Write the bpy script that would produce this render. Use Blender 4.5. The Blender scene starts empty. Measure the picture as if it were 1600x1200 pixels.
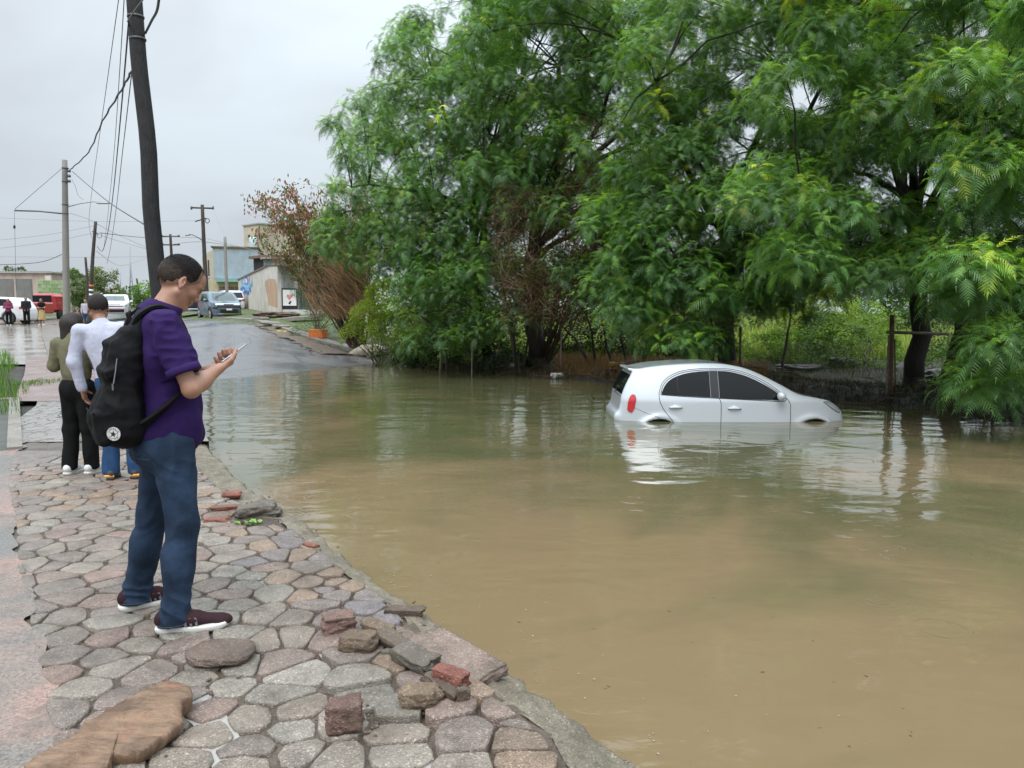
import bpy, bmesh, math, random
import numpy as np
from math import sin, cos, pi, radians, atan2, sqrt
from mathutils import Vector, Matrix, Euler

sc = bpy.context.scene
# ---------------------------------------------------------------- camera
PITCH = radians(5.24)
CAMZ = 1.5
cam_d = bpy.data.cameras.new('camera')
cam = bpy.data.objects.new('camera', cam_d)
sc.collection.objects.link(cam)
cam.location = (0, 0, CAMZ)
cam.rotation_euler = (radians(90) - PITCH, 0, 0)
cam_d.lens = 27.0
cam_d.sensor_width = 36.0
cam_d.clip_start = 0.05
cam_d.clip_end = 3000
sc.camera = cam

# ---------------------------------------------------------------- world: overcast rainy daylight
SUN_EL, SUN_AZ = radians(58), radians(200)
world = bpy.data.worlds.new('World')
sc.world = world
world.use_nodes = True
wt = world.node_tree
wt.nodes.clear()
def WN(t, **k):
    n = wt.nodes.new(t)
    for a, b in k.items(): setattr(n, a, b)
    return n
w_out = WN('ShaderNodeOutputWorld')
w_sky = WN('ShaderNodeTexSky', sky_type='NISHITA')
w_sky.sun_disc = False
w_sky.sun_elevation = SUN_EL
w_sky.sun_rotation = SUN_AZ
w_sky.dust_density = 4.0
w_b1 = WN('ShaderNodeBackground'); w_b1.inputs['Strength'].default_value = 0.05
wt.links.new(w_sky.outputs[0], w_b1.inputs['Color'])
# cloud deck: soft grey noise, a little brighter towards the zenith as an overcast sky is
w_tc = WN('ShaderNodeTexCoord')
w_map = WN('ShaderNodeMapping'); w_map.inputs['Scale'].default_value = (1.0, 1.0, 2.2)
wt.links.new(w_tc.outputs['Generated'], w_map.inputs['Vector'])
w_n = WN('ShaderNodeTexNoise'); w_n.inputs['Scale'].default_value = 2.1; w_n.inputs['Detail'].default_value = 4.5
w_n.inputs['Roughness'].default_value = 0.5; w_n.inputs['Distortion'].default_value = 0.35
wt.links.new(w_map.outputs[0], w_n.inputs['Vector'])
w_r = WN('ShaderNodeValToRGB')
w_r.color_ramp.elements[0].position = 0.36; w_r.color_ramp.elements[0].color = (0.52, 0.565, 0.615, 1)
w_r.color_ramp.elements[1].position = 0.64; w_r.color_ramp.elements[1].color = (0.65, 0.725, 0.785, 1)
wt.links.new(w_n.outputs['Fac'], w_r.inputs['Fac'])
w_sep = WN('ShaderNodeSeparateXYZ'); wt.links.new(w_tc.outputs['Generated'], w_sep.inputs[0])
w_pw = WN('ShaderNodeMath', operation='POWER'); w_pw.use_clamp = True; w_pw.inputs[1].default_value = 2.0
wt.links.new(w_sep.outputs['Z'], w_pw.inputs[0])
w_mr = WN('ShaderNodeMapRange'); w_mr.inputs['From Min'].default_value = 0.0; w_mr.inputs['From Max'].default_value = 1.0
w_mr.inputs['To Min'].default_value = 0.79; w_mr.inputs['To Max'].default_value = 3.5
wt.links.new(w_pw.outputs[0], w_mr.inputs['Value'])
w_b2 = WN('ShaderNodeBackground')
wt.links.new(w_r.outputs['Color'], w_b2.inputs['Color'])
wt.links.new(w_mr.outputs[0], w_b2.inputs['Strength'])
w_mix = WN('ShaderNodeMixShader'); w_mix.inputs['Fac'].default_value = 0.93
wt.links.new(w_b1.outputs[0], w_mix.inputs[1]); wt.links.new(w_b2.outputs[0], w_mix.inputs[2])
wt.links.new(w_mix.outputs[0], w_out.inputs['Surface'])

sun_d = bpy.data.lights.new('sun', 'SUN')
sun_d.energy = 1.5
sun_d.angle = radians(35)
sun_d.color = (1.0, 0.97, 0.93)
sun = bpy.data.objects.new('sun', sun_d)
sc.collection.objects.link(sun)
# Nishita: rotation measured from +Y towards +X
sd = Vector((sin(SUN_AZ) * cos(SUN_EL), cos(SUN_AZ) * cos(SUN_EL), sin(SUN_EL)))
sun.rotation_euler = sd.to_track_quat('Z', 'Y').to_euler()

sc.view_settings.view_transform = 'Standard'
sc.view_settings.look = 'None'
sc.view_settings.exposure = 0.45
sc.view_settings.gamma = 1.0
sc.view_settings.use_curve_mapping = False
sc.cycles.use_denoising = True
sc.cycles.max_bounces = 7
sc.cycles.diffuse_bounces = 3
sc.cycles.glossy_bounces = 4
sc.cycles.transmission_bounces = 4
sc.cycles.transparent_max_bounces = 12
sc.cycles.sample_clamp_indirect = 6.0

# ---------------------------------------------------------------- helpers
RS = np.random.RandomState(7)
random.seed(7)
COL = sc.collection
CP, SP = cos(PITCH), sin(PITCH)
def ray(px, py):
    u = (px - 800) / 1200.0; v = (600 - py) / 1200.0
    return np.array([u, CP + v * SP, -SP + v * CP])
def at(px, py, D):
    """point seen at photo pixel px,py whose ground distance is D"""
    r = ray(px, py); return np.array([0, 0, CAMZ]) + r * (D / r[1])
def atz(px, py, z):
    r = ray(px, py); return np.array([0, 0, CAMZ]) + r * ((z - CAMZ) / r[2])

def tag(o, label=None, cat=None, group=None, kind=None):
    if label: o['label'] = label
    if cat: o['category'] = cat
    if group: o['group'] = group
    if kind: o['kind'] = kind
    return o
def thing(name, label, cat, loc=(0, 0, 0), rotz=0.0, group=None):
    o = bpy.data.objects.new(name, None)
    COL.objects.link(o); o.location = loc; o.rotation_euler = (0, 0, rotz)
    o.empty_display_size = 0.1
    return tag(o, label, cat, group)
def link_mesh(name, me, parent=None, loc=None, rot=None):
    o = bpy.data.objects.new(name, me); COL.objects.link(o)
    if parent is not None: o.parent = parent
    if loc is not None: o.location = loc
    if rot is not None: o.rotation_euler = rot
    return o
def np_mesh(name, V, F, mats=None, midx=None, smooth=False, col=None):
    """V (n,3); F (m,3|4) int array or list of lists; col: per vertex rgb"""
    me = bpy.data.meshes.new(name)
    V = np.asarray(V, dtype=np.float32)
    if isinstance(F, np.ndarray):
        k = F.shape[1]; nf = len(F)
        me.vertices.add(len(V)); me.vertices.foreach_set('co', V.ravel())
        me.loops.add(nf * k); me.loops.foreach_set('vertex_index', F.astype(np.int32).ravel())
        me.polygons.add(nf)
        me.polygons.foreach_set('loop_start', np.arange(0, nf * k, k, dtype=np.int32))
    else:
        me.from_pydata([tuple(map(float, v)) for v in V], [], [list(map(int, f)) for f in F]); nf = len(F)
    if mats is not None:
        for m in (mats if isinstance(mats, (list, tuple)) else [mats]): me.materials.append(m)
    if midx is not None: me.polygons.foreach_set('material_index', np.asarray(midx, dtype=np.int32))
    me.update(calc_edges=True)
    me.polygons.foreach_set('use_smooth', np.full(nf, bool(smooth)))
    if col is not None:
        ca = me.color_attributes.new('tint', 'FLOAT_COLOR', 'POINT')
        c4 = np.ones((len(V), 4), dtype=np.float32); c4[:, :3] = col
        ca.data.foreach_set('color', c4.ravel())
    return me

class MB:
    """collects shapes into one mesh"""
    def __init__(s): s.V = []; s.F = []; s.M = []; s.n = 0
    def add(s, V, F, m=0):
        V = np.asarray(V, dtype=float); b = s.n
        s.V.append(V); s.n += len(V)
        for f in F: s.F.append([i + b for i in f]); s.M.append(m)
        return s
    def box(s, c, size, rz=0.0, m=0, R=None, taper=1.0, bev=0.0):
        x, y, z = [v / 2.0 for v in size]
        if bev > 0:
            b = min(bev, x * .9, y * .9, z * .9)
            V = []
            for sx in (-1, 1):
                for sy in (-1, 1):
                    for sz in (-1, 1):
                        V += [(sx * x, sy * (y - b), sz * (z - b)), (sx * (x - b), sy * y, sz * (z - b)), (sx * (x - b), sy * (y - b), sz * z)]
            bm = bmesh.new(); vs = [bm.verts.new(v) for v in V]
            r = bmesh.ops.convex_hull(bm, input=vs)
            bmesh.ops.recalc_face_normals(bm, faces=bm.faces)
            bm.verts.index_update()
            V = np.array([v.co[:] for v in bm.verts]); F = [[v.index for v in f.verts] for f in bm.faces]; bm.free()
        else:
            V = np.array([(-x, -y, -z), (x, -y, -z), (x, y, -z), (-x, y, -z), (-x * taper, -y * taper, z), (x * taper, -y * taper, z), (x * taper, y * taper, z), (-x * taper, y * taper, z)])
            F = [(0, 3, 2, 1), (4, 5, 6, 7), (0, 1, 5, 4), (1, 2, 6, 5), (2, 3, 7, 6), (3, 0, 4, 7)]
        if R is not None: V = V @ np.asarray(R).T
        elif rz:
            c_, s_ = cos(rz), sin(rz); V = V @ np.array([[c_, s_, 0], [-s_, c_, 0], [0, 0, 1]])
        return s.add(V + np.asarray(c), F, m)
    def tube(s, P, R, n=8, m=0, cap=True):
        P = np.asarray(P, dtype=float); k = len(P)
        R = np.full(k, R) if np.isscalar(R) else np.asarray(R)
        T = np.gradient(P, axis=0); T /= np.linalg.norm(T, axis=1)[:, None] + 1e-9
        up = np.array([0, 0, 1.0]) if abs(T[0][2]) < .9 else np.array([1.0, 0, 0])
        V = []
        a = np.cross(T[0], up); a /= np.linalg.norm(a)
        for i in range(k):
            a = a - T[i] * a.dot(T[i]); a /= np.linalg.norm(a) + 1e-9
            b = np.cross(T[i], a)
            th = np.linspace(0, 2 * pi, n, endpoint=False)
            V.append(P[i] + R[i] * (np.cos(th)[:, None] * a + np.sin(th)[:, None] * b))
        V = np.concatenate(V); F = []
        for i in range(k - 1):
            for j in range(n):
                j2 = (j + 1) % n
                F.append((i * n + j, i * n + j2, (i + 1) * n + j2, (i + 1) * n + j))
        if cap: F.append(tuple(range(n - 1, -1, -1))); F.append(tuple(range((k - 1) * n, k * n)))
        return s.add(V, F, m)
    def prism(s, poly, z0, z1, m=0):
        """poly in xy, extruded in z"""
        n = len(poly)
        V = [(p[0], p[1], z0) for p in poly] + [(p[0], p[1], z1) for p in poly]
        F = [tuple(range(n - 1, -1, -1)), tuple(range(n, 2 * n))] + [(i, (i + 1) % n, n + (i + 1) % n, n + i) for i in range(n)]
        return s.add(V, F, m)
    def obj(s, name, mats, parent=None, smooth=False, loc=None, rot=None):
        me = np_mesh(name, np.concatenate(s.V), s.F, mats, s.M, smooth)
        return link_mesh(name, me, parent, loc, rot)

def copy_tree(o, parent=None):
    c = o.copy(); COL.objects.link(c); c.parent = parent
    for ch in list(o.children): copy_tree(ch, c)
    return c

# value noise in numpy
_lat = np.random.RandomState(3).rand(32, 32, 32).astype(np.float32) * 2 - 1
def vnoise(P, scale=1.0, seed=0):
    P = np.asarray(P, dtype=np.float64) * scale + seed * 7.31
    i = np.floor(P).astype(int); f = P - i; f = f * f * (3 - 2 * f); i &= 31; j = (i + 1) & 31
    def L(a, b, c): return _lat[a, b, c]
    x0, y0, z0 = i[..., 0], i[..., 1], i[..., 2]; x1, y1, z1 = j[..., 0], j[..., 1], j[..., 2]
    fx, fy, fz = f[..., 0], f[..., 1], f[..., 2]
    c00 = L(x0, y0, z0) * (1 - fx) + L(x1, y0, z0) * fx; c10 = L(x0, y1, z0) * (1 - fx) + L(x1, y1, z0) * fx
    c01 = L(x0, y0, z1) * (1 - fx) + L(x1, y0, z1) * fx; c11 = L(x0, y1, z1) * (1 - fx) + L(x1, y1, z1) * fx
    return (c00 * (1 - fy) + c10 * fy) * (1 - fz) + (c01 * (1 - fy) + c11 * fy) * fz
def fbm(P, scale=1.0, oct=3, seed=0):
    r = 0; a = 1.0
    for k in range(oct): r = r + a * vnoise(P, scale * 2 ** k, seed + k); a *= .5
    return r
def n2(x, y, scale=1.0, oct=3, seed=0):
    x = np.asarray(x, dtype=float); y = np.asarray(y, dtype=float)
    return fbm(np.stack([x, y, np.zeros_like(x) + .37], -1), scale, oct, seed)

# materials -----------------------------------------------------------
class NT:
    def __init__(s, m):
        s.t = m.node_tree; s.p = s.t.nodes['Principled BSDF']; s.o = s.t.nodes['Material Output']
    def n(s, ty, ins=None, **k):
        x = s.t.nodes.new(ty)
        for a, b in k.items(): setattr(x, a, b)
        if ins:
            for a, b in ins.items():
                if isinstance(b, bpy.types.NodeSocket): s.t.links.new(b, x.inputs[a])
                else: x.inputs[a].default_value = b
        return x
    def set(s, name, v):
        if isinstance(v, bpy.types.NodeSocket): s.t.links.new(v, s.p.inputs[name])
        else: s.p.inputs[name].default_value = v
    def coord(s, kind='Object'): return s.n('ShaderNodeTexCoord').outputs[kind]
    def noise(s, vec, scale, detail=3.0, rough=.55, dist=0.0):
        return s.n('ShaderNodeTexNoise', {'Vector': vec, 'Scale': scale, 'Detail': detail, 'Roughness': rough, 'Distortion': dist}).outputs['Fac']
    def ramp(s, fac, stops):
        r = s.n('ShaderNodeValToRGB', {'Fac': fac}); e = r.color_ramp.elements
        while len(e) < len(stops): e.new(.5)
        for i, (p, c) in enumerate(stops):
            e[i].position = p; e[i].color = (c[0], c[1], c[2], 1) if not np.isscalar(c) else (c, c, c, 1)
        return r.outputs['Color']
    def mix(s, fac, a, b, mode='MIX'):
        m = s.n('ShaderNodeMix', data_type='RGBA', blend_type=mode)
        for idx, v in ((0, fac), (6, a), (7, b)):
            if isinstance(v, bpy.types.NodeSocket): s.t.links.new(v, m.inputs[idx])
            elif idx == 0: m.inputs[0].default_value = v
            else: m.inputs[idx].default_value = (v[0], v[1], v[2], 1) if not np.isscalar(v) else (v, v, v, 1)
        return m.outputs[2]
    def math(s, op, a, b=0.0, c=None, clamp=False):
        ins = {0: a, 1: b}
        if c is not None: ins[2] = c
        m = s.n('ShaderNodeMath', ins, operation=op); m.use_clamp = clamp
        return m.outputs[0]
    def maprange(s, v, a, b, c, d):
        return s.n('ShaderNodeMapRange', {'Value': v, 'From Min': a, 'From Max': b, 'To Min': c, 'To Max': d}).outputs[0]
    def bump(s, h, strength=.5, dist=.01, normal=None):
        ins = {'Height': h, 'Strength': strength, 'Distance': dist}
        if normal is not None: ins['Normal'] = normal
        return s.n('ShaderNodeBump', ins).outputs[0]
def mat(name, base=(.5, .5, .5), rough=.6, metal=0.0, var=0.0, vscale=3.0, bump=0.0, bscale=60.0, bdist=.004, coat=0.0, spec=.5, objrand=0.0, space='Object', tint=False):
    m = bpy.data.materials.new(name); m.use_nodes = True; t = NT(m)
    t.set('Roughness', rough); t.set('Metallic', metal); t.set('Specular IOR Level', spec); t.set('Coat Weight', coat)
    if coat: t.set('Coat Roughness', .04)
    c = (base[0], base[1], base[2], 1); t.p.inputs['Base Color'].default_value = c
    m.diffuse_color = c
    co = None; cur = None
    if var or bump: co = t.coord(space)
    if tint:
        cur = t.n('ShaderNodeAttribute', attribute_name='tint').outputs['Color']
    if var:
        f = t.noise(co, vscale, 5.0, .6)
        lo = max(0, 1 - var); hi = 1 + var
        mul = t.ramp(f, [(.3, lo), (.7, hi)])
        mm = t.n('ShaderNodeVectorMath', {0: mul, 1: cur if cur is not None else base}, operation='MULTIPLY')
        cur = mm.outputs[0]
    if objrand:
        r = t.n('ShaderNodeObjectInfo').outputs['Random']
        k = t.maprange(r, 0, 1, 1 - objrand, 1 + objrand)
        mm = t.n('ShaderNodeVectorMath', {0: cur if cur is not None else base}, operation='SCALE')
        t.t.links.new(k, mm.inputs['Scale']); cur = mm.outputs[0]
    if cur is not None: t.set('Base Color', cur)
    if bump:
        t.set('Normal', t.bump(t.noise(co, bscale, 4.0, .6), bump, bdist))
    return m

# signed distance modelling ------------------------------------------
def rotm(rx=0, ry=0, rz=0): return np.array(Euler((rx, ry, rz)).to_matrix())
class SDF:
    def __init__(s, lo, hi, h):
        s.lo = np.asarray(lo, float); s.h = h
        s.n = np.ceil((np.asarray(hi, float) - s.lo) / h).astype(int) + 1
        s.F = np.full(s.n, 0.5, dtype=np.float32)
    def _sl(s, a, b):
        i0 = np.clip(np.floor((np.asarray(a) - s.lo) / s.h).astype(int), 0, s.n)
        i1 = np.clip(np.ceil((np.asarray(b) - s.lo) / s.h).astype(int) + 1, 0, s.n)
        return tuple(slice(p, q) for p, q in zip(i0, i1))
    def _pts(s, sl):
        g = [s.lo[k] + s.h * np.arange(sl[k].start, sl[k].stop) for k in range(3)]
        return g[0][:, None, None], g[1][None, :, None], g[2][None, None, :]
    def _comb(s, sl, d, k, op):
        f = s.F[sl]
        if op == 'sub': d = -d
        if op == 'add':
            if k > 0:
                hh = np.clip(.5 + .5 * (f - d) / k, 0, 1); r = f * (1 - hh) + d * hh - k * hh * (1 - hh)
            else: r = np.minimum(f, d)
        else:
            if k > 0:
                hh = np.clip(.5 - .5 * (f - d) / k, 0, 1); r = f * (1 - hh) + d * hh + k * hh * (1 - hh)
            else: r = np.maximum(f, d)
        s.F[sl] = r
    def cone(s, a, b, ra, rb, k=.01, op='add', sq=None):
        """round cone; sq=(axis vec, factor) flattens along axis"""
        a = np.asarray(a, float); b = np.asarray(b, float); R = max(ra, rb) * (1.6 if sq else 1) + k + 3 * s.h
        sl = s._sl(np.minimum(a, b) - R, np.maximum(a, b) + R)
        if any(q.stop <= q.start for q in sl): return s
        X, Y, Z = s._pts(sl); ab = b - a; L2 = ab.dot(ab) + 1e-12
        px, py, pz = X - a[0], Y - a[1], Z - a[2]
        t = np.clip((px * ab[0] + py * ab[1] + pz * ab[2]) / L2, 0, 1)
        qx, qy, qz = px - t * ab[0], py - t * ab[1], pz - t * ab[2]
        if sq:
            v, f = sq; v = np.asarray(v, float); v /= np.linalg.norm(v); w = qx * v[0] + qy * v[1] + qz * v[2]
            qx, qy, qz = qx + v[0] * w * (f - 1), qy + v[1] * w * (f - 1), qz + v[2] * w * (f - 1)
        d = np.sqrt(qx * qx + qy * qy + qz * qz) - (ra + (rb - ra) * t)
        s._comb(sl, d.astype(np.float32), k, op); return s
    def ell(s, c, r, R=None, k=.01, op='add'):
        c = np.asarray(c, float); r = np.asarray(r, float); m = r.max() + k + 3 * s.h
        sl = s._sl(c - m, c + m)
        if any(q.stop <= q.start for q in sl): return s
        X, Y, Z = s._pts(sl); px, py, pz = X - c[0], Y - c[1], Z - c[2]
        if R is not None:
            R = np.asarray(R)
            px, py, pz = (px * R[0, 0] + py * R[1, 0] + pz * R[2, 0], px * R[0, 1] + py * R[1, 1] + pz * R[2, 1], px * R[0, 2] + py * R[1, 2] + pz * R[2, 2])
        k0 = np.sqrt((px / r[0]) ** 2 + (py / r[1]) ** 2 + (pz / r[2]) ** 2)
        k1 = np.sqrt((px / r[0] ** 2) ** 2 + (py / r[1] ** 2) ** 2 + (pz / r[2] ** 2) ** 2) + 1e-6
        d = k0 * (k0 - 1) / k1
        d = np.where(k0 < .05, -r.min(), d)
        s._comb(sl, d.astype(np.float32), k, op); return s
    def rbox(s, c, half, rr=.01, R=None, k=.01, op='add'):
        c = np.asarray(c, float); half = np.asarray(half, float); m = np.linalg.norm(half) + k + 3 * s.h
        sl = s._sl(c - m, c + m)
        if any(q.stop <= q.start for q in sl): return s
        X, Y, Z = s._pts(sl); px, py, pz = X - c[0], Y - c[1], Z - c[2]
        if R is not None:
            R = np.asarray(R)
            px, py, pz = (px * R[0, 0] + py * R[1, 0] + pz * R[2, 0], px * R[0, 1] + py * R[1, 1] + pz * R[2, 1], px * R[0, 2] + py * R[1, 2] + pz * R[2, 2])
        qx, qy, qz = np.abs(px) - half[0] + rr, np.abs(py) - half[1] + rr, np.abs(pz) - half[2] + rr
        d = np.sqrt(np.maximum(qx, 0) ** 2 + np.maximum(qy, 0) ** 2 + np.maximum(qz, 0) ** 2) + np.minimum(np.maximum(qx, np.maximum(qy, qz)), 0) - rr
        s._comb(sl, d.astype(np.float32), k, op); return s
    def fn(s, f, k=0.0, op='add', lo=None, hi=None):
        sl = s._sl(lo if lo is not None else s.lo, hi if hi is not None else s.lo + s.h * s.n)
        X, Y, Z = s._pts(sl); d = f(X, Y, Z)
        s._comb(sl, np.broadcast_to(d, s.F[sl].shape).astype(np.float32), k, op); return s
    def mesh(s, smooth_it=1):
        F = s.F; nx, ny, nz = F.shape; ins = F < 0
        c = np.zeros((nx - 1, ny - 1, nz - 1), dtype=np.int8)
        for a in (0, 1):
            for b in (0, 1):
                for d in (0, 1): c += ins[a:nx - 1 + a, b:ny - 1 + b, d:nz - 1 + d]
        act = (c > 0) & (c < 8); ijk = np.argwhere(act)
        idx = np.full(act.shape, -1, dtype=np.int64); idx[act] = np.arange(len(ijk))
        corners = np.array([(a, b, d) for a in (0, 1) for b in (0, 1) for d in (0, 1)])
        vals = np.stack([F[ijk[:, 0] + q[0], ijk[:, 1] + q[1], ijk[:, 2] + q[2]] for q in corners], 1)
        acc = np.zeros((len(ijk), 3)); cnt = np.zeros(len(ijk))
        for p in range(8):
            for q in range(p + 1, 8):
                if np.abs(corners[p] - corners[q]).sum() != 1: continue
                va, vb = vals[:, p], vals[:, q]; cr = (va < 0) != (vb < 0)
                t = np.where(cr, va / (va - vb + 1e-12), 0)[:, None]
                acc += np.where(cr[:, None], corners[p] + t * (corners[q] - corners[p]), 0); cnt += cr
        V = s.lo + s.h * (ijk + acc / cnt[:, None])
        Q = []
        for ax in range(3):
            o1, o2 = (ax + 1) % 3, (ax + 2) % 3
            A = [slice(None)] * 3; B = [slice(None)] * 3; A[ax] = slice(0, -1); B[ax] = slice(1, None)
            for o in (o1, o2): A[o] = slice(1, -1); B[o] = slice(1, -1)
            a, b = ins[tuple(A)], ins[tuple(B)]; e = np.argwhere(a != b)
            if not len(e): continue
            fl = a[e[:, 0], e[:, 1], e[:, 2]]
            g = e.copy(); g[:, o1] += 1; g[:, o2] += 1
            def cell(d1, d2):
                w = g.copy(); w[:, o1] += d1; w[:, o2] += d2
                return idx[w[:, 0], w[:, 1], w[:, 2]]
            q = np.stack([cell(-1, -1), cell(0, -1), cell(0, 0), cell(-1, 0)], 1)
            q[~fl] = q[~fl][:, ::-1]; Q.append(q)
        Q = np.concatenate(Q)
        for _ in range(smooth_it):
            S = np.zeros_like(V); C = np.zeros(len(V))
            for a, b in ((0, 1), (1, 2), (2, 3), (3, 0)):
                np.add.at(S, Q[:, a], V[Q[:, b]]); np.add.at(S, Q[:, b], V[Q[:, a]])
                np.add.at(C, Q[:, a], 1); np.add.at(C, Q[:, b], 1)
            V = V * .5 + .5 * S / C[:, None]
        return V, Q
def vnormals(V, Q):
    n = np.cross(V[Q[:, 2]] - V[Q[:, 0]], V[Q[:, 3]] - V[Q[:, 1]])
    N = np.zeros_like(V)
    for a in range(4): np.add.at(N, Q[:, a], n)
    return N / (np.linalg.norm(N, axis=1)[:, None] + 1e-12)

# ================================================================ GROUND, WATER, PAVEMENT
WATER = -0.2
EY = [-3.0, 2.0, 2.5, 2.85, 3.85, 4.6, 5.7, 6.4, 7.8, 9.5, 12.5, 18, 24, 37, 60, 90, 140]
EX = [1.9, .78, .45, .19, -.46, -.98, -1.66, -2.15, -3.0, -3.85, -5.2, -8.4, -12.0, -20.0, -34.0, -50, -80]
def xe(y): return np.interp(y, EY, EX)
def cap(y): return np.interp(y, [0, 14, 22, 30, 38, 46, 60, 80, 150, 600], [0, 0, .12, .36, .58, .81, 1.42, 1.65, 2.2, 4.0])
def capr(y): return np.interp(y, [0, 14, 22, 26, 30, 34, 38, 50, 80, 150, 600], [0, 0, .2, .45, .8, 1.0, 1.1, 1.26, 1.65, 2.2, 4.0])
def smin(a, b, k): 
    h = np.clip(.5 + .5 * (b - a) / k, 0, 1); return b * (1 - h) + a * h - k * h * (1 - h)
def road_z(x, y):
    r = -.2 + .114 * ((-.9 * x + .42 * y) - 15.5)
    w = np.clip((x - xe(y)) / 6, 0, 1); cc = cap(y) * (1 - w) + capr(y) * w
    return np.maximum(smin(r, cc - .05, .25), -.7)
# right bank shoreline, as world points found from the shore seen in the photograph
SH = np.array([atz(px, py, WATER)[:2] for px, py in ((560, 566), (640, 570), (700, 577), (760, 583), (870, 592), (950, 598), (1010, 603), (1150, 616), (1330, 629), (1400, 634), (1500, 645), (1600, 652), (1750, 668), (2100, 720))])
KR = np.array([(-5.0, 27.6), (-7.4, 30.2), (-9.6, 33.2), (-11.9, 36.6), (-14.6, 40.5), (-18.5, 46.5), (-27, 60), (-60, 110)])  # right kerb
def pl_sd(x, y, L):
    """signed distance to polyline, + on its left side... (land side)"""
    x = np.asarray(x, float); y = np.asarray(y, float); best = np.full(x.shape, 1e9); sg = np.ones(x.shape)
    for a, b in zip(L[:-1], L[1:]):
        ab = b - a; t = np.clip(((x - a[0]) * ab[0] + (y - a[1]) * ab[1]) / ab.dot(ab), 0, 1)
        dx, dy = x - a[0] - t * ab[0], y - a[1] - t * ab[1]; d = np.hypot(dx, dy)
        c = ab[0] * (y - a[1]) - ab[1] * (x - a[0]); m = d < best
        best = np.where(m, d, best); sg = np.where(m, np.sign(c + 1e-12), sg)
    return best * sg
BANK = np.concatenate([KR[::-1], SH[1:]])   # from far along the kerb to the right
def bank_z(x, y):
    d = pl_sd(x, y, BANK)
    wob = n2(x, y, .9, 3, 2) * .5
    z = -.2 + np.clip((d + wob * .4) * .22, -.5, .22 + .0 * d)
    z = z + n2(x, y, 2.3, 3, 5) * .05 * np.clip(d + .5, 0, 1)
    # second strip of water behind the muddy bar on the right
    inp = np.clip((x - 6.5) / 2, 0, 1) * np.clip(1 - np.abs(d - 3.6) / 2.2, 0, 1)
    z = z - .55 * inp
    far = np.clip((y - 24) / 40, 0, 1) * np.clip((d - 5) / 10, 0, 1)
    z = z + far * 1.3
    kb = np.clip((y - 25) / 5, 0, 1) * np.clip((-2.0 - x) / 3, 0, 1)
    zk = road_z(x, y) + .14 + np.clip(d, 0, 8) * .09
    return np.where(d > 0, z * (1 - kb) + zk * kb, z), d
def ground_z(x, y):
    x = np.asarray(x, float); y = np.asarray(y, float)
    rz = road_z(x, y); bz, d = bank_z(x, y)
    z = np.where(d > -.6, np.maximum(bz, rz - .02), rz)
    kb = np.clip((y - 25) / 5, 0, 1) * np.clip((-2.0 - x) / 3, 0, 1)
    z = np.where((d <= 0) & (kb > .2), rz, z)
    left = x < xe(y)
    z = np.where(left, cap(y) - .09, z)
    return z
def gz(x, y): return float(ground_z(np.array([float(x)]), np.array([float(y)]))[0])
def lz(y): return float(cap(y))

def grid(name, xs, ys, zf, m, kind='structure', smooth=True, parent=None):
    X, Y = np.meshgrid(xs, ys, indexing='ij'); Z = zf(X, Y)
    n, k = X.shape; V = np.stack([X, Y, Z], -1).reshape(-1, 3)
    i = np.arange((n - 1) * (k - 1)); a = (i // (k - 1)) * k + i % (k - 1)
    F = np.stack([a, a + k, a + k + 1, a + 1], 1)
    o = link_mesh(name, np_mesh(name, V, F, m, smooth=smooth), parent)
    if kind and parent is None: o['kind'] = kind
    return o

# ground material: mud near the water, dry grass, meadow and asphalt are separate sheets
def ground_mat():
    m = mat('earth', (.05, .04, .03), .55); t = NT(m); co = t.coord('Object')
    f = t.noise(co, 1.3, 6, .65); g = t.noise(co, .12, 3, .5); fine = t.noise(co, 22, 5, .7)
    mud = t.ramp(f, [(.3, (.016, .013, .010)), (.55, (.035, .026, .019)), (.75, (.075, .055, .038))])
    grass = t.ramp(fine, [(.3, (.035, .055, .012)), (.7, (.13, .17, .035))])
    sep = t.n('ShaderNodeSeparateXYZ', {0: co})
    far = t.maprange(sep.outputs[1], 25, 34, 0, 1)
    k = t.math('MULTIPLY', far, t.ramp(t.noise(co, .5, 4), [(.3, .5), (.5, 1.0)]), clamp=True)
    t.set('Base Color', t.mix(k, mud, grass)); t.set('Roughness', t.maprange(f, .3, .7, .35, .8))
    t.set('Normal', t.bump(t.n('ShaderNodeMath', {0: f, 1: fine}, operation='ADD').outputs[0], .9, .05))
    return m
def sp(a, b, n, c, w):
    """n points between a and b, denser round c"""
    t = np.linspace(np.arcsinh((a - c) / w), np.arcsinh((b - c) / w), n); return c + w * np.sinh(t)
grid('ground', sp(-500, 500, 230, 0, 9), sp(-12, 900, 230, 12, 10), lambda X, Y: ground_z(X, Y), ground_mat())

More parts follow.
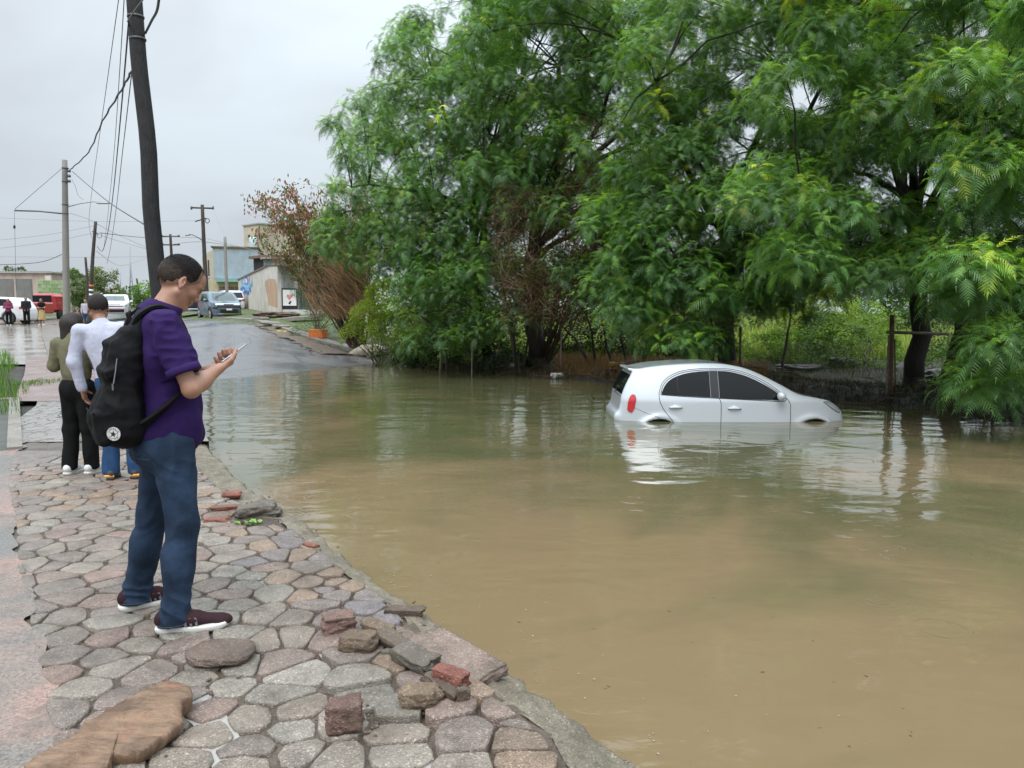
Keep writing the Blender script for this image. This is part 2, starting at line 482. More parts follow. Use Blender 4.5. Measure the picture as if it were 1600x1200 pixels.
# ---- water
def water_mat():
    m = mat('muddy_water', (.2, .15, .08), .03); t = NT(m); co = t.coord('Object')
    sep = t.n('ShaderNodeSeparateXYZ', {0: co})
    f = t.noise(co, .26, 5, .55, .7)
    near = t.maprange(sep.outputs[1], 3.0, 12.0, .16, -.12)
    k = t.math('ADD', f, near)
    silt = t.ramp(k, [(.40, (.092, .092, .044)), (.50, (.130, .110, .058)), (.60, (.195, .143, .080))])
    t.set('Base Color', silt)
    t.set('Roughness', .03); t.set('IOR', 1.45); t.set('Specular IOR Level', .5)
    # ripples: long lazy swell, fine wind ripple, drop rings
    mp = t.n('ShaderNodeMapping', {'Vector': co, 'Scale': (1.0, 1.6, 1.0)}).outputs[0]
    w1 = t.noise(mp, 1.1, 2.0, .5, .3); w2 = t.noise(mp, 6.0, 3.0, .55, .4)
    patch = t.ramp(t.noise(co, .5, 2, .5), [(.42, .25), (.62, 1.0)])
    w2 = t.math('MULTIPLY', w2, patch)
    h = t.math('ADD', t.math('MULTIPLY', w1, .020), t.math('MULTIPLY', w2, .0034))
    for sc_, amp, fr in ((.8, .0009, 60.0), (1.7, .0006, 110.0)):
        v = t.n('ShaderNodeTexVoronoi', {'Vector': co, 'Scale': sc_, 'Randomness': 1.0}, voronoi_dimensions='2D')
        d = t.math('DIVIDE', v.outputs['Distance'], sc_)
        cs = t.n('ShaderNodeSeparateColor', {0: v.outputs['Color']})
        rad = t.math('MULTIPLY', cs.outputs[1], .16)
        ring = t.math('SINE', t.math('MULTIPLY', d, fr))
        env = t.math('SUBTRACT', 1.0, t.math('DIVIDE', t.math('ABSOLUTE', t.math('SUBTRACT', d, rad)), .05), clamp=True)
        on = t.math('GREATER_THAN', cs.outputs[0], .6)
        h = t.math('ADD', h, t.math('MULTIPLY', t.math('MULTIPLY', ring, env), t.math('MULTIPLY', on, amp)))
    t.set('Normal', t.bump(h, 1.0, 1.0))
    return m
xs = sp(-14, 40, 60, 0, 8); ys = sp(1.2, 34, 60, 8, 8)
grid('flood_water', xs, ys, lambda X, Y: X * 0 + WATER, water_mat(), kind='structure')

# ---- road sheet on the slope beyond the flood
def road_mat():
    m = mat('wet_asphalt', (.09, .09, .092), .3); t = NT(m); co = t.coord('Object')
    f = t.noise(co, .35, 5, .6); fine = t.noise(co, 30, 4, .7); mid = t.noise(co, 2.2, 5, .65)
    c = t.ramp(f, [(.3, (.075, .075, .08)), (.5, (.12, .12, .123)), (.7, (.17, .165, .16))])
    c = t.mix(t.ramp(mid, [(.62, 0.0), (.72, .55)]), c, (.05, .048, .045))
    vo = t.n('ShaderNodeTexVoronoi', {'Vector': co, 'Scale': .42}, feature='DISTANCE_TO_EDGE').outputs['Distance']
    c = t.mix(t.ramp(vo, [(0.0, .8), (.018, 0.0)]), c, (.03, .028, .025))
    t.set('Base Color', c); t.set('Roughness', t.maprange(f, .35, .65, .12, .42))
    t.set('Normal', t.bump(t.math('ADD', t.math('MULTIPLY', mid, .7), t.math('MULTIPLY', fine, .3)), .5, .012))
    return m
def road_sheet():
    ys = np.concatenate([np.arange(17, 60, .5), np.arange(60, 140, 3)]); n = 26; V = []; F = []
    def kx(y): return np.interp(y, KR[:, 1], KR[:, 0], left=-4.6 + (27.6 - min(y, 27.6)) * .75)
    for y in ys:
        a, b = xe(y) + .03, (kx(y) if y > 27.6 else -4.7 + (27.6 - y) * .55)
        for k in range(n):
            x = a + (b - a) * k / (n - 1); V.append((x, y, float(road_z(x, y)) + .004 + .035 * (1 - (2 * k / (n - 1) - 1) ** 2)))
    for i in range(len(ys) - 1):
        for k in range(n - 1):
            q = i * n + k; F.append((q, q + 1, q + n + 1, q + n))
    return link_mesh('road', np_mesh('road', np.array(V), np.array(F), road_mat(), smooth=True))
road_sheet()['kind'] = 'structure'

# ---- right kerb and footpath (broken concrete)
def conc_mat(name, c, wet=.35, var=.35, sc_=2.0, b=.5):
    m = mat(name, c, wet); t = NT(m); co = t.coord('Object')
    f = t.noise(co, sc_, 6, .65); fine = t.noise(co, sc_ * 22, 4, .7)
    base = t.ramp(f, [(.28, tuple(v * (1 - var) for v in c)), (.5, c), (.72, tuple(min(1, v * (1 + var)) for v in c))])
    sp_ = t.ramp(fine, [(.36, .62), (.5, 1.0), (.68, 1.25)])
    t.set('Base Color', t.mix(1.0, base, sp_, 'MULTIPLY')); t.set('Roughness', t.maprange(f, .35, .65, wet * .55, min(1, wet * 1.6)))
    t.set('Normal', t.bump(t.math('ADD', f, t.math('MULTIPLY', fine, .35)), b, .012))
    return m
M_KERB = conc_mat('kerb_concrete', (.22, .20, .17), .45)
M_PATH = conc_mat('footpath_concrete', (.24, .22, .19), .4)
M_WET = conc_mat('wet_concrete', (.27, .24, .225), .12, .22, .9, .12)
M_DIRT = conc_mat('gravelly_dirt', (.13, .095, .065), .6, .5, 3.0, .9)
M_LITTERY = mat('yellow_plastic', (.75, .50, .05), .4)
M_ORANGE = mat('orange_plastic', (.62, .17, .035), .4, var=.2, vscale=9)
M_SACK = mat('sack_cloth', (.42, .37, .28), .75, var=.3, vscale=7, bump=.6, bscale=90)
M_BLACK = mat('black_matter', (.012, .012, .012), .5)

def strip(name, L, w0, w1, zf, h, m, seg=1.2, jitter=0.0, gapn=0.02, tilt=0.0):
    """kerb stones along a polyline: each its own part"""
    root = thing(name, None, None)
    d = np.concatenate([[0], np.cumsum(np.hypot(*np.diff(L, axis=0).T))]); s = 0
    while s < d[-1] - .1:
        e = min(s + seg, d[-1])
        p = np.array([np.interp(s + gapn, d, L[:, k]) for k in (0, 1)]); q = np.array([np.interp(e - gapn, d, L[:, k]) for k in (0, 1)])
        u = (q - p) / np.linalg.norm(q - p); nrm = np.array([-u[1], u[0]])
        c = (p + q) / 2 + nrm * (w0 + w1) / 2
        b = MB(); z = zf(*c) + RS.uniform(-jitter, jitter)
        b.box((0, 0, 0), (np.linalg.norm(q - p), abs(w1 - w0), h), bev=.015)
        o = b.obj('kerb_stone', m, root, loc=(c[0], c[1], z + h / 2 - .12), rot=(RS.uniform(-tilt, tilt), RS.uniform(-tilt, tilt) - atan2(zf(*q) - zf(*p), np.linalg.norm(q - p)), atan2(u[1], u[0])))
        s = e
    return root
kr = strip('kerb', -1 * (-KR[:6]), -.16, 0.02, lambda x, y: float(road_z(x, y)) + .09, .22, M_KERB, 1.5, .015, .01, .012)
kr['kind'] = 'structure'
# footpath behind the kerb
def ribbon(name, L, w0, w1, zf, m, step=.5, nw=8, thick=None, kind='structure', parent=None, edge=0.0):
    L = np.asarray(L, float); d = np.concatenate([[0], np.cumsum(np.hypot(*np.diff(L, axis=0).T))]); S = np.arange(0, d[-1] + 1e-6, step)
    P = np.stack([np.interp(S, d, L[:, 0]), np.interp(S, d, L[:, 1])], 1); T = np.gradient(P, axis=0); T /= np.linalg.norm(T, axis=1)[:, None]; N = np.stack([-T[:, 1], T[:, 0]], 1)
    V = []
    for i in range(len(S)):
        for k in range(nw):
            w = w0 + (w1 - w0) * k / (nw - 1)
            if k in (0, nw - 1) and edge: w += edge * float(n2(S[i] * 1.0, k * 3.0, 2.5, 3))
            q = P[i] + N[i] * w; V.append((q[0], q[1], zf(q[0], q[1], k / (nw - 1))))
    n = nw; F = [(i * n + k, i * n + k + 1, (i + 1) * n + k + 1, (i + 1) * n + k) for i in range(len(S) - 1) for k in range(nw - 1)]
    me = np_mesh(name, np.array(V), [f[::-1] for f in F] if (w1 > w0) else F, m, smooth=True)
    o = link_mesh(name, me, parent)
    if parent is None and kind: o['kind'] = kind
    return o
ribbon('footpath', KR[:6], -.18, -1.75, lambda x, y, k: float(road_z(x, y)) + .185, M_PATH, edge=.08)

# ================================================================ NEAR PAVEMENT: stones, mortar, ledge
def sl(y):  # left edge of the stone paving
    return xe(y) - 2.02 - .03 * (y - 3)
Y0, Y1 = 1.75, 9.0
def clip_poly(poly, n, c):
    out = []
    for i in range(len(poly)):
        a, b = poly[i], poly[(i + 1) % len(poly)]; da, db = a.dot(n) - c, b.dot(n) - c
        if da <= 0: out.append(a)
        if (da < 0 < db) or (db < 0 < da): out.append(a + (b - a) * (da / (da - db)))
    return out
def voronoi(P, R=.6):
    cells = []
    for i, p in enumerate(P):
        poly = [p + np.array(q) * R for q in ((-1, -1), (1, -1), (1, 1), (-1, 1))]
        d = P - p; r = np.hypot(d[:, 0], d[:, 1]); o = np.argsort(r)[1:18]
        for j in o:
            n = P[j] - p; poly = clip_poly(poly, n, n.dot((P[j] + p) / 2))
            if len(poly) < 3: break
        cells.append(np.array(poly) if len(poly) >= 3 else None)
    return cells
def pave_cells():
    # work in stretched space along the pavement so stones come out elongated
    a = radians(8); Rm = np.array([[cos(a), sin(a)], [-sin(a), cos(a)]]); S = np.array([.235, .158])
    rs = np.random.RandomState(11); pts = []
    for i in range(-60, 60):
        for j in range(-20, 60):
            q = np.array([i + .5 * (j % 2), j * .88]) + rs.uniform(-.46, .46, 2)
            p = (q * S) @ Rm
            if Y0 - .5 < p[1] < Y1 + .4 and sl(p[1]) - .4 < p[0] < xe(p[1]) + .3: pts.append(p)
    P = np.array(pts) / S.mean()
    # merge a few for size variety
    keep = rs.rand(len(P)) > .10; P = P[keep]
    cells = voronoi(P, 3.0)
    C = np.array([c.mean(0) for c in cells]); P = P * .72 + C * .28
    return [c * S.mean() for c in voronoi(P, 3.0)]
CRACK = [np.array([atz(px, py, 0)[:2] for px, py in L]) for L in (
    ((385, 1240), (372, 1200), (350, 1165), (338, 1138), (322, 1112), (306, 1068)),
    ((334, 845), (375, 887), (412, 918), (420, 945)),
    ((440, 955), (462, 971), (500, 1000), (508, 1030)),
    ((668, 1200), (655, 1172), (606, 1138)))]
CW = (.036, .019, .013, .015)
def rel_crack(v):
    for L, w in zip(CRACK, CW):
        for a, b in zip(L[:-1], L[1:]):
            ab = b - a; t = np.clip((v - a).dot(ab) / ab.dot(ab), 0, 1); d = v - a - t * ab; r = np.linalg.norm(d)
            if r < w: v = v + d / (r + 1e-6) * (w - r)
    return v
LEDGE_PX = ((420, 790), (500, 862), (560, 905), (640, 962), (700, 1045), (790, 1090), (870, 1140), (905, 1200), (930, 1230))
LED = np.array([atz(px, py, 0)[:2] for px, py in LEDGE_PX])[::-1]
def ledge_x(y):
    y = np.asarray(y, float); v = np.interp(y, LED[:, 1], LED[:, 0])
    return np.minimum(np.where(y > 5.6, xe(y) - .30, v), xe(y) - .14)   # stones stop here, rough kerb concrete begins
def stone_mesh(poly, rs, h=.05, zt=0.0, gap=.0050, rough=.0035):
    c = poly.mean(0); P = []
    n = len(poly)
    for i in range(n):
        a, b = poly[i], poly[(i + 1) % n]; k = max(1, int(round(np.linalg.norm(b - a) / .06)))
        for q in range(k): P.append(a + (b - a) * q / k)
    P = np.array(P)
    P = P * .64 + (np.roll(P, 1, 0) + np.roll(P, -1, 0)) * .18
    P = np.array([rel_crack(p) for p in P])
    r = np.linalg.norm(P - c, axis=1)[:, None]; P = c + (P - c) * (1 - (gap + rs.uniform(-.003, .004, (len(P), 1))) / r)
    m = len(P); V = []; F = []
    tl = rs.uniform(-.012, .012, 2)
    def top(q): return zt + (q - c).dot(tl) + rs.uniform(-rough, rough) * .7
    rings = [(1.0, -h), (1.0, -.009), (.98, -.002), (.92, .0), (.5, .001)]
    for s_, z in rings:
        for p in P:
            q = c + (p - c) * s_; V.append((q[0], q[1], (z if z <= -h else z + top(q))))
    V.append((c[0], c[1], top(c) + .004))
    for k in range(len(rings) - 1):
        for i in range(m):
            j = (i + 1) % m; F.append((k * m + i, k * m + j, (k + 1) * m + j, (k + 1) * m + i))
    b = (len(rings) - 1) * m
    for i in range(m): F.append((b + i, b + (i + 1) % m, len(V) - 1))
    V = np.array(V); V[:, :2] -= c; return V, F, c
def stone_mat(name, stops, seed=0.0, gloss=.28):
    m = mat(name, stops[1][1], .35); t = NT(m)
    g = t.n('ShaderNodeNewGeometry').outputs['Position']
    rnd = t.n('ShaderNodeObjectInfo').outputs['Random']
    c = t.ramp(rnd, [(p_, tuple(v * 1.22 for v in c_)) for p_, c_ in stops])
    blot = t.noise(g, 5.0 + seed, 5, .65); c = t.mix(1.0, c, t.ramp(blot, [(.3, .62), (.5, 1.0), (.7, 1.22)]), 'MULTIPLY')
    agg = t.n('ShaderNodeTexVoronoi', {'Vector': g, 'Scale': 170.0}); ac = agg.outputs['Color']
    sepc = t.n('ShaderNodeSeparateColor', {0: ac}).outputs[0]
    c = t.mix(1.0, c, t.ramp(sepc, [(0.0, .68), (.5, 1.0), (.90, 1.1), (.96, 1.75)]), 'MULTIPLY')
    c = t.mix(t.ramp(t.noise(g, 3.1, 6, .72), [(.50, 0.0), (.66, .55)]), c, (.135, .105, .075))
    fine = t.noise(g, 260, 4, .75); mid = t.noise(g, 60, 5, .7)
    t.set('Base Color', c)
    wet = t.noise(g, 2.2, 3, .5)
    t.set('Roughness', t.maprange(t.math('ADD', t.math('MULTIPLY', wet, .6), t.math('MULTIPLY', mid, .4)), .35, .65, gloss * .5, gloss * 1.9))
    hgt = t.math('ADD', t.math('MULTIPLY', fine, .35), mid)
    hgt = t.math('ADD', hgt, t.math('MULTIPLY', agg.outputs['Distance'], .5))
    t.set('Normal', t.bump(hgt, 1.0, .0075))
    return m
M_ST_GREY = stone_mat('paver_grey', [(0, (.185, .165, .138)), (.35, (.235, .212, .18)), (.7, (.215, .178, .145)), (1, (.265, .238, .20))])
M_ST_PINK = stone_mat('paver_pink', [(0, (.21, .15, .125)), (.3, (.195, .158, .135)), (.6, (.175, .15, .13)), (.8, (.235, .165, .135)), (1, (.195, .17, .148))], 1.3)
M_ST_TAN = stone_mat('paver_tan', [(0, (.22, .16, .115)), (.5, (.25, .18, .13)), (1, (.20, .155, .125))], 2.1)
M_ST_VIO = stone_mat('paver_violet', [(0, (.175, .145, .145)), (.5, (.20, .165, .14)), (1, (.175, .155, .155))], 2.7)
pave = thing('pavement', None, None); pave['kind'] = 'structure'
rs = np.random.RandomState(5)
cells = sorted(pave_cells(), key=lambda c: c.mean(0)[1]); nst = 0; REST = {}
SKIP = [atz(405, 808, 0)[:2], atz(395, 815, 0)[:2]]   # broken-out pocket with water
for c in cells:
    ce = c.mean(0)
    if not (Y0 < ce[1] < Y1 + .15): continue
    # clip to the paved band
    poly = [q for q in c]
    if np.linalg.norm(ce - SKIP[0]) < .2 or np.linalg.norm(ce - SKIP[1]) < .16: continue
    y = ce[1]
    for side in (0, 1):
        f = sl if side == 0 else ledge_x
        a = np.array([f(y - .3), y - .3]); b = np.array([f(y + .3), y + .3])
        u = b - a; nn = np.array([-u[1], u[0]]) if side == 0 else np.array([u[1], -u[0]])
        nn /= np.linalg.norm(nn); poly = clip_poly(poly, nn, nn.dot(a) - (.0 if side == 0 else .012))
        if len(poly) < 3: break
    if len(poly) < 3: continue
    poly = np.array(poly); q = poly - poly.mean(0)
    area = .5 * abs(np.sum(q[:, 0] * np.roll(q[:, 1], -1) - q[:, 1] * np.roll(q[:, 0], -1)))
    if area < .006: continue
    if np.sum(q[:, 0] * np.roll(q[:, 1], -1) - q[:, 1] * np.roll(q[:, 0], -1)) < 0: poly = poly[::-1]
    lift = abs(float(n2(ce[0], ce[1], .9, 2, 8))) * .010 + rs.uniform(0, .006)
    # stones beside the broken ledge heave up
    dl = ledge_x(y) - ce[0]
    if dl < .5 and y < 3.3: lift += .022
    V, F, cc = stone_mesh(poly, rs, .06, lift)
    fx = n2(ce[0], ce[1], .8, 2, 4)
    px = 800 + 1200 * ce[0] / y
    right = (ce[0] - sl(y)) / 2.0
    if right < .38: mm = M_ST_PINK if rs.rand() < .62 else M_ST_GREY
    elif right > .68: mm = (M_ST_VIO if rs.rand() < .6 else M_ST_TAN) if y > 3.5 else (M_ST_PINK if rs.rand() < .65 else M_ST_TAN)
    else: mm = M_ST_GREY if rs.rand() < .82 else M_ST_PINK
    if y > 5.2: mm = M_ST_PINK if rs.rand() < .5 else (M_ST_TAN if rs.rand() < .4 else M_ST_GREY)
    nst += 1
    if nst <= 300: link_mesh('paving_stone', np_mesh('paving_stone', V, F, mm, smooth=True), pave, loc=(cc[0], cc[1], 0))
    else: REST.setdefault(mm.name, (mm, MB()))[1].add(V + np.array([cc[0], cc[1], 0]), F)
for mm, b in REST.values(): tag(b.obj('paving_stones', mm, pave, smooth=True), kind='stuff')
print('stones', nst)
# mortar bed under and between the stones
M_MORTAR = conc_mat('wet_mortar', (.10, .078, .058), .22, .45, 5.0, .8)
def mortar_z(X, Y):
    return -.0135 + n2(X, Y, 3.0, 3, 1) * .004 + n2(X, Y, 16, 2, 3) * .003
xs_ = np.linspace(0, 1, 60); ys_ = np.linspace(1.2, 9.1, 140)
def skew(name, x0f, x1f, ys, nx, zf, m, parent=None, kind=None, smooth=True):
    V = []; n = nx
    for y in ys:
        a, b = float(x0f(y)), float(x1f(y))
        for k in range(n): V.append((a + (b - a) * k / (n - 1), y))
    V = np.array(V); Z = zf(V[:, 0], V[:, 1]); V = np.column_stack([V, Z])
    F = np.array([(i * n + k, i * n + k + 1, (i + 1) * n + k + 1, (i + 1) * n + k) for i in range(len(ys) - 1) for k in range(n - 1)])
    o = link_mesh(name, np_mesh(name, V, F, m, smooth=smooth), parent)
    if kind: o['kind'] = kind
    return o
skew('mortar_bed', lambda y: sl(y) - .05, lambda y: ledge_x(y) + .005, ys_, 60, mortar_z, M_MORTAR, pave)
# puddle film lying in the wider joints
M_PUD = mat('sky_pale_puddle', (.34, .33, .31), .02, spec=.9)  # milky base colour, raised to stand in for reflected sky
def puddle(name, L, w, z=-.010):
    Vp = []; L = np.asarray(L); d = np.concatenate([[0], np.cumsum(np.hypot(*np.diff(L, axis=0).T))]); S = np.linspace(0, d[-1], 40)
    P = np.stack([np.interp(S, d, L[:, k]) for k in (0, 1)], 1); T = np.gradient(P, axis=0); T /= np.linalg.norm(T, axis=1)[:, None]
    for i, s in enumerate(S):
        n = np.array([-T[i][1], T[i][0]]); ww = w * (1 + .35 * float(n2(s * 9, 1, 1, 2))) * min(1, 4 * min(i + .3, len(S) - i - .7) / len(S) + .3)
        Vp += [(*(P[i] + n * ww), z), (*(P[i] - n * ww), z)]
    F = [(2 * i, 2 * i + 2, 2 * i + 3, 2 * i + 1) for i in range(len(S) - 1)]
    o = link_mesh(name, np_mesh(name, np.array(Vp), F, M_PUD)); o['kind'] = 'structure'
for L, w in zip(CRACK, CW): puddle('puddle', L, w * 2.0, -.0085)

# rough concrete kerb ledge between stones and water
M_LEDGE = stone_mat('ledge_concrete', [(0, (.165, .145, .105)), (.5, (.18, .155, .115)), (1, (.19, .165, .12))], .5, .5)
def ledge():
    ys = np.concatenate([np.arange(1.2, 9, .025)]); nk = 14; V = []
    for y in ys:
        a = float(ledge_x(y)) - .03
        b = float(xe(y)) + .05 * float(n2(y, 0, 2.2, 4, 2)) + .035 * float(n2(y, 0, 11, 3, 5))
        b = max(b, a + .12)
        for k in range(nk):
            f = k / (nk - 1)
            if k < nk - 3:
                g = k / (nk - 3); x = a + (b - a) * g
                z = -.012 - .028 * g ** 1.5 + .018 * float(fbm(np.array([x * 1.2, y * 1.2, .3]), 5, 3, 2)) + .010 * float(vnoise(np.array([x, y, 0]), 30)) + .008 * float(vnoise(np.array([x * .4, y, 2]), 60))
                if y < 3.6: z -= .03 * g
            else:
                x = b + (.012, .03, .05)[k - nk + 3] + .012 * float(n2(y, k, 14, 2)); z = (-.06, -.16, -.5)[k - nk + 3]
            V.append((x, y, z))
    n = nk; F = np.array([(i * n + k, i * n + k + 1, (i + 1) * n + k + 1, (i + 1) * n + k) for i in range(len(ys) - 1) for k in range(nk - 1)])
    o = link_mesh('kerb_ledge', np_mesh('kerb_ledge', np.array(V), F, M_LEDGE, smooth=True)); o['kind'] = 'structure'
ledge()

# smooth wet strip on the left and the wet slab further on
def pink_mat():
    m = mat('pinkish_wet_concrete', (.3, .2, .18), .2); t = NT(m); co = t.coord('Object')
    f = t.noise(co, 1.1, 4, .55, .3); fine = t.noise(co, 75, 4, .75); mid = t.noise(co, 7, 4, .6)
    c = t.ramp(f, [(.38, (.165, .155, .14)), (.48, (.235, .185, .155)), (.58, (.32, .205, .165)), (.70, (.20, .18, .165))])
    c = t.mix(1.0, c, t.ramp(fine, [(.35, .55), (.5, 1.0), (.66, 1.45)]), 'MULTIPLY'); c = t.mix(t.ramp(t.noise(co, 3.5, 6, .7), [(.52, 0.0), (.62, .6)]), c, (.13, .105, .085))
    t.set('Base Color', c); t.set('Roughness', t.maprange(mid, .38, .62, .14, .42)); t.set('Specular IOR Level', .6)
    t.set('Normal', t.bump(t.math('ADD', t.math('MULTIPLY', fine, .5), mid), .9, .009))
    return m
M_PINK = pink_mat()
skew('wet_path_strip', lambda y: sl(y) - (3.2 if y < 7 else 1.2), lambda y: sl(y) + .05 + .07 * float(n2(y, 0, 5, 3)), np.linspace(.8, 9.0, 240), 60, lambda X, Y: .001 + n2(X, Y, 1.2, 2, 3) * .006 + n2(X, Y, 9, 2, 5) * .003, M_PINK, kind='structure')
M_SLAB = conc_mat('wet_slab', (.25, .225, .20), .07, .18, 1.2, .10)
def slabj():
    t = NT(M_SLAB); co = t.coord('Object'); mp = t.n('ShaderNodeMapping', {'Vector': co, 'Scale': (1, .7, 1)}).outputs[0]
    v = t.n('ShaderNodeTexVoronoi', {'Vector': mp, 'Scale': 5.2}, feature='DISTANCE_TO_EDGE').outputs['Distance']; old = t.p.inputs['Base Color'].links[0].from_socket
    t.set('Base Color', t.mix(t.ramp(v, [(.0, .75), (.05, 0.0)]), old, (.07, .055, .042))); t.set('Normal', t.bump(t.ramp(v, [(0, 0.0), (.06, 1.0)]), .5, .01))
slabj()
skew('wet_slab', lambda y: xe(y) - (2.75 if y < 9.8 else 2.6), lambda y: xe(y) - .20, np.linspace(8.95, 13.2, 40), 20, lambda X, Y: -.004 + n2(X, Y, .8, 2, 3) * .004, M_SLAB, kind='structure')
ribk = skew('far_kerb', lambda y: xe(y) - .22, lambda y: xe(y) + .0, np.linspace(8.9, 60, 80), 3, lambda X, Y: cap(Y) + .012, M_KERB, kind='structure')
skew('far_kerb_face', lambda y: xe(y) + .0, lambda y: xe(y) + .02, np.linspace(8.9, 60, 80), 2, lambda X, Y: np.where(X > xe(Y) + .01, cap(Y) - .9, cap(Y) + .011), M_KERB, kind='structure')
def brick_mat():
    m = mat('brick_paving', (.3, .2, .17), .25); t = NT(m); co = t.coord('Object')
    mp = t.n('ShaderNodeMapping', {'Vector': co, 'Rotation': (0, 0, radians(33))}).outputs[0]
    b = t.n('ShaderNodeTexBrick', {'Vector': mp, 'Color1': (.30, .19, .165, 1), 'Color2': (.235, .17, .155, 1), 'Mortar': (.075, .06, .05, 1), 'Scale': 4.0, 'Mortar Size': .03, 'Brick Width': 1.0, 'Row Height': .42})
    t.set('Base Color', t.mix(1.0, b.outputs['Color'], t.ramp(t.noise(co, 1.3, 4), [(.3, .75), (.7, 1.2)]), 'MULTIPLY'))
    t.set('Roughness', t.maprange(t.noise(co, 2.0, 3), .35, .65, .12, .4)); t.set('Normal', t.bump(b.outputs['Fac'], -.5, .01))
    return m
skew('brick_footpath', lambda y: xe(y) - np.interp(y, [13, 20, 24, 34], [3.0, 3.1, 3.2, 2.6]), lambda y: xe(y) - .21, np.linspace(13.15, 24, 40), 14, lambda X, Y: cap(Y) + .0, brick_mat(), kind='structure')
skew('dirt_footpath', lambda y: xe(y) - np.interp(y, [23, 34, 60], [2.5, 2.6, 2.6]), lambda y: xe(y) - .21, np.linspace(23.95, 60, 40), 10, lambda X, Y: cap(Y) + .004, conc_mat('old_path', (.17, .15, .13), .35, .35, 1.5), kind='structure')
M_APRON = conc_mat('apron_concrete', (.27, .25, .22), .16, .28, .6, .2)
skew('concrete_apron', lambda y: -70, lambda y: xe(y) - 2.45, np.linspace(21.5, 60, 60), 50, lambda X, Y: cap(Y) - .03, M_APRON, kind='structure')
# drain pit with pale concrete rim by the grass
pit = thing('drain_pit', 'square drain pit with pale concrete rim at left edge below the grass', 'drain pit')
pe = [A_ for A_ in ((-5.45, 8.45), (-8.55, 13.25))]; pd_ = np.array([-.7, -.5]) 
def quadp(o, w, z0, z1): a_, b_ = np.array(pe[0]), np.array(pe[1]); return [tuple(a_ + pd_ * o), tuple(b_ + pd_ * o), tuple(b_ + pd_ * (o + w)), tuple(a_ + pd_ * (o + w))][::-1]
b = MB(); b.prism(quadp(0, .17, 0, 0), -.05, .03); b.prism([(-8.55, 13.25), (-8.72, 13.5), (-10.5, 13.0), (-10.4, 12.75)], -.05, .03); b.obj('rim', M_KERB, pit)
MB().prism(quadp(.172, 1.6, 0, 0), -.08, .004).obj('pit_cover', mat('pit_dark', (.05, .05, .04), .4, var=.4, bump=.5), pit)

# ---------------------------------------------------------------- loose stones and broken slabs
def rock(name, label, cat, px, py, size, m, z=0.0, seed=1, rz=0.0, tilt=(0, 0), boxy=.35, flat=1.0, group=None, D=None, rough=.17, parent=None):
    """irregular stone: size (x,y,z) metres, sits on z"""
    p = atz(px, py, z) if D is None else at(px, py, D)
    bm = bmesh.new(); bmesh.ops.create_cube(bm, size=2.0); bmesh.ops.subdivide_edges(bm, edges=bm.edges[:], cuts=13, use_grid_fill=True)
    V = np.array([v.co[:] for v in bm.verts])
    s = V / np.linalg.norm(V, axis=1)[:, None]; V = V * boxy + s * (1 - boxy) * 1.15
    nrm = s; d = fbm(V, 1.0, 3, seed) * rough * 1.2 + np.abs(fbm(V, 2.6, 3, seed + 3)) * -rough * .8 + fbm(V, 9.0, 2, seed + 5) * rough * .12
    V = V + nrm * d[:, None]
    ftop = flat; V[:, 2] = np.where(V[:, 2] > ftop, ftop + (V[:, 2] - ftop) * .25, V[:, 2])
    V *= np.array(size) / 2
    V = V @ rotm(tilt[0], tilt[1], rz).T; V[:, 2] -= V[:, 2].min()
    F = [[v.index for v in f.verts] for f in bm.faces]; bm.free()
    o = link_mesh(name, np_mesh(name, V, F, m, smooth=True), parent, loc=(p[0], p[1], z - .006))
    if label: tag(o, label, cat, group)
    return o
M_R_TAN = stone_mat('rock_tan', [(0, (.14, .10, .066)), (.5, (.165, .118, .078)), (1, (.15, .11, .075))], .3, .5)
M_R_BRN = stone_mat('rock_brown', [(0, (.10, .075, .055)), (.5, (.115, .085, .062)), (1, (.125, .09, .068))], .8, .4)
M_R_PNB = stone_mat('rock_pinkbrown', [(0, (.13, .095, .075)), (.5, (.15, .105, .085)), (1, (.14, .10, .08))], .9, .35)
M_R_RED = stone_mat('rock_red', [(0, (.19, .07, .048)), (.5, (.21, .08, .055)), (1, (.18, .07, .05))], 1.8, .5)
M_R_PNK = stone_mat('rock_pink', [(0, (.155, .095, .075)), (.5, (.175, .105, .085)), (1, (.16, .10, .08))], 1.1, .5)
M_R_GRY = stone_mat('rock_grey', [(0, (.11, .10, .085)), (.5, (.13, .115, .095)), (1, (.125, .11, .09))], 1.5, .5)
rock('loose_stone', 'flat round brown paving stone lying loose at the toe of the right shoe', 'stone', 345, 1030, (.25, .22, .06), M_R_PNB, 0.0, 3, .1, boxy=.25, flat=.7, rough=.10)
rock('loose_stone', 'blocky grey pink cobble at the far left end of the rubble', 'stone', 530, 982, (.155, .12, .075), M_R_PNK, 0.01, 5, .4, boxy=.85)
rock('loose_stone', 'tan rounded cobble beside the blocky one in the rubble', 'stone', 560, 1017, (.155, .12, .085), M_R_TAN, 0.01, 8, -.2, boxy=.5)
rock('loose_stone', 'oval tan cobble with a smooth cracked top in front of the rubble', 'stone', 654, 1100, (.16, .12, .075), M_R_TAN, 0.02, 9, .1, boxy=.35)
rock('loose_stone', 'square reddish cobble lying apart on the grey pavers', 'stone', 539, 1136, (.135, .115, .11), M_R_PNK, 0.01, 12, .25, boxy=.7)
rock('brick_piece', 'red broken brick on top of the rubble pile', 'brick piece', 704, 1070, (.145, .07, .06), M_R_RED, 0.045, 15, -.4, (.0, .12), boxy=.85)
rock('slab_piece', 'long dark slab fragment leaning under the red brick', 'slab piece', 694, 1086, (.20, .075, .05), M_R_BRN, 0.012, 17, -.75, (.1, .15), boxy=.8)
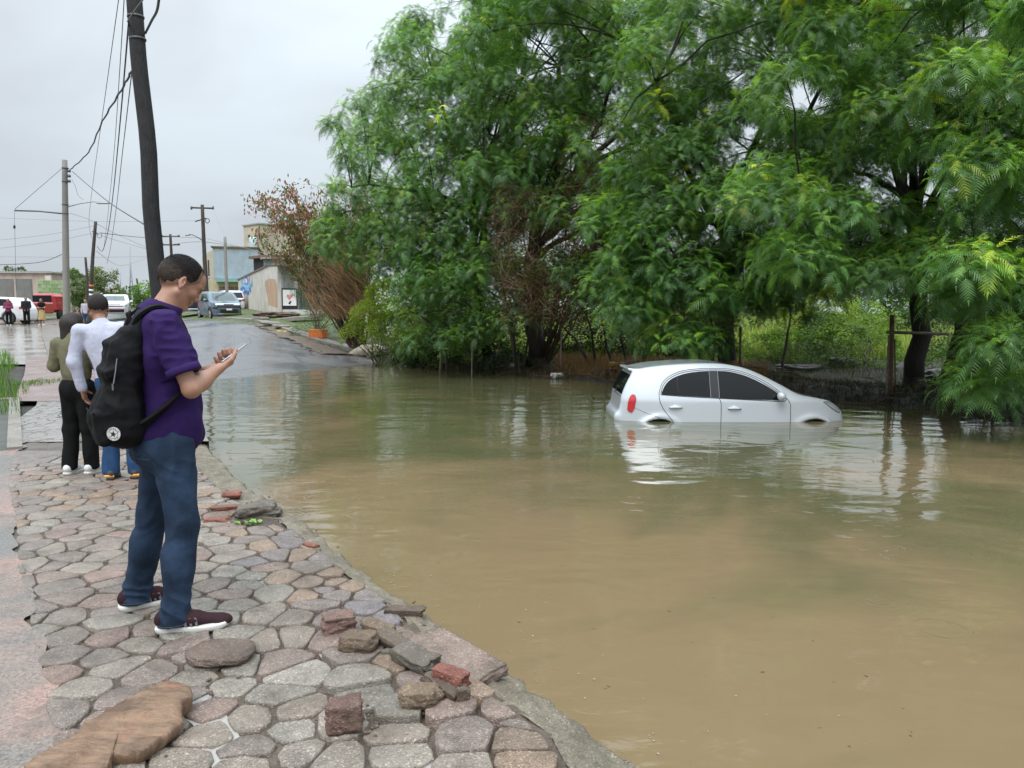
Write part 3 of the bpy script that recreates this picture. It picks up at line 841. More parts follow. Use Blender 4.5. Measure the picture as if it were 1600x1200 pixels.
rock('slab_piece', 'dark splintered slab fragment in the middle of the rubble', 'slab piece', 615, 1012, (.19, .07, .05), M_R_BRN, 0.02, 19, -.7, (.25, .1), boxy=.7)
rock('slab_piece', 'pale flat slab fragment left of the dark splintered one', 'slab piece', 590, 988, (.17, .07, .04), M_R_TAN, 0.03, 20, -.5, (.2, .1), boxy=.7)
rock('slab_piece', 'grey angular kerb chunk behind the red brick', 'slab piece', 650, 1040, (.22, .11, .06), M_R_GRY, 0.02, 22, -.75, (.15, .05), boxy=.9)
rock('kerb_slab', 'broad pink kerb slab tilted behind the rubble', 'slab', 705, 1035, (.50, .24, .05), M_ST_PINK, -.01, 24, -.85, (.0, .03), boxy=.93, rough=.05)
rock('slab_piece', 'dark curled slab edge overhanging the water', 'slab piece', 632, 962, (.20, .07, .045), M_R_BRN, -.01, 26, -.05, (.1, .0), boxy=.75)
rock('slab_piece', 'small upright shard at the right end of the rubble', 'slab piece', 722, 1106, (.05, .03, .085), M_R_BRN, 0.0, 28, .4, (.2, .1), boxy=.7)
rock('pebble', 'small dark pebble between the tan cobble and the slabs', 'pebble', 604, 1024, (.05, .04, .03), M_R_GRY, .01, 30, .4, boxy=.4)
rock('loose_stone', 'big grey rough rubble lump beside the puddle pocket', 'stone', 402, 806, (.30, .22, .10), M_R_GRY, -.03, 31, .5, boxy=.5, rough=.2)
rock('loose_stone', 'smaller grey lump at the water edge of the puddle pocket', 'stone', 424, 806, (.16, .14, .06), M_R_GRY, -.05, 33, .2, boxy=.45, rough=.2)
rock('brick_piece', 'small orange red brick bit nearest the kerb behind the jeans', 'brick piece', 363, 777, (.14, .09, .05), M_R_RED, .0, 35, .2, boxy=.8)
rock('brick_piece', 'long red brick bit left of the grey rubble lump', 'brick piece', 350, 797, (.19, .09, .04), M_R_RED, .0, 37, .3, boxy=.8)
rock('brick_piece', 'dull red brick bit set into the paving near the knee', 'brick piece', 338, 815, (.17, .09, .03), M_R_RED, .0, 39, .1, boxy=.8)
rock('brick_piece', 'crumbled rusty brick bit on the violet paving by the water', 'brick piece', 486, 855, (.12, .05, .03), M_R_RED, .0, 41, -.6, boxy=.6)
# chips and crumbs of mortar round the rubble and along the broken edge
b = MB(); rs = np.random.RandomState(23); spots = [(545, 1000), (585, 1020), (615, 1040), (650, 1075), (690, 1110), (720, 1090), (560, 1130), (640, 980), (390, 800), (360, 790), (480, 860), (300, 1090), (270, 1160), (380, 1030)]
for k in range(190):
    q = spots[rs.randint(len(spots))]; p = atz(q[0] + rs.normal(0, 26), q[1] + rs.normal(0, 16), 0); s_ = rs.uniform(.004, .016) * (1.6 if k % 9 == 0 else 1); b.box((p[0], p[1], .004 + s_ * .3), (s_ * rs.uniform(.8, 1.6), s_, s_ * .7), R=rotm(rs.uniform(-.5, .5), rs.uniform(-.5, .5), rs.rand() * 6), bev=s_ * .22)
tag(b.obj('rubble_chips', M_R_BRN), kind='stuff')
# big broken tan slab in the lower left corner
def big_slab():
    px = [(40, 1200), (52, 1188), (110, 1160), (168, 1120), (205, 1100), (262, 1070), (300, 1080), (303, 1098), (280, 1112), (286, 1132), (250, 1160), (215, 1180), (175, 1182), (160, 1215), (60, 1240)]
    P = np.array([atz(a, b_, .04)[:2] for a, b_ in px])
    d = []
    for i in range(len(P)):
        a, b_ = P[i], P[(i + 1) % len(P)]; k = max(1, int(np.linalg.norm(b_ - a) / .02))
        for q in range(k): d.append(a + (b_ - a) * q / k)
    P = np.array(d); c = P.mean(0); P = P + np.stack([n2(P[:, 0], P[:, 1], 26, 3, 3), n2(P[:, 0], P[:, 1], 26, 3, 9)], 1) * .013
    m = len(P); V = []; rings = [(.90, .0), (.99, .028), (1.0, .046), (.975, .055), (.85, .058), (.62, .06), (.35, .062), (.1, .06)]
    for s_, z in rings:
        for p in P:
            q = c + (p - c) * s_; zz = z
            if z > .03:
                st = float(np.clip((q[1] - (c[1] + .02) - (q[0] - c[0]) * .45) / .035, 0, 1))
                zz += st * .018 + float(n2((q[0] * .9 + q[1] * .5) * .8, (q[1] * .9 - q[0] * .5) * 3.2, 9, 4, 6)) * .009
            V.append((q[0], q[1], zz))
    F = [(k * m + i, k * m + (i + 1) % m, (k + 1) * m + (i + 1) % m, (k + 1) * m + i) for k in range(len(rings) - 1) for i in range(m)]
    F.append(tuple((len(rings) - 1) * m + i for i in range(m)))
    mm = mat('slab_tan', (.24, .16, .10), .5); t = NT(mm); g = t.coord('Object')
    f = t.noise(g, 5, 5, .65); s2 = t.noise(t.n('ShaderNodeMapping', {'Vector': g, 'Rotation': (0, 0, -.5), 'Scale': (1, 5, 1)}).outputs[0], 7, 5, .7)
    cc = t.ramp(f, [(.3, (.085, .05, .032)), (.44, (.165, .10, .06)), (.58, (.25, .16, .10)), (.72, (.21, .085, .052))])
    t.set('Base Color', t.mix(1.0, cc, t.ramp(s2, [(.3, .55), (.55, 1.05), (.7, 1.25)]), 'MULTIPLY')); t.set('Roughness', t.maprange(s2, .3, .7, .3, .7))
    t.set('Normal', t.bump(t.math('ADD', t.math('MULTIPLY', s2, 1.2), t.math('MULTIPLY', t.noise(g, 110, 4, .7), .35)), 1.0, .012))
    o = link_mesh('broken_slab', np_mesh('broken_slab', np.array(V), F, mm, smooth=True))
    tag(o, 'large jagged tan brown concrete slab broken loose in the bottom left corner', 'slab')
big_slab()
# sprig growing in the puddle pocket
pocket = atz(405, 812, 0)
MB().add([(pocket[0] - .22, pocket[1] - .16, -.019), (pocket[0] + .16, pocket[1] - .2, -.019), (pocket[0] + .12, pocket[1] + .12, -.019), (pocket[0] - .12, pocket[1] + .14, -.019)], [(0, 1, 2, 3)]).obj('pocket_puddle', M_PUD)['kind'] = 'structure'
M_LEAF_Y = mat('fresh_leaf', (.16, .33, .05), .4, var=.2)
b = MB()
for k in range(14):
    a = RS.rand() * 6.28; L = RS.uniform(.04, .09); e = RS.uniform(.15, .8)
    d = np.array([cos(a) * cos(e), sin(a) * cos(e), sin(e)]); s = np.array([-sin(a), cos(a), 0]) * L * .28; o = atz(390, 819, 0) + np.array([RS.uniform(-.07, .07), RS.uniform(-.04, .04), 0])
    b.add([o, o + d * L * .5 + s, o + d * L - np.array([0, 0, .01]), o + d * L * .5 - s], [(0, 1, 2, 3)])
tag(b.obj('leafy_sprig', M_LEAF_Y), 'bright green sprig growing beside the small puddle in the broken kerb', 'plant')

# ---------------------------------------------------------------- grass patch on the left
def blades(name, pts, h, w, mats, kind='stuff', seed=0, lean=.5, parent=None, wind=0.0, per=1):
    r = np.random.RandomState(seed); n = len(pts); P = np.repeat(np.asarray(pts), per, 0); n = len(P)
    a = r.rand(n) * 2 * pi; H = h * r.uniform(.5, 1.3, n); W = w * r.uniform(.6, 1.2, n); ln = r.uniform(.1, lean, n) * H
    d = np.stack([np.cos(a), np.sin(a), np.zeros(n)], 1); s = np.stack([-np.sin(a), np.cos(a), np.zeros(n)], 1) * W[:, None] / 2
    up = np.array([0, 0, 1.0])
    V = np.stack([P - s, P + s, P + d * ln[:, None] * .4 + up * H[:, None] * .6 + s * .7, P + d * ln[:, None] * .4 + up * H[:, None] * .6 - s * .7, P + d * ln[:, None] + up * H[:, None] * .92], 1)
    b_ = np.arange(n) * 5
    T = np.concatenate([np.stack([b_, b_ + 1, b_ + 2], 1), np.stack([b_, b_ + 2, b_ + 3], 1), np.stack([b_ + 3, b_ + 2, b_ + 4], 1)])
    col = np.repeat(r.uniform(.7, 1.3, n), 5)[:, None] * np.ones((1, 3))
    me = np_mesh(name, V.reshape(-1, 3), T, mats, midx=np.tile(r.randint(0, len(mats), n), 3), col=col)
    o = link_mesh(name, me, parent)
    if kind: o['kind'] = kind
    return o
def leafmat(name, c, trans=.35, rough=.42, var=.25, tint=False, spec=.4):
    m = mat(name, c, rough, spec=spec); t = NT(m)
    if tint:
        at_ = t.n('ShaderNodeAttribute', attribute_name='tint').outputs['Color']
        base = t.n('ShaderNodeVectorMath', {0: at_, 1: c}, operation='MULTIPLY').outputs[0]
    else: base = None
    if base is not None: t.set('Base Color', base)
    tr = t.n('ShaderNodeBsdfTranslucent'); ms = t.n('ShaderNodeMixShader', {0: trans})
    if base is not None:
        k = t.n('ShaderNodeVectorMath', {0: base, 1: (1.5, 1.45, .55)}, operation='MULTIPLY').outputs[0]; t.t.links.new(k, tr.inputs[0])
    else: tr.inputs[0].default_value = (c[0] * 1.5, c[1] * 1.45, c[2] * .55, 1)
    t.t.links.new(t.p.outputs[0], ms.inputs[1]); t.t.links.new(tr.outputs[0], ms.inputs[2]); t.t.links.new(ms.outputs[0], t.o.inputs['Surface'])
    return m
M_GR1 = leafmat('grass_bright', (.10, .22, .025), tint=True); M_GR2 = leafmat('grass_mid', (.07, .15, .02), tint=True); M_GR3 = leafmat('grass_dry', (.20, .19, .06), tint=True)
y = RS.uniform(11.2, 25, 26000); x = RS.uniform(-17, -5, 26000); k = (x < (y * -.652 + .25 * n2(x, y, 1.5, 2, 4))) & (x > y * -.78)
gp = np.stack([x[k], y[k], cap(y[k]) - .04], 1)
blades('grass', gp, .22, .012, [M_GR1, M_GR1, M_GR2], seed=3)
gp = [(x, y, float(cap(y)) - .01) for x, y in zip(RS.uniform(-.5, .5, 500) * .8 + atz(62, 600, 0)[0], RS.uniform(-1, 1, 500) * .7 + atz(62, 600, 0)[1])]
blades('path_weeds', gp, .07, .01, [M_GR1, M_GR2], seed=5)

# ================================================================ TREES AND PLANTS
def frond(rs, d, L, nl, droop, o=(0, 0, 0), tri=False, lw=.17):
    """one pinnate leaf: returns quads (n,4,3)"""
    o = np.asarray(o, float); d = d / np.linalg.norm(d); P = [o]; T = []
    k = nl + 2
    for i in range(k):
        T.append(d); P.append(P[-1] + d * L / k); d = d + np.array([0, 0, -droop / k]); d /= np.linalg.norm(d)
    out = []
    for i in range(2, k):
        t = (i - 1.0) / (k - 1); l = L * .33 * (sin(pi * min(1, .22 + t * .72)) ** .8) * rs.uniform(.85, 1.1)
        s = np.cross(T[i - 1], [0, 0, 1.0]); s /= np.linalg.norm(s) + 1e-6; n = np.cross(s, T[i - 1])
        for sg in (-1, 1):
            ld = s * sg * .80 + T[i - 1] * .62 - n * rs.uniform(-.05, .35); ld /= np.linalg.norm(ld)
            ws = np.cross(ld, n); ws /= np.linalg.norm(ws) + 1e-6; w = l * lw
            b = P[i]; m = b + ld * l * .42; tip = b + ld * l + np.array([0, 0, -.14 * l])
            out.append([b + ws * w * .9, tip, b - ws * w * .9] if tri else [b, m + ws * w, tip, m - ws * w])
    w = s * .0016
    if tri:
        out.append([P[k - 1] + s * .012, P[k - 1] + T[-1] * L * .24, P[k - 1] - s * .012]); out.append([P[0] - w, P[0] + w, P[-1]])
    else:
        out.append([P[k - 1], P[k - 1] + T[-1] * L * .09 + s * .012, P[k - 1] + T[-1] * L * .24, P[k - 1] + T[-1] * L * .09 - s * .012])
        out.append([P[0] - w, P[0] + w, P[-1] + w * .5, P[-1] - w * .5])   # thin rachis
    return np.array(out)
def sprig_protos(n, nf, nl, seed, L=.34, droop=1.5, young_lit=.3, lw=.17, tri=False):
    rs = np.random.RandomState(seed); res = []
    for q in range(n):
        Q = []; Cc = []
        for i in range(nf):
            a = i * 2.399 + rs.uniform(-.3, .3); f = i / max(1, nf - 1); e = radians(-5 + 62 * f) + rs.uniform(-.2, .2)
            d = np.array([cos(a) * cos(e), sin(a) * cos(e), sin(e)]); base = np.array([0, 0, -.16 + .16 * f])
            LL = L * (1.05 - .38 * f) * rs.uniform(.8, 1.15)
            fr = frond(rs, d, LL, nl, droop * rs.uniform(.75, 1.3), base, tri, lw); Q.append(fr)
            yg_lit = young_lit * max(0, (f - .55) / .45) * 2.2  # young tip green, exaggerated to stand in for lit tips
            c = np.array([1, 1, 1]) * rs.uniform(.72, 1.25) * (1 + np.array([1.5, 1.2, .15]) * yg_lit)
            Cc.append(np.tile(c, (len(fr), 1)))
        res.append((np.concatenate(Q), np.concatenate(Cc)))
    return res
def place_sprigs(protos, P, axis, scale, tint, rs):
    """P (n,3), axis (n,3) twig direction -> V,F,C"""
    V = []; C = []
    pid = rs.randint(0, len(protos), len(P))
    for k, (Q, Cc) in enumerate(protos):
        I = np.where(pid == k)[0]
        if not len(I): continue
        ax = axis[I]; ax = ax / np.linalg.norm(ax, axis=1)[:, None]
        # keep droop vertical: tilt only partly towards the axis
        z = ax * .45 + np.array([0, 0, 1.0]) * .75; z /= np.linalg.norm(z, axis=1)[:, None]
        th = rs.rand(len(I)) * 2 * pi; h = np.stack([np.cos(th), np.sin(th), np.zeros(len(I))], 1)
        x = np.cross(h, z); x /= np.linalg.norm(x, axis=1)[:, None]; y = np.cross(z, x)
        R = np.stack([x, y, z], 2) * scale[I][:, None, None]
        q = Q.reshape(-1, 3)
        W = np.einsum('nij,mj->nmi', R, q) + P[I][:, None, :]
        nv = Q.shape[1]; V.append(W.reshape(-1, 3)); C.append((np.repeat(Cc, nv, 0)[None] * tint[I][:, None, :]).reshape(-1, 3))
    V = np.concatenate(V); C = np.concatenate(C); F = np.arange(len(V)).reshape(-1, nv)
    return V, F, C
def inpoly(px, py, poly):
    r = np.zeros(len(px), bool); n = len(poly)
    for i in range(n):
        x1, y1 = poly[i]; x2, y2 = poly[(i + 1) % n]
        c = ((y1 > py) != (y2 > py)) & (px < (x2 - x1) * (py - y1) / (y2 - y1 + 1e-9) + x1); r ^= c
    return r
def project(P):
    d = P - np.array([0, 0, CAMZ]); f = d[:, 1] * CP - d[:, 2] * SP; u = d[:, 1] * SP + d[:, 2] * CP
    return 800 + 1200 * d[:, 0] / f, 600 - 1200 * u / f
GAPS = [(1255, 138, 34), (1282, 150, 22), (1340, 265, 17), (1228, 100, 10), (1150, 118, 15), (1420, 300, 12), (1330, 60, 15), (1060, 70, 16), (935, 212, 22), (950, 225, 15), (775, 198, 14), (838, 190, 16), (1500, 120, 14), (1325, 322, 9), (1090, 50, 12), (1180, 190, 12), (900, 330, 10), (865, 95, 18), (690, 62, 14), (610, 250, 10), (1545, 260, 9), (1395, 120, 10), (845, 60, 26), (820, 110, 14)]
def lobes_in(poly, D0, D1, n, rs, seed=0):
    xs = [p[0] for p in poly]; ys = [p[1] for p in poly]
    px = rs.uniform(min(xs), max(xs), n * 60); py = rs.uniform(min(ys), max(ys), n * 60); k = inpoly(px, py, poly); px, py = px[k], py[k]
    C = np.array([at(a, b, rs.uniform(D0, D1)) for a, b in zip(px, py)]); W = np.array([1, .45, 1]); out = [0]; d = np.linalg.norm((C - C[0]) * W, axis=1) 
    for _ in range(n - 1):
        i = int(np.argmax(d * rs.uniform(.6, 1, len(d)))); out.append(i); d = np.minimum(d, np.linalg.norm((C - C[i]) * W, axis=1))
    return C[out]
def branch(mb, a, b, r0, r1, rs, n=7, sag=.12, m=0, sides=6):
    a = np.asarray(a, float); b = np.asarray(b, float); t = np.linspace(0, 1, n)[:, None]; L = np.linalg.norm(b - a)
    off = np.sin(t * pi) * (rs.uniform(-1, 1, 3) * L * sag * .6 + np.array([0, 0, L * sag]))
    P = a + (b - a) * t + off + np.concatenate([[np.zeros(3)], rs.uniform(-1, 1, (n - 2, 3)) * L * .02, [np.zeros(3)]])
    mb.tube(P, np.linspace(r0, r1, n), sides, m); return P
M_LEAF = leafmat('leaf_green', (.096, .205, .066), .40, .38, tint=True)
M_LEAF_DK = leafmat('leaf_deep_green', (.076, .170, .054), .40, .38, tint=True)
def bark_mat(name, c):
    m = mat(name, c, .7); t = NT(m); co = t.coord('Object')
    mp = t.n('ShaderNodeMapping', {'Vector': co, 'Scale': (1, 1, .18)}).outputs[0]
    f = t.noise(mp, 26, 5, .7); g = t.noise(co, 2.5, 4, .6)
    cc = t.ramp(f, [(.3, tuple(v * .4 for v in c)), (.6, c), (.8, tuple(v * 1.6 for v in c))])
    t.set('Base Color', t.mix(1.0, cc, t.ramp(g, [(.3, .6), (.7, 1.3)]), 'MULTIPLY')); t.set('Normal', t.bump(f, 1.0, .03)); return m
M_BARK = bark_mat('bark_dark', (.040, .030, .023)); M_BARK_B = bark_mat('bark_brown', (.13, .085, .055)); M_TWIG = mat('twig', (.10, .07, .045), .7)
def tree(label, base, top, r0, polys, protos, mleaf, seed, nsp, lob, spr, group, trunk_bend=None, dark=None, extra=None, sky_gaps=True, rl=.65, gapk=1.0):
    """base/top: trunk ends; polys: list of (polygon, D0, D1, nlobes)"""
    rs = np.random.RandomState(seed); root = thing('shade_tree', label, 'tree', base, group=group)
    b3 = np.asarray(base, float)
    tb = MB(); tr = branch(tb, b3 * 0, np.asarray(top) - b3, r0, r0 * .55, rs, 9, .04, sides=12)
    # root flare
    tb.tube([(0, 0, -.25), (0, 0, .02), tr[1] * .5], [r0 * 1.7, r0 * 1.35, r0 * 1.0], 12)
    L = []
    for poly, D0, D1, n in polys: L.append(lobes_in(poly, D0, D1, n, rs))
    L = np.concatenate(L); RL = np.full(len(L), rl); WL = np.ones(len(L))
    if extra:
        L = np.concatenate([L, np.array([at(*e[:3]) for e in extra])]); RL = np.concatenate([RL, [e[3] for e in extra]]); WL = np.concatenate([WL, [.45] * len(extra)])
    # main limbs
    K = max(4, len(L) // 9); idx = rs.choice(len(L), K, replace=False); limbs = []
    for i in idx:
        s = tr[rs.randint(5, 9)]; e = L[i] - b3; limbs.append(branch(tb, s, e * .9 + s * .1, r0 * .38, r0 * .12, rs, 9, .10, sides=7))
    nodes = np.concatenate([l[2:] for l in limbs] + [tr[-2:]])
    for i in range(len(L)):
        e = L[i] - b3; d = np.linalg.norm(nodes - e, axis=1); s = nodes[np.argmin(d)]
        branch(tb, s, e, r0 * .10, .012, rs, 6, .08, sides=4)
    # sprigs around every lobe
    n = nsp; li = rs.choice(len(L), n, p=WL / WL.sum()); v = rs.normal(size=(n, 3)); v /= np.linalg.norm(v, axis=1)[:, None]; v[:, 2] = np.abs(v[:, 2]) * 1.2 - .55
    rad = RL[li] * rs.uniform(.35, 1.05, n) ** .6
    P = L[li] + v * rad[:, None] * np.array([1.2, 1.2, .85]) + np.array([0, 0, .0])
    if sky_gaps:
        px, py = project(P); keep = np.ones(n, bool)
        for gx, gy, gr in GAPS: keep &= np.hypot(px - gx, (py - gy)) > gr * .8 * gapk + 110 / P[:, 1]
        P, v, li = P[keep], v[keep], li[keep]
    dm = np.median(P[:, 1]); kk = rs.rand(len(P)) < np.where(P[:, 1] > dm + 1.0, .6, 1.0); P, v, li = P[kk], v[kk], li[kk]
    P_ok = P[:, 2] > .12; P, v, li = P[P_ok], v[P_ok], li[P_ok]
    n = len(P); sc_ = spr * rs.uniform(.62, 1.3, n)
    lt = rs.uniform(.7, 1.3, len(L))[li]
    tint = np.ones((n, 3)) * lt[:, None] * rs.uniform(.85, 1.15, n)[:, None]
    yg_lit = rs.rand(n) < .18; tint[yg_lit] *= np.array([1.75, 1.6, .9]); yy = rs.rand(n) < .03; tint[yy] *= np.array([2.6, 1.6, .8])  # young leaf tones, boosted to suggest lit tips and layer contrast
    V, F, C = place_sprigs(protos, P, v + np.array([0, 0, .5]), sc_, tint, rs)
    k = rs.choice(n, min(n, 700), replace=False)
    for i in k: tb.tube([L[li[i]] - b3, (L[li[i]] * .4 + P[i] * .6) - b3 + rs.uniform(-.04, .04, 3), P[i] - b3], [.010, .006, .004], 3, cap=False)
    tb.obj('trunk', M_BARK, root, smooth=True)
    me = np_mesh('crown', V - b3, F, mleaf, col=C); link_mesh('crown', me, root)
    return root, L
PN = sprig_protos(8, 8, 9, 1, .40, 1.55, lw=.085, tri=True); PM = sprig_protos(8, 7, 9, 2, .42, 1.6, lw=.088, tri=True); PF = sprig_protos(8, 6, 8, 3, .47, 1.8, lw=.095, tri=True)
def gb(px, py, D): p = at(px, py, D); p[2] = gz(p[0], p[1]) - .02; return p
G_ = 'shade trees along the flooded roadside'
tree('feathery green tree left of the flood, its crown leaning over the street', gb(765, 560, 25), at(735, 330, 24.5), .17,
     [([(535, 365), (575, 300), (560, 225), (590, 165), (635, 115), (645, 55), (670, 55), (700, 110), (770, 25), (900, -60), (960, 60), (930, 260), (800, 360), (760, 450), (670, 450), (640, 410), (560, 385), (525, 370)], 21.5, 26.5, 145),
      ([(640, 400), (700, 360), (800, 430), (740, 520), (660, 520)], 22.5, 26, 16)], PF, M_LEAF, 21, 5500, 0, .95, G_, rl=.95, extra=[(530, 212, 24, .5), (520, 190, 24, .35), (548, 240, 24, .45), (556, 158, 24, .5), (580, 140, 24.5, .5), (600, 165, 24, .5), (612, 95, 24, .55), (632, 38, 24, .55), (650, 22, 24, .4), (662, 50, 24, .5), (618, 70, 24, .45), (528, 288, 23.5, .4), (548, 262, 24, .45), (512, 352, 23, .45), (505, 385, 23, .45), (520, 330, 23.5, .5), (700, 75, 24, .5), (722, 55, 24, .45), (745, 20, 24, .5), (765, -5, 24, .5), (575, 190, 24, .5)])
tree('tall tree with a thick dark trunk standing left of the flooded silver car', gb(838, 575, 22.3), at(835, 330, 22.3), .27,
     [([(730, -70), (1120, -90), (1140, 120), (1040, 300), (980, 400), (900, 330), (830, 330), (760, 260), (740, 120)], 18.5, 24, 92),
      ([(840, 330), (1000, 300), (980, 430), (880, 470), (740, 400)], 20, 23, 10)], PF, M_LEAF_DK, 22, 3400, 0, .95, G_, rl=.9)
tree('leafy tree whose forked dark trunk rises behind the silver car', gb(1137, 560, 20), at(1140, 330, 19.5), .24,
     [([(945, 330), (960, 180), (1010, 60), (1080, -70), (1350, -90), (1340, 200), (1290, 400), (1200, 470), (1080, 440), (1000, 500), (960, 450)], 14.5, 20, 112),
      ([(975, 330), (1100, 330), (1110, 520), (1020, 540), (985, 470)], 14.5, 17, 12), ([(1180, 390), (1330, 390), (1290, 430), (1200, 470)], 15, 17, 9), ([(640, 420), (820, 420), (800, 500), (660, 530)], 20, 21.5, 12), ([(880, 400), (1000, 400), (1010, 480), (930, 470)], 18, 20, 8)], PM, M_LEAF_DK, 23, 5200, 0, .92, G_, rl=.72)
tree('leafy tree with the straight dark trunk just right of the rusty pipe frame', gb(1428, 612, 15.6), at(1432, 300, 15.6), .20,
     [([(1230, -90), (1650, -90), (1680, 300), (1640, 450), (1500, 400), (1400, 420), (1260, 425), (1190, 385), (1220, 200)], 11.5, 17, 118), ([(1240, 370), (1420, 370), (1390, 410), (1270, 440)], 13, 15, 8)], PN, M_LEAF, 24, 4900, 0, .90, G_, rl=.62)
tree('nearest leafy tree at the right edge with its trunk leaning out of the frame', gb(1625, 640, 13.6), at(1590, 560, 13.9) * .0 + at(1680, 380, 13.2), .17,
     [([(1480, 120), (1700, -90), (1800, 300), (1760, 600), (1640, 590), (1540, 590), (1500, 520), (1490, 420), (1540, 300)], 9.8, 13.2, 40), ([(1500, 430), (1620, 430), (1600, 600), (1530, 590)], 10.5, 12, 9)], PN, M_LEAF, 25, 1900, 0, .85, G_, rl=.5)
# leaning second trunk behind the pipe frame
lt = thing('leaning_tree', 'short dark leaning trunk between the pipe frame and the right edge', 'tree', gb(1478, 612, 15.4), group=G_)
lb = MB(); o_ = gb(1478, 612, 15.4); branch(lb, (0, 0, -.1), at(1530, 440, 15.5) - o_, .21, .12, RS, 8, .05, sides=10); branch(lb, at(1500, 530, 15.4) - o_, at(1470, 400, 15.9) - o_, .09, .05, RS, 6, .05); lb.obj('trunk', M_BARK, lt, smooth=True)

ORD = 'first second third fourth fifth sixth seventh eighth ninth tenth eleventh twelfth thirteenth fourteenth fifteenth sixteenth seventeenth'.split()
# single-leaf clouds for bushes
def leafcloud(P, size, rs, nrm=None, asp=.45, droop=.0):
    n = len(P); a = rs.rand(n) * 2 * pi; e = rs.uniform(-.9, .7, n) - droop
    d = np.stack([np.cos(a) * np.cos(e), np.sin(a) * np.cos(e), np.sin(e)], 1); u = rs.normal(size=(n, 3)); s = np.cross(d, u); s /= np.linalg.norm(s, axis=1)[:, None]
    l = size * rs.uniform(.6, 1.3, n)[:, None]
    V = np.stack([P - d * l * .5, P + s * l * asp * .5, P + d * l * .5, P - s * l * asp * .5], 1)
    return V.reshape(-1, 3), np.arange(4 * n).reshape(-1, 4)
def bush(name, label, cat, lobes, n, size, m, seed, base, stems=8, group=None, asp=.45, tintf=None, kind=None, droop=0.0, stem_m=None, sr=.02):
    """lobes: list of (center, radii)"""
    rs = np.random.RandomState(seed); lb = np.array([np.r_[c, r] for c, r in lobes]); vol = lb[:, 3] * lb[:, 5] + .01; li = rs.choice(len(lb), n, p=vol / vol.sum())
    v = rs.normal(size=(n, 3)); v /= np.linalg.norm(v, axis=1)[:, None]; rad = rs.uniform(.35, 1.05, n) ** .5
    # break the outline into clumps
    P = lb[li, :3] + v * rad[:, None] * lb[li, 3:]
    P = P + np.stack([vnoise(P, 1.7, k) for k in (1, 2, 3)], 1) * .22
    keep = fbm(P, 2.2, 2, 9) > -.25; P = P[keep]; n = len(P)
    V, F = leafcloud(P, size, rs, asp=asp, droop=droop)
    c = np.repeat((1 + .35 * fbm(P, 1.6, 2, 4))[:, None] * rs.uniform(.75, 1.25, (n, 1)) * np.ones((1, 3)), 4, 0)
    if tintf is not None: c = c * np.repeat(tintf(P, rs), 4, 0)
    base = np.asarray(base, float); root = thing(name, label, cat, base, group=group)
    link_mesh('foliage', np_mesh('foliage', V - base, F, m, col=np.clip(c, .05, 6)), root)
    if stems:
        b = MB()
        for k in range(stems):
            q = lb[rs.randint(len(lb))]; e = q[:3] + rs.uniform(-.5, .5, 3) * q[3:]
            branch(b, rs.uniform(-.12, .12, 3) * np.array([1, 1, 0]), e - base, sr, sr * .3, rs, 6, .06, sides=5)
        b.obj('stem', stem_m or M_TWIG, root)
    return root
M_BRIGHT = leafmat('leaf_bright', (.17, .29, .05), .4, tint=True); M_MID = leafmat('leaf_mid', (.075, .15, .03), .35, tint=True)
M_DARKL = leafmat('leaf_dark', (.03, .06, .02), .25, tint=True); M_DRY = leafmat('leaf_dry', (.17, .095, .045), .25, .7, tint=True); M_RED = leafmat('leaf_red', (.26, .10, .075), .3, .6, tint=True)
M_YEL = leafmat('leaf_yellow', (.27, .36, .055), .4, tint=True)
def W3(px, py, D, rx, ry, rz): return (at(px, py, D), (rx, ry, rz))
bush('bright_shrub', 'bright yellow green shrub spilling over the kerb behind the white sack', 'shrub', [W3(575, 500, 25.4, .85, .7, .8), W3(550, 518, 25.6, .45, .6, .45), W3(612, 512, 24.8, .8, .7, .6), W3(592, 462, 25.6, .7, .7, .6), W3(640, 525, 24.4, .6, .6, .4)], 17000, .085, M_YEL, 3, gb(590, 548, 26.5), group=None)
bush('feathery_shrub', 'dark feathery shrub in front of the old shopfront with the poster', 'shrub', [W3(497, 470, 33, .75, .7, 1.1), W3(485, 520, 32.5, .8, .6, .5), W3(470, 440, 34, .5, .5, .8), W3(515, 500, 31.5, .6, .6, .7)], 16000, .09, M_DARKL, 4, gb(497, 515, 32.5), asp=.16, stems=12, tintf=lambda P, rs: np.tile([1.6, 1.9, 1.6], (len(P), 1)))
def redt(P, rs):
    px, py = project(P); k = np.clip((420 - py) / 90, 0, 1)[:, None]; r = rs.rand(len(P), 1)
    return np.where(r < .10 + k * .42, np.array([[1.7, .72, .8]]), np.where(r < .6, np.array([[1.1, 1.0, .55]]), np.array([[.45, 1.05, .45]])))
rt = thing('rust_leaved_tree', 'sparse tree with rusty red leaves leaning over the white graffiti wall', 'tree', gb(560, 528, 29))
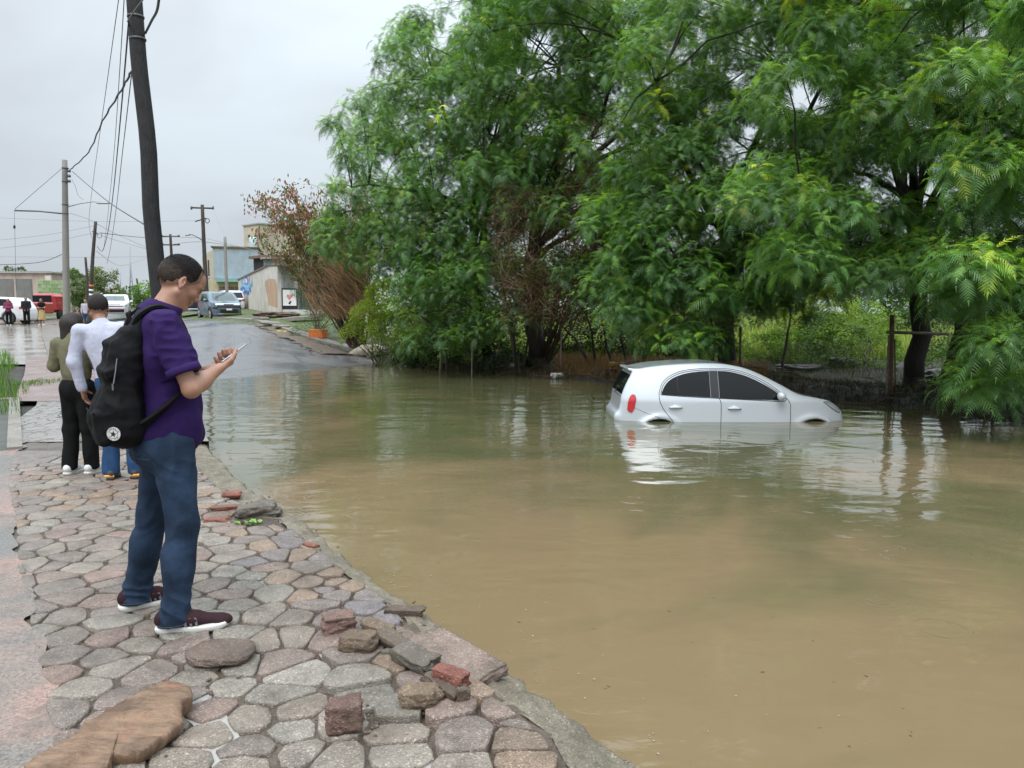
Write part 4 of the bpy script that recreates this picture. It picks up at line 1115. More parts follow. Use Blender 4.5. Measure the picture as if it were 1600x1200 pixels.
def rust_tree():
    rs = np.random.RandomState(9); b0 = gb(560, 528, 29); tb = MB(); tips = []
    for k in range(60):
        tx = rs.uniform(408, 590); ty = 300 + rs.uniform(0, 1) ** 1.3 * 120 + max(0, 470 - tx) * .35 + (20 if tx > 540 else 0); e = at(tx, ty, rs.uniform(27, 31))
        P = branch(tb, rs.uniform(-.25, .25, 3) * np.array([1, 1, 0]), e - b0, .032, .007, rs, 9, .07, sides=5)
        for j in range(7):
            s = P[rs.randint(4, 9)]; q = s + np.array([rs.uniform(-.6, .3), rs.uniform(-.4, .4), rs.uniform(.1, .7)]); branch(tb, s, q, .010, .005, rs, 4, .1, sides=3); tips += [q, (s + q) / 2, s]
    tb.obj('trunk', M_TWIG, rt)
    T = np.array(tips) + b0; i = rs.randint(0, len(T), 12500); P = T[i] + rs.normal(size=(12500, 3)) * np.array([.12, .12, .13])
    V, F = leafcloud(P, .15, rs, asp=.42, droop=.8); c = np.repeat(redt(P, rs) * rs.uniform(.6, 1.3, (len(P), 1)), 4, 0)
    link_mesh('foliage', np_mesh('foliage', V - b0, F, leafmat('leaf_rust', (.19, .15, .10), .3, .6, tint=True), col=c), rt)
rust_tree()
# dry brown brush fan beside the rusty tree, hanging vines under the crowns
def strands(name, label, cat, boxes, n, L, w, m, seed, kind=None, dirf=None, group=None):
    rs = np.random.RandomState(seed); V = []; ps = []
    for (px0, py0, px1, py1, D0, D1, wt_) in boxes:
        for k in range(int(n * wt_)): ps.append(at(rs.uniform(px0, px1), rs.uniform(py0, py1), rs.uniform(D0, D1)))
    P = np.array(ps); n = len(P); d = dirf(rs, n) if dirf else np.stack([rs.normal(0, .35, n), rs.normal(0, .35, n), -np.ones(n)], 1); d /= np.linalg.norm(d, axis=1)[:, None]
    l = L * rs.uniform(.5, 1.4, n)[:, None]; s = np.cross(d, rs.normal(size=(n, 3))); s /= np.linalg.norm(s, axis=1)[:, None]; s *= w / 2
    b2 = d + rs.normal(size=(n, 3)) * .25; V = np.stack([P - s, P + s, P + d * l * .5 + s, P + d * l * .5 - s, P + (d + b2) * l * .5 + s * .3, P + (d + b2) * l * .5 - s * .3], 1).reshape(-1, 3)
    b = np.arange(n)[:, None] * 6; F = np.concatenate([b + np.array([[0, 1, 2, 3]]), b + np.array([[3, 2, 4, 5]])])
    c = np.repeat(rs.uniform(.5, 1.5, n), 6)[:, None] * np.ones((1, 3))
    o = link_mesh(name, np_mesh(name, V, F, m, col=c)); tag(o, label, cat, group, kind); return o
strands('dry_brush', 'fan of dry brown brush below the rusty leaved tree', 'brush', [(490, 400, 560, 500, 27.5, 29, .5), (520, 420, 575, 500, 27, 28.5, .5)], 1500, .8, .022, leafmat('pale_brush', (.26, .16, .09), .2, .7, tint=True), 5, dirf=lambda rs, n: np.stack([-.75 + rs.normal(0, .25, n), rs.normal(0, .2, n), .9 + rs.normal(0, .2, n)], 1))
M_DRYD = leafmat('dead_vine', (.15, .092, .055), .2, .7, tint=True)
tangle = lambda rs, n: np.stack([rs.normal(0, .8, n), rs.normal(0, .8, n), rs.normal(-.4, .8, n)], 1)
strands('dead_vines', None, None, [(770, 290, 960, 450, 18.6, 20.5, .6), (780, 430, 930, 500, 19, 20.5, .3), (880, 180, 960, 300, 18.5, 20, .1)], 3400, .4, .014, M_DRYD, 6, 'stuff', dirf=tangle)
strands('dead_vines', None, None, [(1000, 440, 1150, 520, 17.5, 20, 1)], 900, .4, .014, M_DRYD, 16, 'stuff', dirf=tangle)
bush('dry_tangle', 'tangle of dead brown foliage caught in the tree with the thick dark trunk', 'dead foliage', [W3(905, 340, 18.9, .8, .5, 1.1), W3(800, 340, 20.2, .6, .5, 1.1), W3(850, 430, 19.4, 1.3, .5, .7), W3(935, 420, 18.9, .8, .5, .7), W3(880, 475, 19.4, 1.1, .5, .45), W3(960, 300, 18.3, .3, .4, .5)], 8000, .085, M_DRY, 14, gb(850, 570, 22.6), stems=30, tintf=lambda P, rs: np.where(rs.rand(len(P), 1) < .35, np.array([[.25, .5, .3]]), np.array([[.6, .55, .5]])), asp=.3)
SLAB = ['dark bare stem, left one of the three hugging the thick trunk', 'curved bare stem nearest the left side of the thick trunk', 'bare stem fanning left beside the thick trunk', 'leaning bare stem right of the thick trunk', 'short upright bare stem right of the thick trunk', 'bare stem left of the yellow bag, leaning left', 'bare stem above the blue bag, leaning right', 'short bare stem among the dry straw', 'long bare stem leaning right at the foot of the forked trunk', 'dark stem rising behind the roof of the silver car', 'long bare stem leaning left over the undergrowth', 'thin stem crossing above the yellow bag', 'thin upright stem in the undergrowth left of the stake', 'thin stem left of the forked trunk behind the car']
# thin saplings and stems on the bank
st = MB(); rs = np.random.RandomState(31)
STEMS = [((812, 575), (790, 470), (740, 440)), ((818, 578), (830, 500), (842, 420)), ((808, 572), (800, 500), (770, 400)), ((925, 580), (900, 530), (860, 490)), ((930, 585), (925, 520), (915, 480)), ((982, 570), (965, 510), (950, 440)), ((1000, 565), (1030, 520), (1050, 470)), ((955, 560), (945, 520), (935, 470)), ((1120, 560), (1140, 500), (1180, 460)), ((1222, 568), (1230, 520), (1235, 480)), ((703, 578), (690, 520), (640, 480)), ((1002, 566), (1018, 500), (990, 470)), ((688, 575), (690, 520), (700, 470)), ((1110, 562), (1118, 520), (1100, 470))]
for k, L in enumerate(STEMS):
    D = 21.5 if L[0][0] < 1100 else 19.5
    o0 = gb(L[0][0], L[0][1], D); b = MB(); P = np.array([o0] + [at(x, y, D + rs.uniform(-.3, .3)) for x, y in L[1:]]); t = np.linspace(0, 2, 7)
    P = np.stack([np.interp(t, [0, 1, 2], P[:, i]) for i in range(3)], 1) + rs.uniform(-.03, .03, (7, 3)); b.tube(P - o0, np.linspace(.045, .02, 7), 6)
    o = b.obj('sapling', M_BARK if k % 3 else M_BARK_B, None, loc=o0)
    tag(o, SLAB[k], 'sapling', 'bare saplings on the muddy bank')
# bank undergrowth
UND = [  # bright and pale bushes carry open-sky light in their leaf colour
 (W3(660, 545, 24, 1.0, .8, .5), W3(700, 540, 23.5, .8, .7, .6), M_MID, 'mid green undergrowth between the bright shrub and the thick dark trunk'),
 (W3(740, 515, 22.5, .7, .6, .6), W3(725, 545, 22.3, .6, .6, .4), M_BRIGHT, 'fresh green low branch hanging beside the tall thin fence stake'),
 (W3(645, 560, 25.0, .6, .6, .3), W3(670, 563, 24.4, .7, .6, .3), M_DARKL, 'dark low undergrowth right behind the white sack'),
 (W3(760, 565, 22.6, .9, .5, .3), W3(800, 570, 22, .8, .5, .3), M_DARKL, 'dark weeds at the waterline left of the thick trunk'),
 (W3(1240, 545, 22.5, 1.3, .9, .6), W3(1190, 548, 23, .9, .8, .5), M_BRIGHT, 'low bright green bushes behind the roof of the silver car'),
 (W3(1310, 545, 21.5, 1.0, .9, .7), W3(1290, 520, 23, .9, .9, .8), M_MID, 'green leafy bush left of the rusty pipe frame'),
 (W3(1360, 545, 21, .9, .9, .6), W3(1350, 510, 24, 1.0, .8, .8), M_BRIGHT, 'bright yellow green bush seen through the pipe frame'),
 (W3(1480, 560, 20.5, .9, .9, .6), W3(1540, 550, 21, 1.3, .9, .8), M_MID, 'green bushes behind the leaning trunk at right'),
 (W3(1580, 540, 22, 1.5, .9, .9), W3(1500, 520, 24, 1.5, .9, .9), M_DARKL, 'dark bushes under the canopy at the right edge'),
 (W3(1240, 470, 24.5, .8, .8, 1.0), W3(1300, 480, 25, 1.0, .8, .7), M_YEL, 'pale yellow green bush under the branches above the car bonnet')]
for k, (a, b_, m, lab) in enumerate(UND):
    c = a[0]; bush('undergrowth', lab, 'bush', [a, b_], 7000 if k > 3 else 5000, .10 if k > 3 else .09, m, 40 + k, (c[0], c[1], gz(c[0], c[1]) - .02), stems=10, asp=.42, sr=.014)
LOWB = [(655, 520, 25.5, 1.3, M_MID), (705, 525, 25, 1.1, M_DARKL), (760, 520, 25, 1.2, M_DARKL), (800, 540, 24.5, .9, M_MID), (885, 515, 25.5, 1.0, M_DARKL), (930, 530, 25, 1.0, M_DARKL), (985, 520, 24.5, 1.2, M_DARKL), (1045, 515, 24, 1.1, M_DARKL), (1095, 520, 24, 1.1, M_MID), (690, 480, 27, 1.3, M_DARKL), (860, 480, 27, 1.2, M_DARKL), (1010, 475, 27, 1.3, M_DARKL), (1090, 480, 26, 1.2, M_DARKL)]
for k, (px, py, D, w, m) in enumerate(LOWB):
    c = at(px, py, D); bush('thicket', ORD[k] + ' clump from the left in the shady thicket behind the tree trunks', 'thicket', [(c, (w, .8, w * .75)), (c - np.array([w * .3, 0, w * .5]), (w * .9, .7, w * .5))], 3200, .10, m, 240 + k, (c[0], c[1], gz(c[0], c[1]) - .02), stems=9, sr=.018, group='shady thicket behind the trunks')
# dry mounds and leaf litter on the bank
def on_bank(px0, px1, d0, d1, n, rs):
    """points on the land measured from the shoreline"""
    m = n * 14 + 400; px = rs.uniform(px0, px1, m); D = rs.uniform(13, 30, m); x = (px - 800) / 1200 * D
    d = pl_sd(x, D, BANK); k = np.where((d > d0) & (d < d1))[0][:n]; x, D = x[k], D[k]
    return np.stack([x, D, ground_z(x, D)], 1)
rs = np.random.RandomState(77)
blades('dry_grass', on_bank(870, 1200, .3, 3.8, 9000, rs), .30, .012, [leafmat('straw', (.24, .13, .055), .2, .7, tint=True), leafmat('straw_pale', (.30, .19, .08), .2, .7, tint=True)], seed=8, lean=1.6)
blades('bank_litter', on_bank(560, 900, -.15, 2.5, 5200, rs), .16, .014, [M_DRY, M_DARKL], seed=9, lean=1.8)
blades('bank_litter', on_bank(1300, 1680, -.05, 2.2, 4200, rs), .09, .014, [M_DARKL, leafmat('litter_dark', (.05, .035, .022), .1, .8, tint=True)], seed=10, lean=1.8)
blades('bank_litter', on_bank(1180, 1680, 1.2, 6.5, 7000, rs), .14, .014, [M_DARKL, M_DRY, M_GR2], seed=14, lean=1.8)
blades('bank_litter', on_bank(880, 1300, -.1, 3.5, 4500, rs), .13, .014, [M_DARKL, M_DRY], seed=15, lean=1.9)
blades('kerb_weeds', [(x, y, float(road_z(x, y))) for x, y in [(-9.2 + .74 * (30 - t_) + RS.uniform(-.35, .1), t_ + 2.2) for t_ in RS.uniform(26.5, 33, 500)]], .10, .012, [M_GR2, M_GR3], seed=12)
y = 24 + rs.rand(30000) ** 1.4 * 42; x = rs.uniform(-2.5, .62 * y); k = pl_sd(x, y, BANK) > 3.5; x, y = x[k], y[k]
mg = np.stack([x, y, ground_z(x, y) - .02], 1)
blades('meadow_grass', mg, .5, .028, [M_GR1, M_GR3, M_YEL, M_YEL], seed=11)
# hedgerow and trees beyond the meadow
rs = np.random.RandomState(55)
for k in range(14):
    D = rs.uniform(38, 58); px = 640 + k * 75 + rs.uniform(-15, 15); h = rs.uniform(1.0, 2.6); w = rs.uniform(1.8, 3.0); c = at(px, 490, D); z0 = gz(c[0], c[1])
    lo = [((c[0] + rs.uniform(-1.2, 1.2), c[1] + rs.uniform(-1, 1), z0 + rs.uniform(.3, 1.0) * h), (w * .6, w * .5, h * .45)) for _ in range(5)]
    bush('meadow_shrub', ORD[k] + ' leafy shrub from the left in the row beyond the meadow', 'shrub', lo, 1800, .28, [M_BRIGHT, M_MID, M_DARKL][k % 3], 70 + k, (c[0], c[1], z0), stems=0, group='shrubs beyond the meadow')
for k in range(9):
    D = rs.uniform(62, 80); px = 560 + k * 130; c = at(px, 490, D); z0 = gz(c[0], c[1]); h = rs.uniform(5, 8)
    lo = [((c[0] + rs.uniform(-3, 3), c[1] + rs.uniform(-1, 1), z0 + rs.uniform(.3, .95) * h), (2.6, 2, 1.6)) for _ in range(7)]
    bush('far_tree', ORD[k] + ' dim tree from the left in the line far beyond the meadow', 'tree', lo, 2000, .5, M_MID, 170 + k, (c[0], c[1], z0), stems=4, group='far trees beyond the meadow', sr=.12)

# ---------------------------------------------------------------- fence, pipe frame, debris
M_RUST = mat('rusty_pipe', (.15, .085, .05), .65, var=.5, vscale=12, bump=.5); M_PIPE = mat('grey_pipe', (.20, .17, .14), .5, metal=.3, var=.4, vscale=9)
M_WIRE = mat('galvanised_wire', (.16, .16, .155), .5, metal=.5)
fr = thing('pipe_frame', 'rusty fence gate post of two uprights with a horizontal top pipe over the bank', 'fence frame', gb(1391, 632, 14.7))
o_ = gb(1391, 632, 14.7)
def pipe(nm, a, b_, r, m, par, off): x = MB(); x.tube(np.linspace(np.asarray(a) - off, np.asarray(b_) - off, 4), r, 8); return x.obj(nm, m, par, smooth=True)
pipe('upright', gb(1391, 632, 14.7) - [0, 0, .3], at(1394, 492, 14.7), .045, M_RUST, fr, o_)
pipe('upright', gb(1384, 632, 14.6) - [0, 0, .2], at(1389, 524, 14.6), .018, M_PIPE, fr, o_)
pipe('upright', gb(1399, 632, 14.8) - [0, 0, .2], at(1398, 530, 14.7), .014, M_RUST, fr, o_)
pipe('top_pipe', at(1386, 519, 14.65), at(1482, 522, 14.9), .030, M_PIPE, fr, o_)
for y_ in (560, 590, 618, 628): pipe('brace', at(1384, y_, 14.6), at(1400, y_ + 1, 14.75), .010, M_PIPE, fr, o_)
for px, y0, y1, D, r, m, lab in ((1552, 655, 545, 13.4, .03, M_PIPE, 'whitish thin post standing at the waterline near the right edge'), (737, 592, 512, 21.4, .02, M_PIPE, 'tall thin stake at the waterline left of the thick dark trunk'), (876, 598, 512, 20.6, .02, M_PIPE, 'thin metal stake right of the thick dark trunk'), (1156, 575, 510, 19.5, .035, M_RUST, 'rusty post beside the forked trunk behind the car'), (779, 585, 505, 22, .018, M_RUST, 'thin rusty stake close beside the thick dark trunk on its left')):
    g0 = atz(px, y0, WATER); g0 = gb(px, y0, D); x = MB(); x.tube([(0, 0, -.4), (0, 0, .3), at(px + 1, y1, D) - g0], [r, r, r * .9], 8)
    tag(x.obj('fence_post', m, None, smooth=True, loc=g0), lab, 'post', 'old fence posts along the bank')
# chain-link netting between pipe frame and the rusty post
def netting():
    a = gb(1386, 632, 14.75); b_ = gb(1165, 575, 19.3); h = 1.15; x = MB(); L = np.linalg.norm((b_ - a)[:2]); s = .075; n = int((L + h) / s)
    def pt(u, v):
        f = u / L; p = a + (b_ - a) * f; return np.array([p[0] + .03 * sin(u * 3), p[1], -.12 + v * (1 - .25 * f) + .02 * sin(u * 5)])
    for k in range(n):
        u0 = -h + k * s
        for sg in (0, 1):
            pts = []
            for v in np.linspace(0, h, 6):
                u = u0 + v if sg == 0 else u0 + h - v
                if 0 <= u <= L: pts.append(pt(u, v))
            if len(pts) > 1: x.tube(pts, .0022, 3, cap=False)
    tag(x.obj('chain_link_netting', M_WIRE, None), 'sagging chain link netting behind the bonnet of the flooded silver car', 'fence netting')
netting()
M_BAGY = mat('yellow_bag', (.55, .38, .04), .4, bump=.5, bscale=20, bdist=.02); M_BAGB = mat('blue_bag', (.08, .16, .45), .4, bump=.5, bscale=20); M_BAGW = mat('white_bag', (.55, .55, .55), .5, bump=.4, bscale=20)
M_MUDROCK = conc_mat('muddy_rubble', (.10, .09, .08), .5, .5, 4.0, .8)
def gd(px, py): 
    """ground point seen at a pixel, by marching the ray"""
    r = ray(px, py); t = 2.0
    while t < 90:
        p = np.array([0, 0, CAMZ]) + r * t
        if p[2] < max(gz(p[0], p[1]), WATER): return p
        t += .08
    return p
for px, py, s, m, nm, lab in ((965, 578, (.40, .3, .22), M_BAGY, 'plastic_bag', 'crumpled yellow plastic bag in the brush left of the car roof'), (984, 573, (.28, .25, .18), M_BAGB, 'plastic_bag', 'crumpled blue and white bag right of the yellow one'), (953, 586, (.3, .3, .15), M_BLACK, 'plastic_bag', 'black rubbish bag below the yellow bag'), (745, 562, (.22, .2, .1), M_BAGW, 'litter', 'white scrap of litter on the bank left of the trunk'), (802, 574, (.16, .12, .08), M_BAGW, 'litter', 'small white scrap of litter just left of the thick trunk'), (1315, 574, (.75, .5, .28), M_MUDROCK, 'rubble', 'pale rubble heap on the far mud beyond the netting'), (1587, 634, (.14, .1, .1), M_BAGW, 'litter', 'white square scrap on the mud at the right edge'), (1480, 602, (1.2, .8, .35), M_MUDROCK, 'rubble', 'dark earth mound at the foot of the leaning trunk'), (1250, 578, (1.4, .7, .16), M_MUDROCK, 'rubble', 'low grey rubble line behind the car bonnet'), (688, 572, (.22, .16, .1), M_R_RED, 'brick', 'brick lying at the waterline below the undergrowth'), (870, 590, (.3, .2, .14), M_BAGW, 'litter', 'pale plastic sheet caught at the waterline near the stake')):
    p = gd(px, py); o = rock(nm, lab, nm.replace('_', ' '), px, py, s, m, 0, int(px) % 37, .3, D=p[1], rough=.3); o.location = (p[0], p[1], max(gz(p[0], p[1]), WATER) - s[2] * .15)
# twigs at the waterline
b = MB(); rs = np.random.RandomState(91)
TP = on_bank(600, 1640, -.25, 2.4, 420, rs); rs.shuffle(TP)
for k in range(300):
    x, y, z = TP[k % len(TP)]; a = rs.rand() * 6.28; L = rs.uniform(.2, .9); e = rs.uniform(0, .5)
    b.tube([(x, y, max(z, WATER) + .01), (x + cos(a) * L * .5, y + sin(a) * L * .5, max(z, WATER) + .03 + e * L * .5), (x + cos(a + .3) * L, y + sin(a + .3) * L, max(z, WATER) + .02 + e * L * .6)], [.012, .010, .005], 4, cap=False)
tag(b.obj('fallen_twigs', M_TWIG), kind='stuff')
fo = []
for k in range(420):
    y = rs.uniform(2.6, 9) if k % 2 else rs.uniform(9, 14); x = float(xe(y)) + abs(rs.normal(0, .5)) + .08 if k % 2 else rs.uniform(1.2, 6.5)
    fo.append((x, y, WATER + .004))
V, F = leafcloud(np.array(fo), .016, rs, asp=.8); V[:, 2] = WATER + .003 + np.abs(V[:, 2] - WATER) * .1
tag(link_mesh('foam_specks', np_mesh('foam_specks', V, F, mat('foam', (.30, .26, .20), .6))), kind='stuff')
# leaves and specks floating on the flood
fl = np.array([(*atz(rs.uniform(420, 1600), rs.uniform(600, 1190), WATER)[:2], WATER + .004) for _ in range(90)]); n = len(fl)
V, F = leafcloud(fl, .022, rs, asp=.5); V[:, 2] = WATER + .003 + np.abs(V[:, 2] - WATER) * .12
tag(link_mesh('floating_leaves', np_mesh('floating_leaves', V, F, M_DRY, col=np.full((len(V), 3), 1.2))), kind='stuff')

# ================================================================ BUILDINGS
def pmat(name, c, rough=.75, var=.25, vs=1.2, stain=.35, bump=.3):
    """painted, weathered wall"""
    m = mat(name, c, rough); t = NT(m); co = t.coord('Object')
    mp = t.n('ShaderNodeMapping', {'Vector': co, 'Scale': (1, 1, .22)}).outputs[0]
    f = t.noise(co, vs, 5, .65); s_ = t.noise(mp, vs * 2.2, 5, .7)
    cc = t.ramp(f, [(.3, tuple(v * (1 - var) for v in c)), (.6, c)])
    cc = t.mix(t.ramp(s_, [(.48, 0.0), (.72, stain)]), cc, tuple(v * .35 for v in c))
    t.set('Base Color', cc); t.set('Normal', t.bump(t.noise(co, 30, 4, .7), bump, .01)); return m
M_WHITEW = pmat('whitewash', (.64, .60, .54), stain=.45); M_PINKW = pmat('pinkish_plaster', (.50, .40, .34)); M_GREYW = pmat('grey_plaster', (.40, .375, .36)); M_BLOCK = pmat('grey_block', (.20, .195, .185), stain=.5)
M_BEIGE = pmat('beige_plaster', (.56, .50, .38)); M_YELW = pmat('yellow_plaster', (.56, .48, .30)); M_BLUEW = pmat('pale_blue_sheet', (.42, .50, .56), .5, stain=.4); M_BROWN = pmat('brown_door', (.26, .19, .15)); M_DKW = pmat('dark_opening', (.03, .03, .03))
M_SHUT = pmat('grey_shutter', (.22, .23, .23), .5); M_PLINTH = pmat('white_plinth', (.60, .60, .58)); M_ORPAINT = pmat('orange_paint', (.55, .36, .24), stain=.5); M_ROOFB = pmat('rusty_roof_edge', (.20, .13, .10)); M_TANK = mat('pale_tank', (.42, .52, .52), .4, var=.2)
M_BLUEP = mat('blue_spray', (.06, .17, .50), .6, var=.4, vscale=5); M_LBLUE = mat('light_blue_spray', (.20, .42, .62), .6, var=.4, vscale=5); M_RED = mat('red_paint', (.45, .03, .03), .4); M_WHITEP = mat('white_paint', (.75, .75, .73), .4); M_GLASSD = mat('dark_glass', (.015, .02, .022), .06, spec=.8)
class Facade:
    """vertical wall frame: origin a (ground), u direction along wall, n outward"""
    def __init__(s, a, b, root, zb):
        a = np.asarray(a, float)[:2]; b = np.asarray(b, float)[:2]; s.L = np.linalg.norm(b - a); s.u = (b - a) / s.L; s.n = np.array([s.u[1], -s.u[0]])
        s.a = a; s.root = root; s.zb = zb
    def slab(s, name, u0, u1, z0, z1, off, th, m, bev=0.0, label=None):
        """box on the wall; off = distance of its outer face from the wall plane"""
        c = s.a + s.u * (u0 + u1) / 2 + s.n * (off - th / 2); b = MB(); b.box((0, 0, 0), (abs(u1 - u0), th, z1 - z0), bev=bev)
        o = b.obj(name, m, s.root); base = np.array(s.root.location)
        o.location = (c[0] - base[0], c[1] - base[1], s.zb + (z0 + z1) / 2 - base[2]); o.rotation_euler = (0, 0, atan2(s.u[1], s.u[0]))
        if label: o['label'] = label
        return o
    def patch(s, name, poly, off, m, label=None, mb=None):
        base = np.array(s.root.location); V = []
        for (u, z) in poly: p = s.a + s.u * u + s.n * off; V.append((p[0] - base[0], p[1] - base[1], s.zb + z - base[2]))
        b = mb or MB(); b.add(V, [tuple(range(len(V)))])
        if mb is None:
            o = b.obj(name, m, s.root); 
            if label: o['label'] = label
            return o
def house(name, label, cat, A, B, depth, zb, h, mwall, roofm, over=.15, roof_t=.12, group=None):
    A = np.asarray(A, float)[:2]; B = np.asarray(B, float)[:2]; root = thing(name, label, cat, (*((A + B) / 2), zb), group=group)
    f = Facade(A, B, root, zb); f.slab('wall', 0, f.L, -.6, h, 0, depth, mwall); f.slab('roof', -over, f.L + over, h, h + roof_t, over, depth + 2 * over, roofm)
    return root, f
# --- left: low block building and green wall
a = at(-40, 490, 62); b_ = at(83, 490, 62)
r1, f1 = house('block_building', 'low grey pink building with two blocked up openings at the far left', 'building', a, b_, 7, 1.42, 3.3, M_PINKW, M_GREYW, .2, .10)
kx = 62 / 1200
for x0, x1 in ((0, 24), (27, 53)): f1.slab('blocked_opening', (x0 + 40) * kx, (x1 + 40) * kx, 1.0, 2.85, .004, .1, M_BLOCK)
f1.slab('pilaster', (75 + 40) * kx, (84 + 40) * kx, -.5, 3.1, .18, .18, M_WHITEW)
for k in range(26): f1.slab('roof_rib', k * .245, k * .245 + .12, 3.401, 3.46, .2, .6, M_GREYW)
gwr = thing('green_wall', 'pale green painted block wall between the low building and the concrete pole', 'wall', at(87, 490, 59)[:2].tolist() + [1.40])
gm = pmat('green_blocks', (.33, .46, .22), stain=.3); t = NT(gm)
fb = Facade(at(62, 490, 58.5), at(113, 490, 60), gwr, 1.40); rr = np.random.RandomState(4)
fb.slab('wall_core', 0, fb.L, -.5, 2.63, -.02, .15, gm)
g_m = [pmat('green_block_a', (.36, .50, .24)), pmat('green_block_b', (.28, .42, .19)), pmat('green_block_c', (.42, .50, .30))]
bw, bh = fb.L / 6, .29; mesh0 = MB().box((0, 0, 0), (bw - .02, .03, bh - .015), bev=.006)
mm = [np_mesh('block', np.concatenate(mesh0.V), mesh0.F, m) for m in g_m]
for r in range(9):
    for k in range(8):
        u0 = k * bw - (bw / 2 if r % 2 else 0); u = u0 + bw / 2
        if u < bw * .2 or u > fb.L - bw * .2: continue
        c = fb.a + fb.u * u + fb.n * (-.005 + rr.uniform(-.004, .004)); o = link_mesh('block', mm[rr.randint(3)], gwr); o.location = (c[0] - gwr.location[0], c[1] - gwr.location[1], .145 + r * bh); o.rotation_euler = (0, 0, atan2(fb.u[1], fb.u[0]))
pz = at(115, 482, 58); bd = MB(); bd.box((0, 0, .85), (.18, .05, 2.4), bev=.01); tag(bd.obj('rusty_board', M_ROOFB, None, loc=(pz[0], pz[1], 1.45)), 'narrow rusty upright board with white marks right of the green wall', 'board')

# --- right: white wall with graffiti, shopfront
ZB = 1.72
A = at(437, 480, 41.0)[:2]; B = at(373, 468, 64.0)[:2]
wr = thing('white_shop', 'white corner building with blue graffiti and an orange paint patch beyond the rusty tree', 'building', (A[0], A[1], ZB))
fl = Facade(B, A, wr, ZB)   # long side, faces the street (left)
L = fl.L
fl.slab('wall', 0, L, -.8, 2.52, 0, .22, M_WHITEW)
fl.slab('coping', -.1, L + .1, 2.52, 2.62, .06, .36, M_ROOFB)
def us(px):   # px on the wall -> u
    x0, y0 = A; d = B - A; k = (px - 800) / 1200; tt = (k * y0 - x0) / (d[0] - k * d[1]); return L - tt * L
def zs(u, py): Y = (fl.a + fl.u * u)[1]; return 1.5 - (py - 490) / 1200 * Y - ZB
pt = lambda px, py: (us(px), zs(us(px), py))
fl.patch('orange_patch', [pt(417, 440), pt(424, 436), pt(433, 437), pt(435.5, 447), pt(436, 481), pt(428, 479), pt(422, 477), pt(420, 462), pt(418, 452)], .004, M_ORPAINT, 'faded orange paint patch')
def stroke(face, name, pts, w, m, off=.006):
    P = [pt(*q) for q in pts]; b = MB(); T = []
    for i in range(len(P) - 1):
        a, c = np.array(P[i]), np.array(P[i + 1]); d = (c - a) / (np.linalg.norm(c - a) + 1e-6); n = np.array([-d[1], d[0]]) * w / 2; a = a - d * w * .3; c = c + d * w * .3
        T.append([a - n, c - n, c + n, a + n])
    for k, q in enumerate(T): face.patch(None, [tuple(v) for v in q], off + .0005 * k, m, mb=b)
    return b.obj(name, m, face.root)
GR = [(((380, 441), (384, 436), (381, 446), (386, 444)), .22, M_LBLUE), (((386, 433), (386, 444), (389, 447), (391, 440), (389, 433), (386, 433)), .26, M_BLUEP), (((393, 434), (392, 450), (395, 455)), .3, M_BLUEP), (((397, 436), (398, 447), (396, 441)), .22, M_LBLUE), (((380, 452), (384, 449), (387, 455), (383, 459), (379, 453)), .25, M_BLUEP), (((387, 451), (393, 452)), .3, M_LBLUE), (((388, 457), (392, 458)), .25, M_BLUEP), (((383, 446), (390, 449), (396, 446)), .25, M_LBLUE)]
for k, (pts, w, m) in enumerate(GR): stroke(fl, 'graffiti_stroke', pts, w, m, .006 + .004 * k)
ff = Facade(A, A + np.array([.93, .37]) * 5.0, wr, ZB)
ff.slab('front_wall', 0, 5, -.8, 2.5, 0, .22, M_GREYW); fl.slab('corner_pier', L - .35, L + .004, -.8, 2.5, .03, .26, M_WHITEW)
ff.slab('shutter', .2, .75, 1.05, 2.2, .03, .05, M_SHUT); ff.slab('poster_frame', .12, .92, .02, 1.12, .05, .04, M_BLACK); ff.slab('poster', .17, .86, .20, 1.04, .056, .01, M_WHITEP)
def ffp(name, poly, m, off): ff.patch(name, poly, off, m)
ffp('poster_heart', [(.50, .48), (.36, .68), (.38, .78), (.46, .80), (.52, .74), (.58, .80), (.66, .78), (.67, .68)], mat('poster_pink', (.60, .25, .24), .5), .062)
ffp('poster_mark', [(.44, .30), (.5, .42), (.56, .46), (.62, .40), (.56, .34), (.55, .26)], M_BLACK, .062)
ff.slab('gate', .98, 2.1, -.05, 2.0, .04, .05, mat('dark_gate', (.03, .04, .04), .5))
for k in range(7): ff.slab('gate_bar', 1.02 + k * .16, 1.05 + k * .16, 0, 1.95, .06, .02, M_SHUT)
ff.slab('plinth', .15, 2.3, -.7, -.02, .75, .75, M_PLINTH, .02); ff.slab('step', .1, 1.2, -.7, -.3, 1.1, .34, M_PLINTH, .02)
ff.slab('awning', -.75, .85, 2.24, 2.6, .55, .55, M_SHUT, .03); ff.slab('awning_top', -.9, 1.0, 2.6, 2.68, .7, .8, M_GREYW)
dm = rock('dirt_heap', 'low heap of dirt at the foot of the white corner building', 'dirt heap', 432, 490, (1.8, 1.2, .35), M_DIRT, 0, 3, .2, D=39.4, rough=.3); dm.location.z = gz(dm.location.x, dm.location.y) - .1
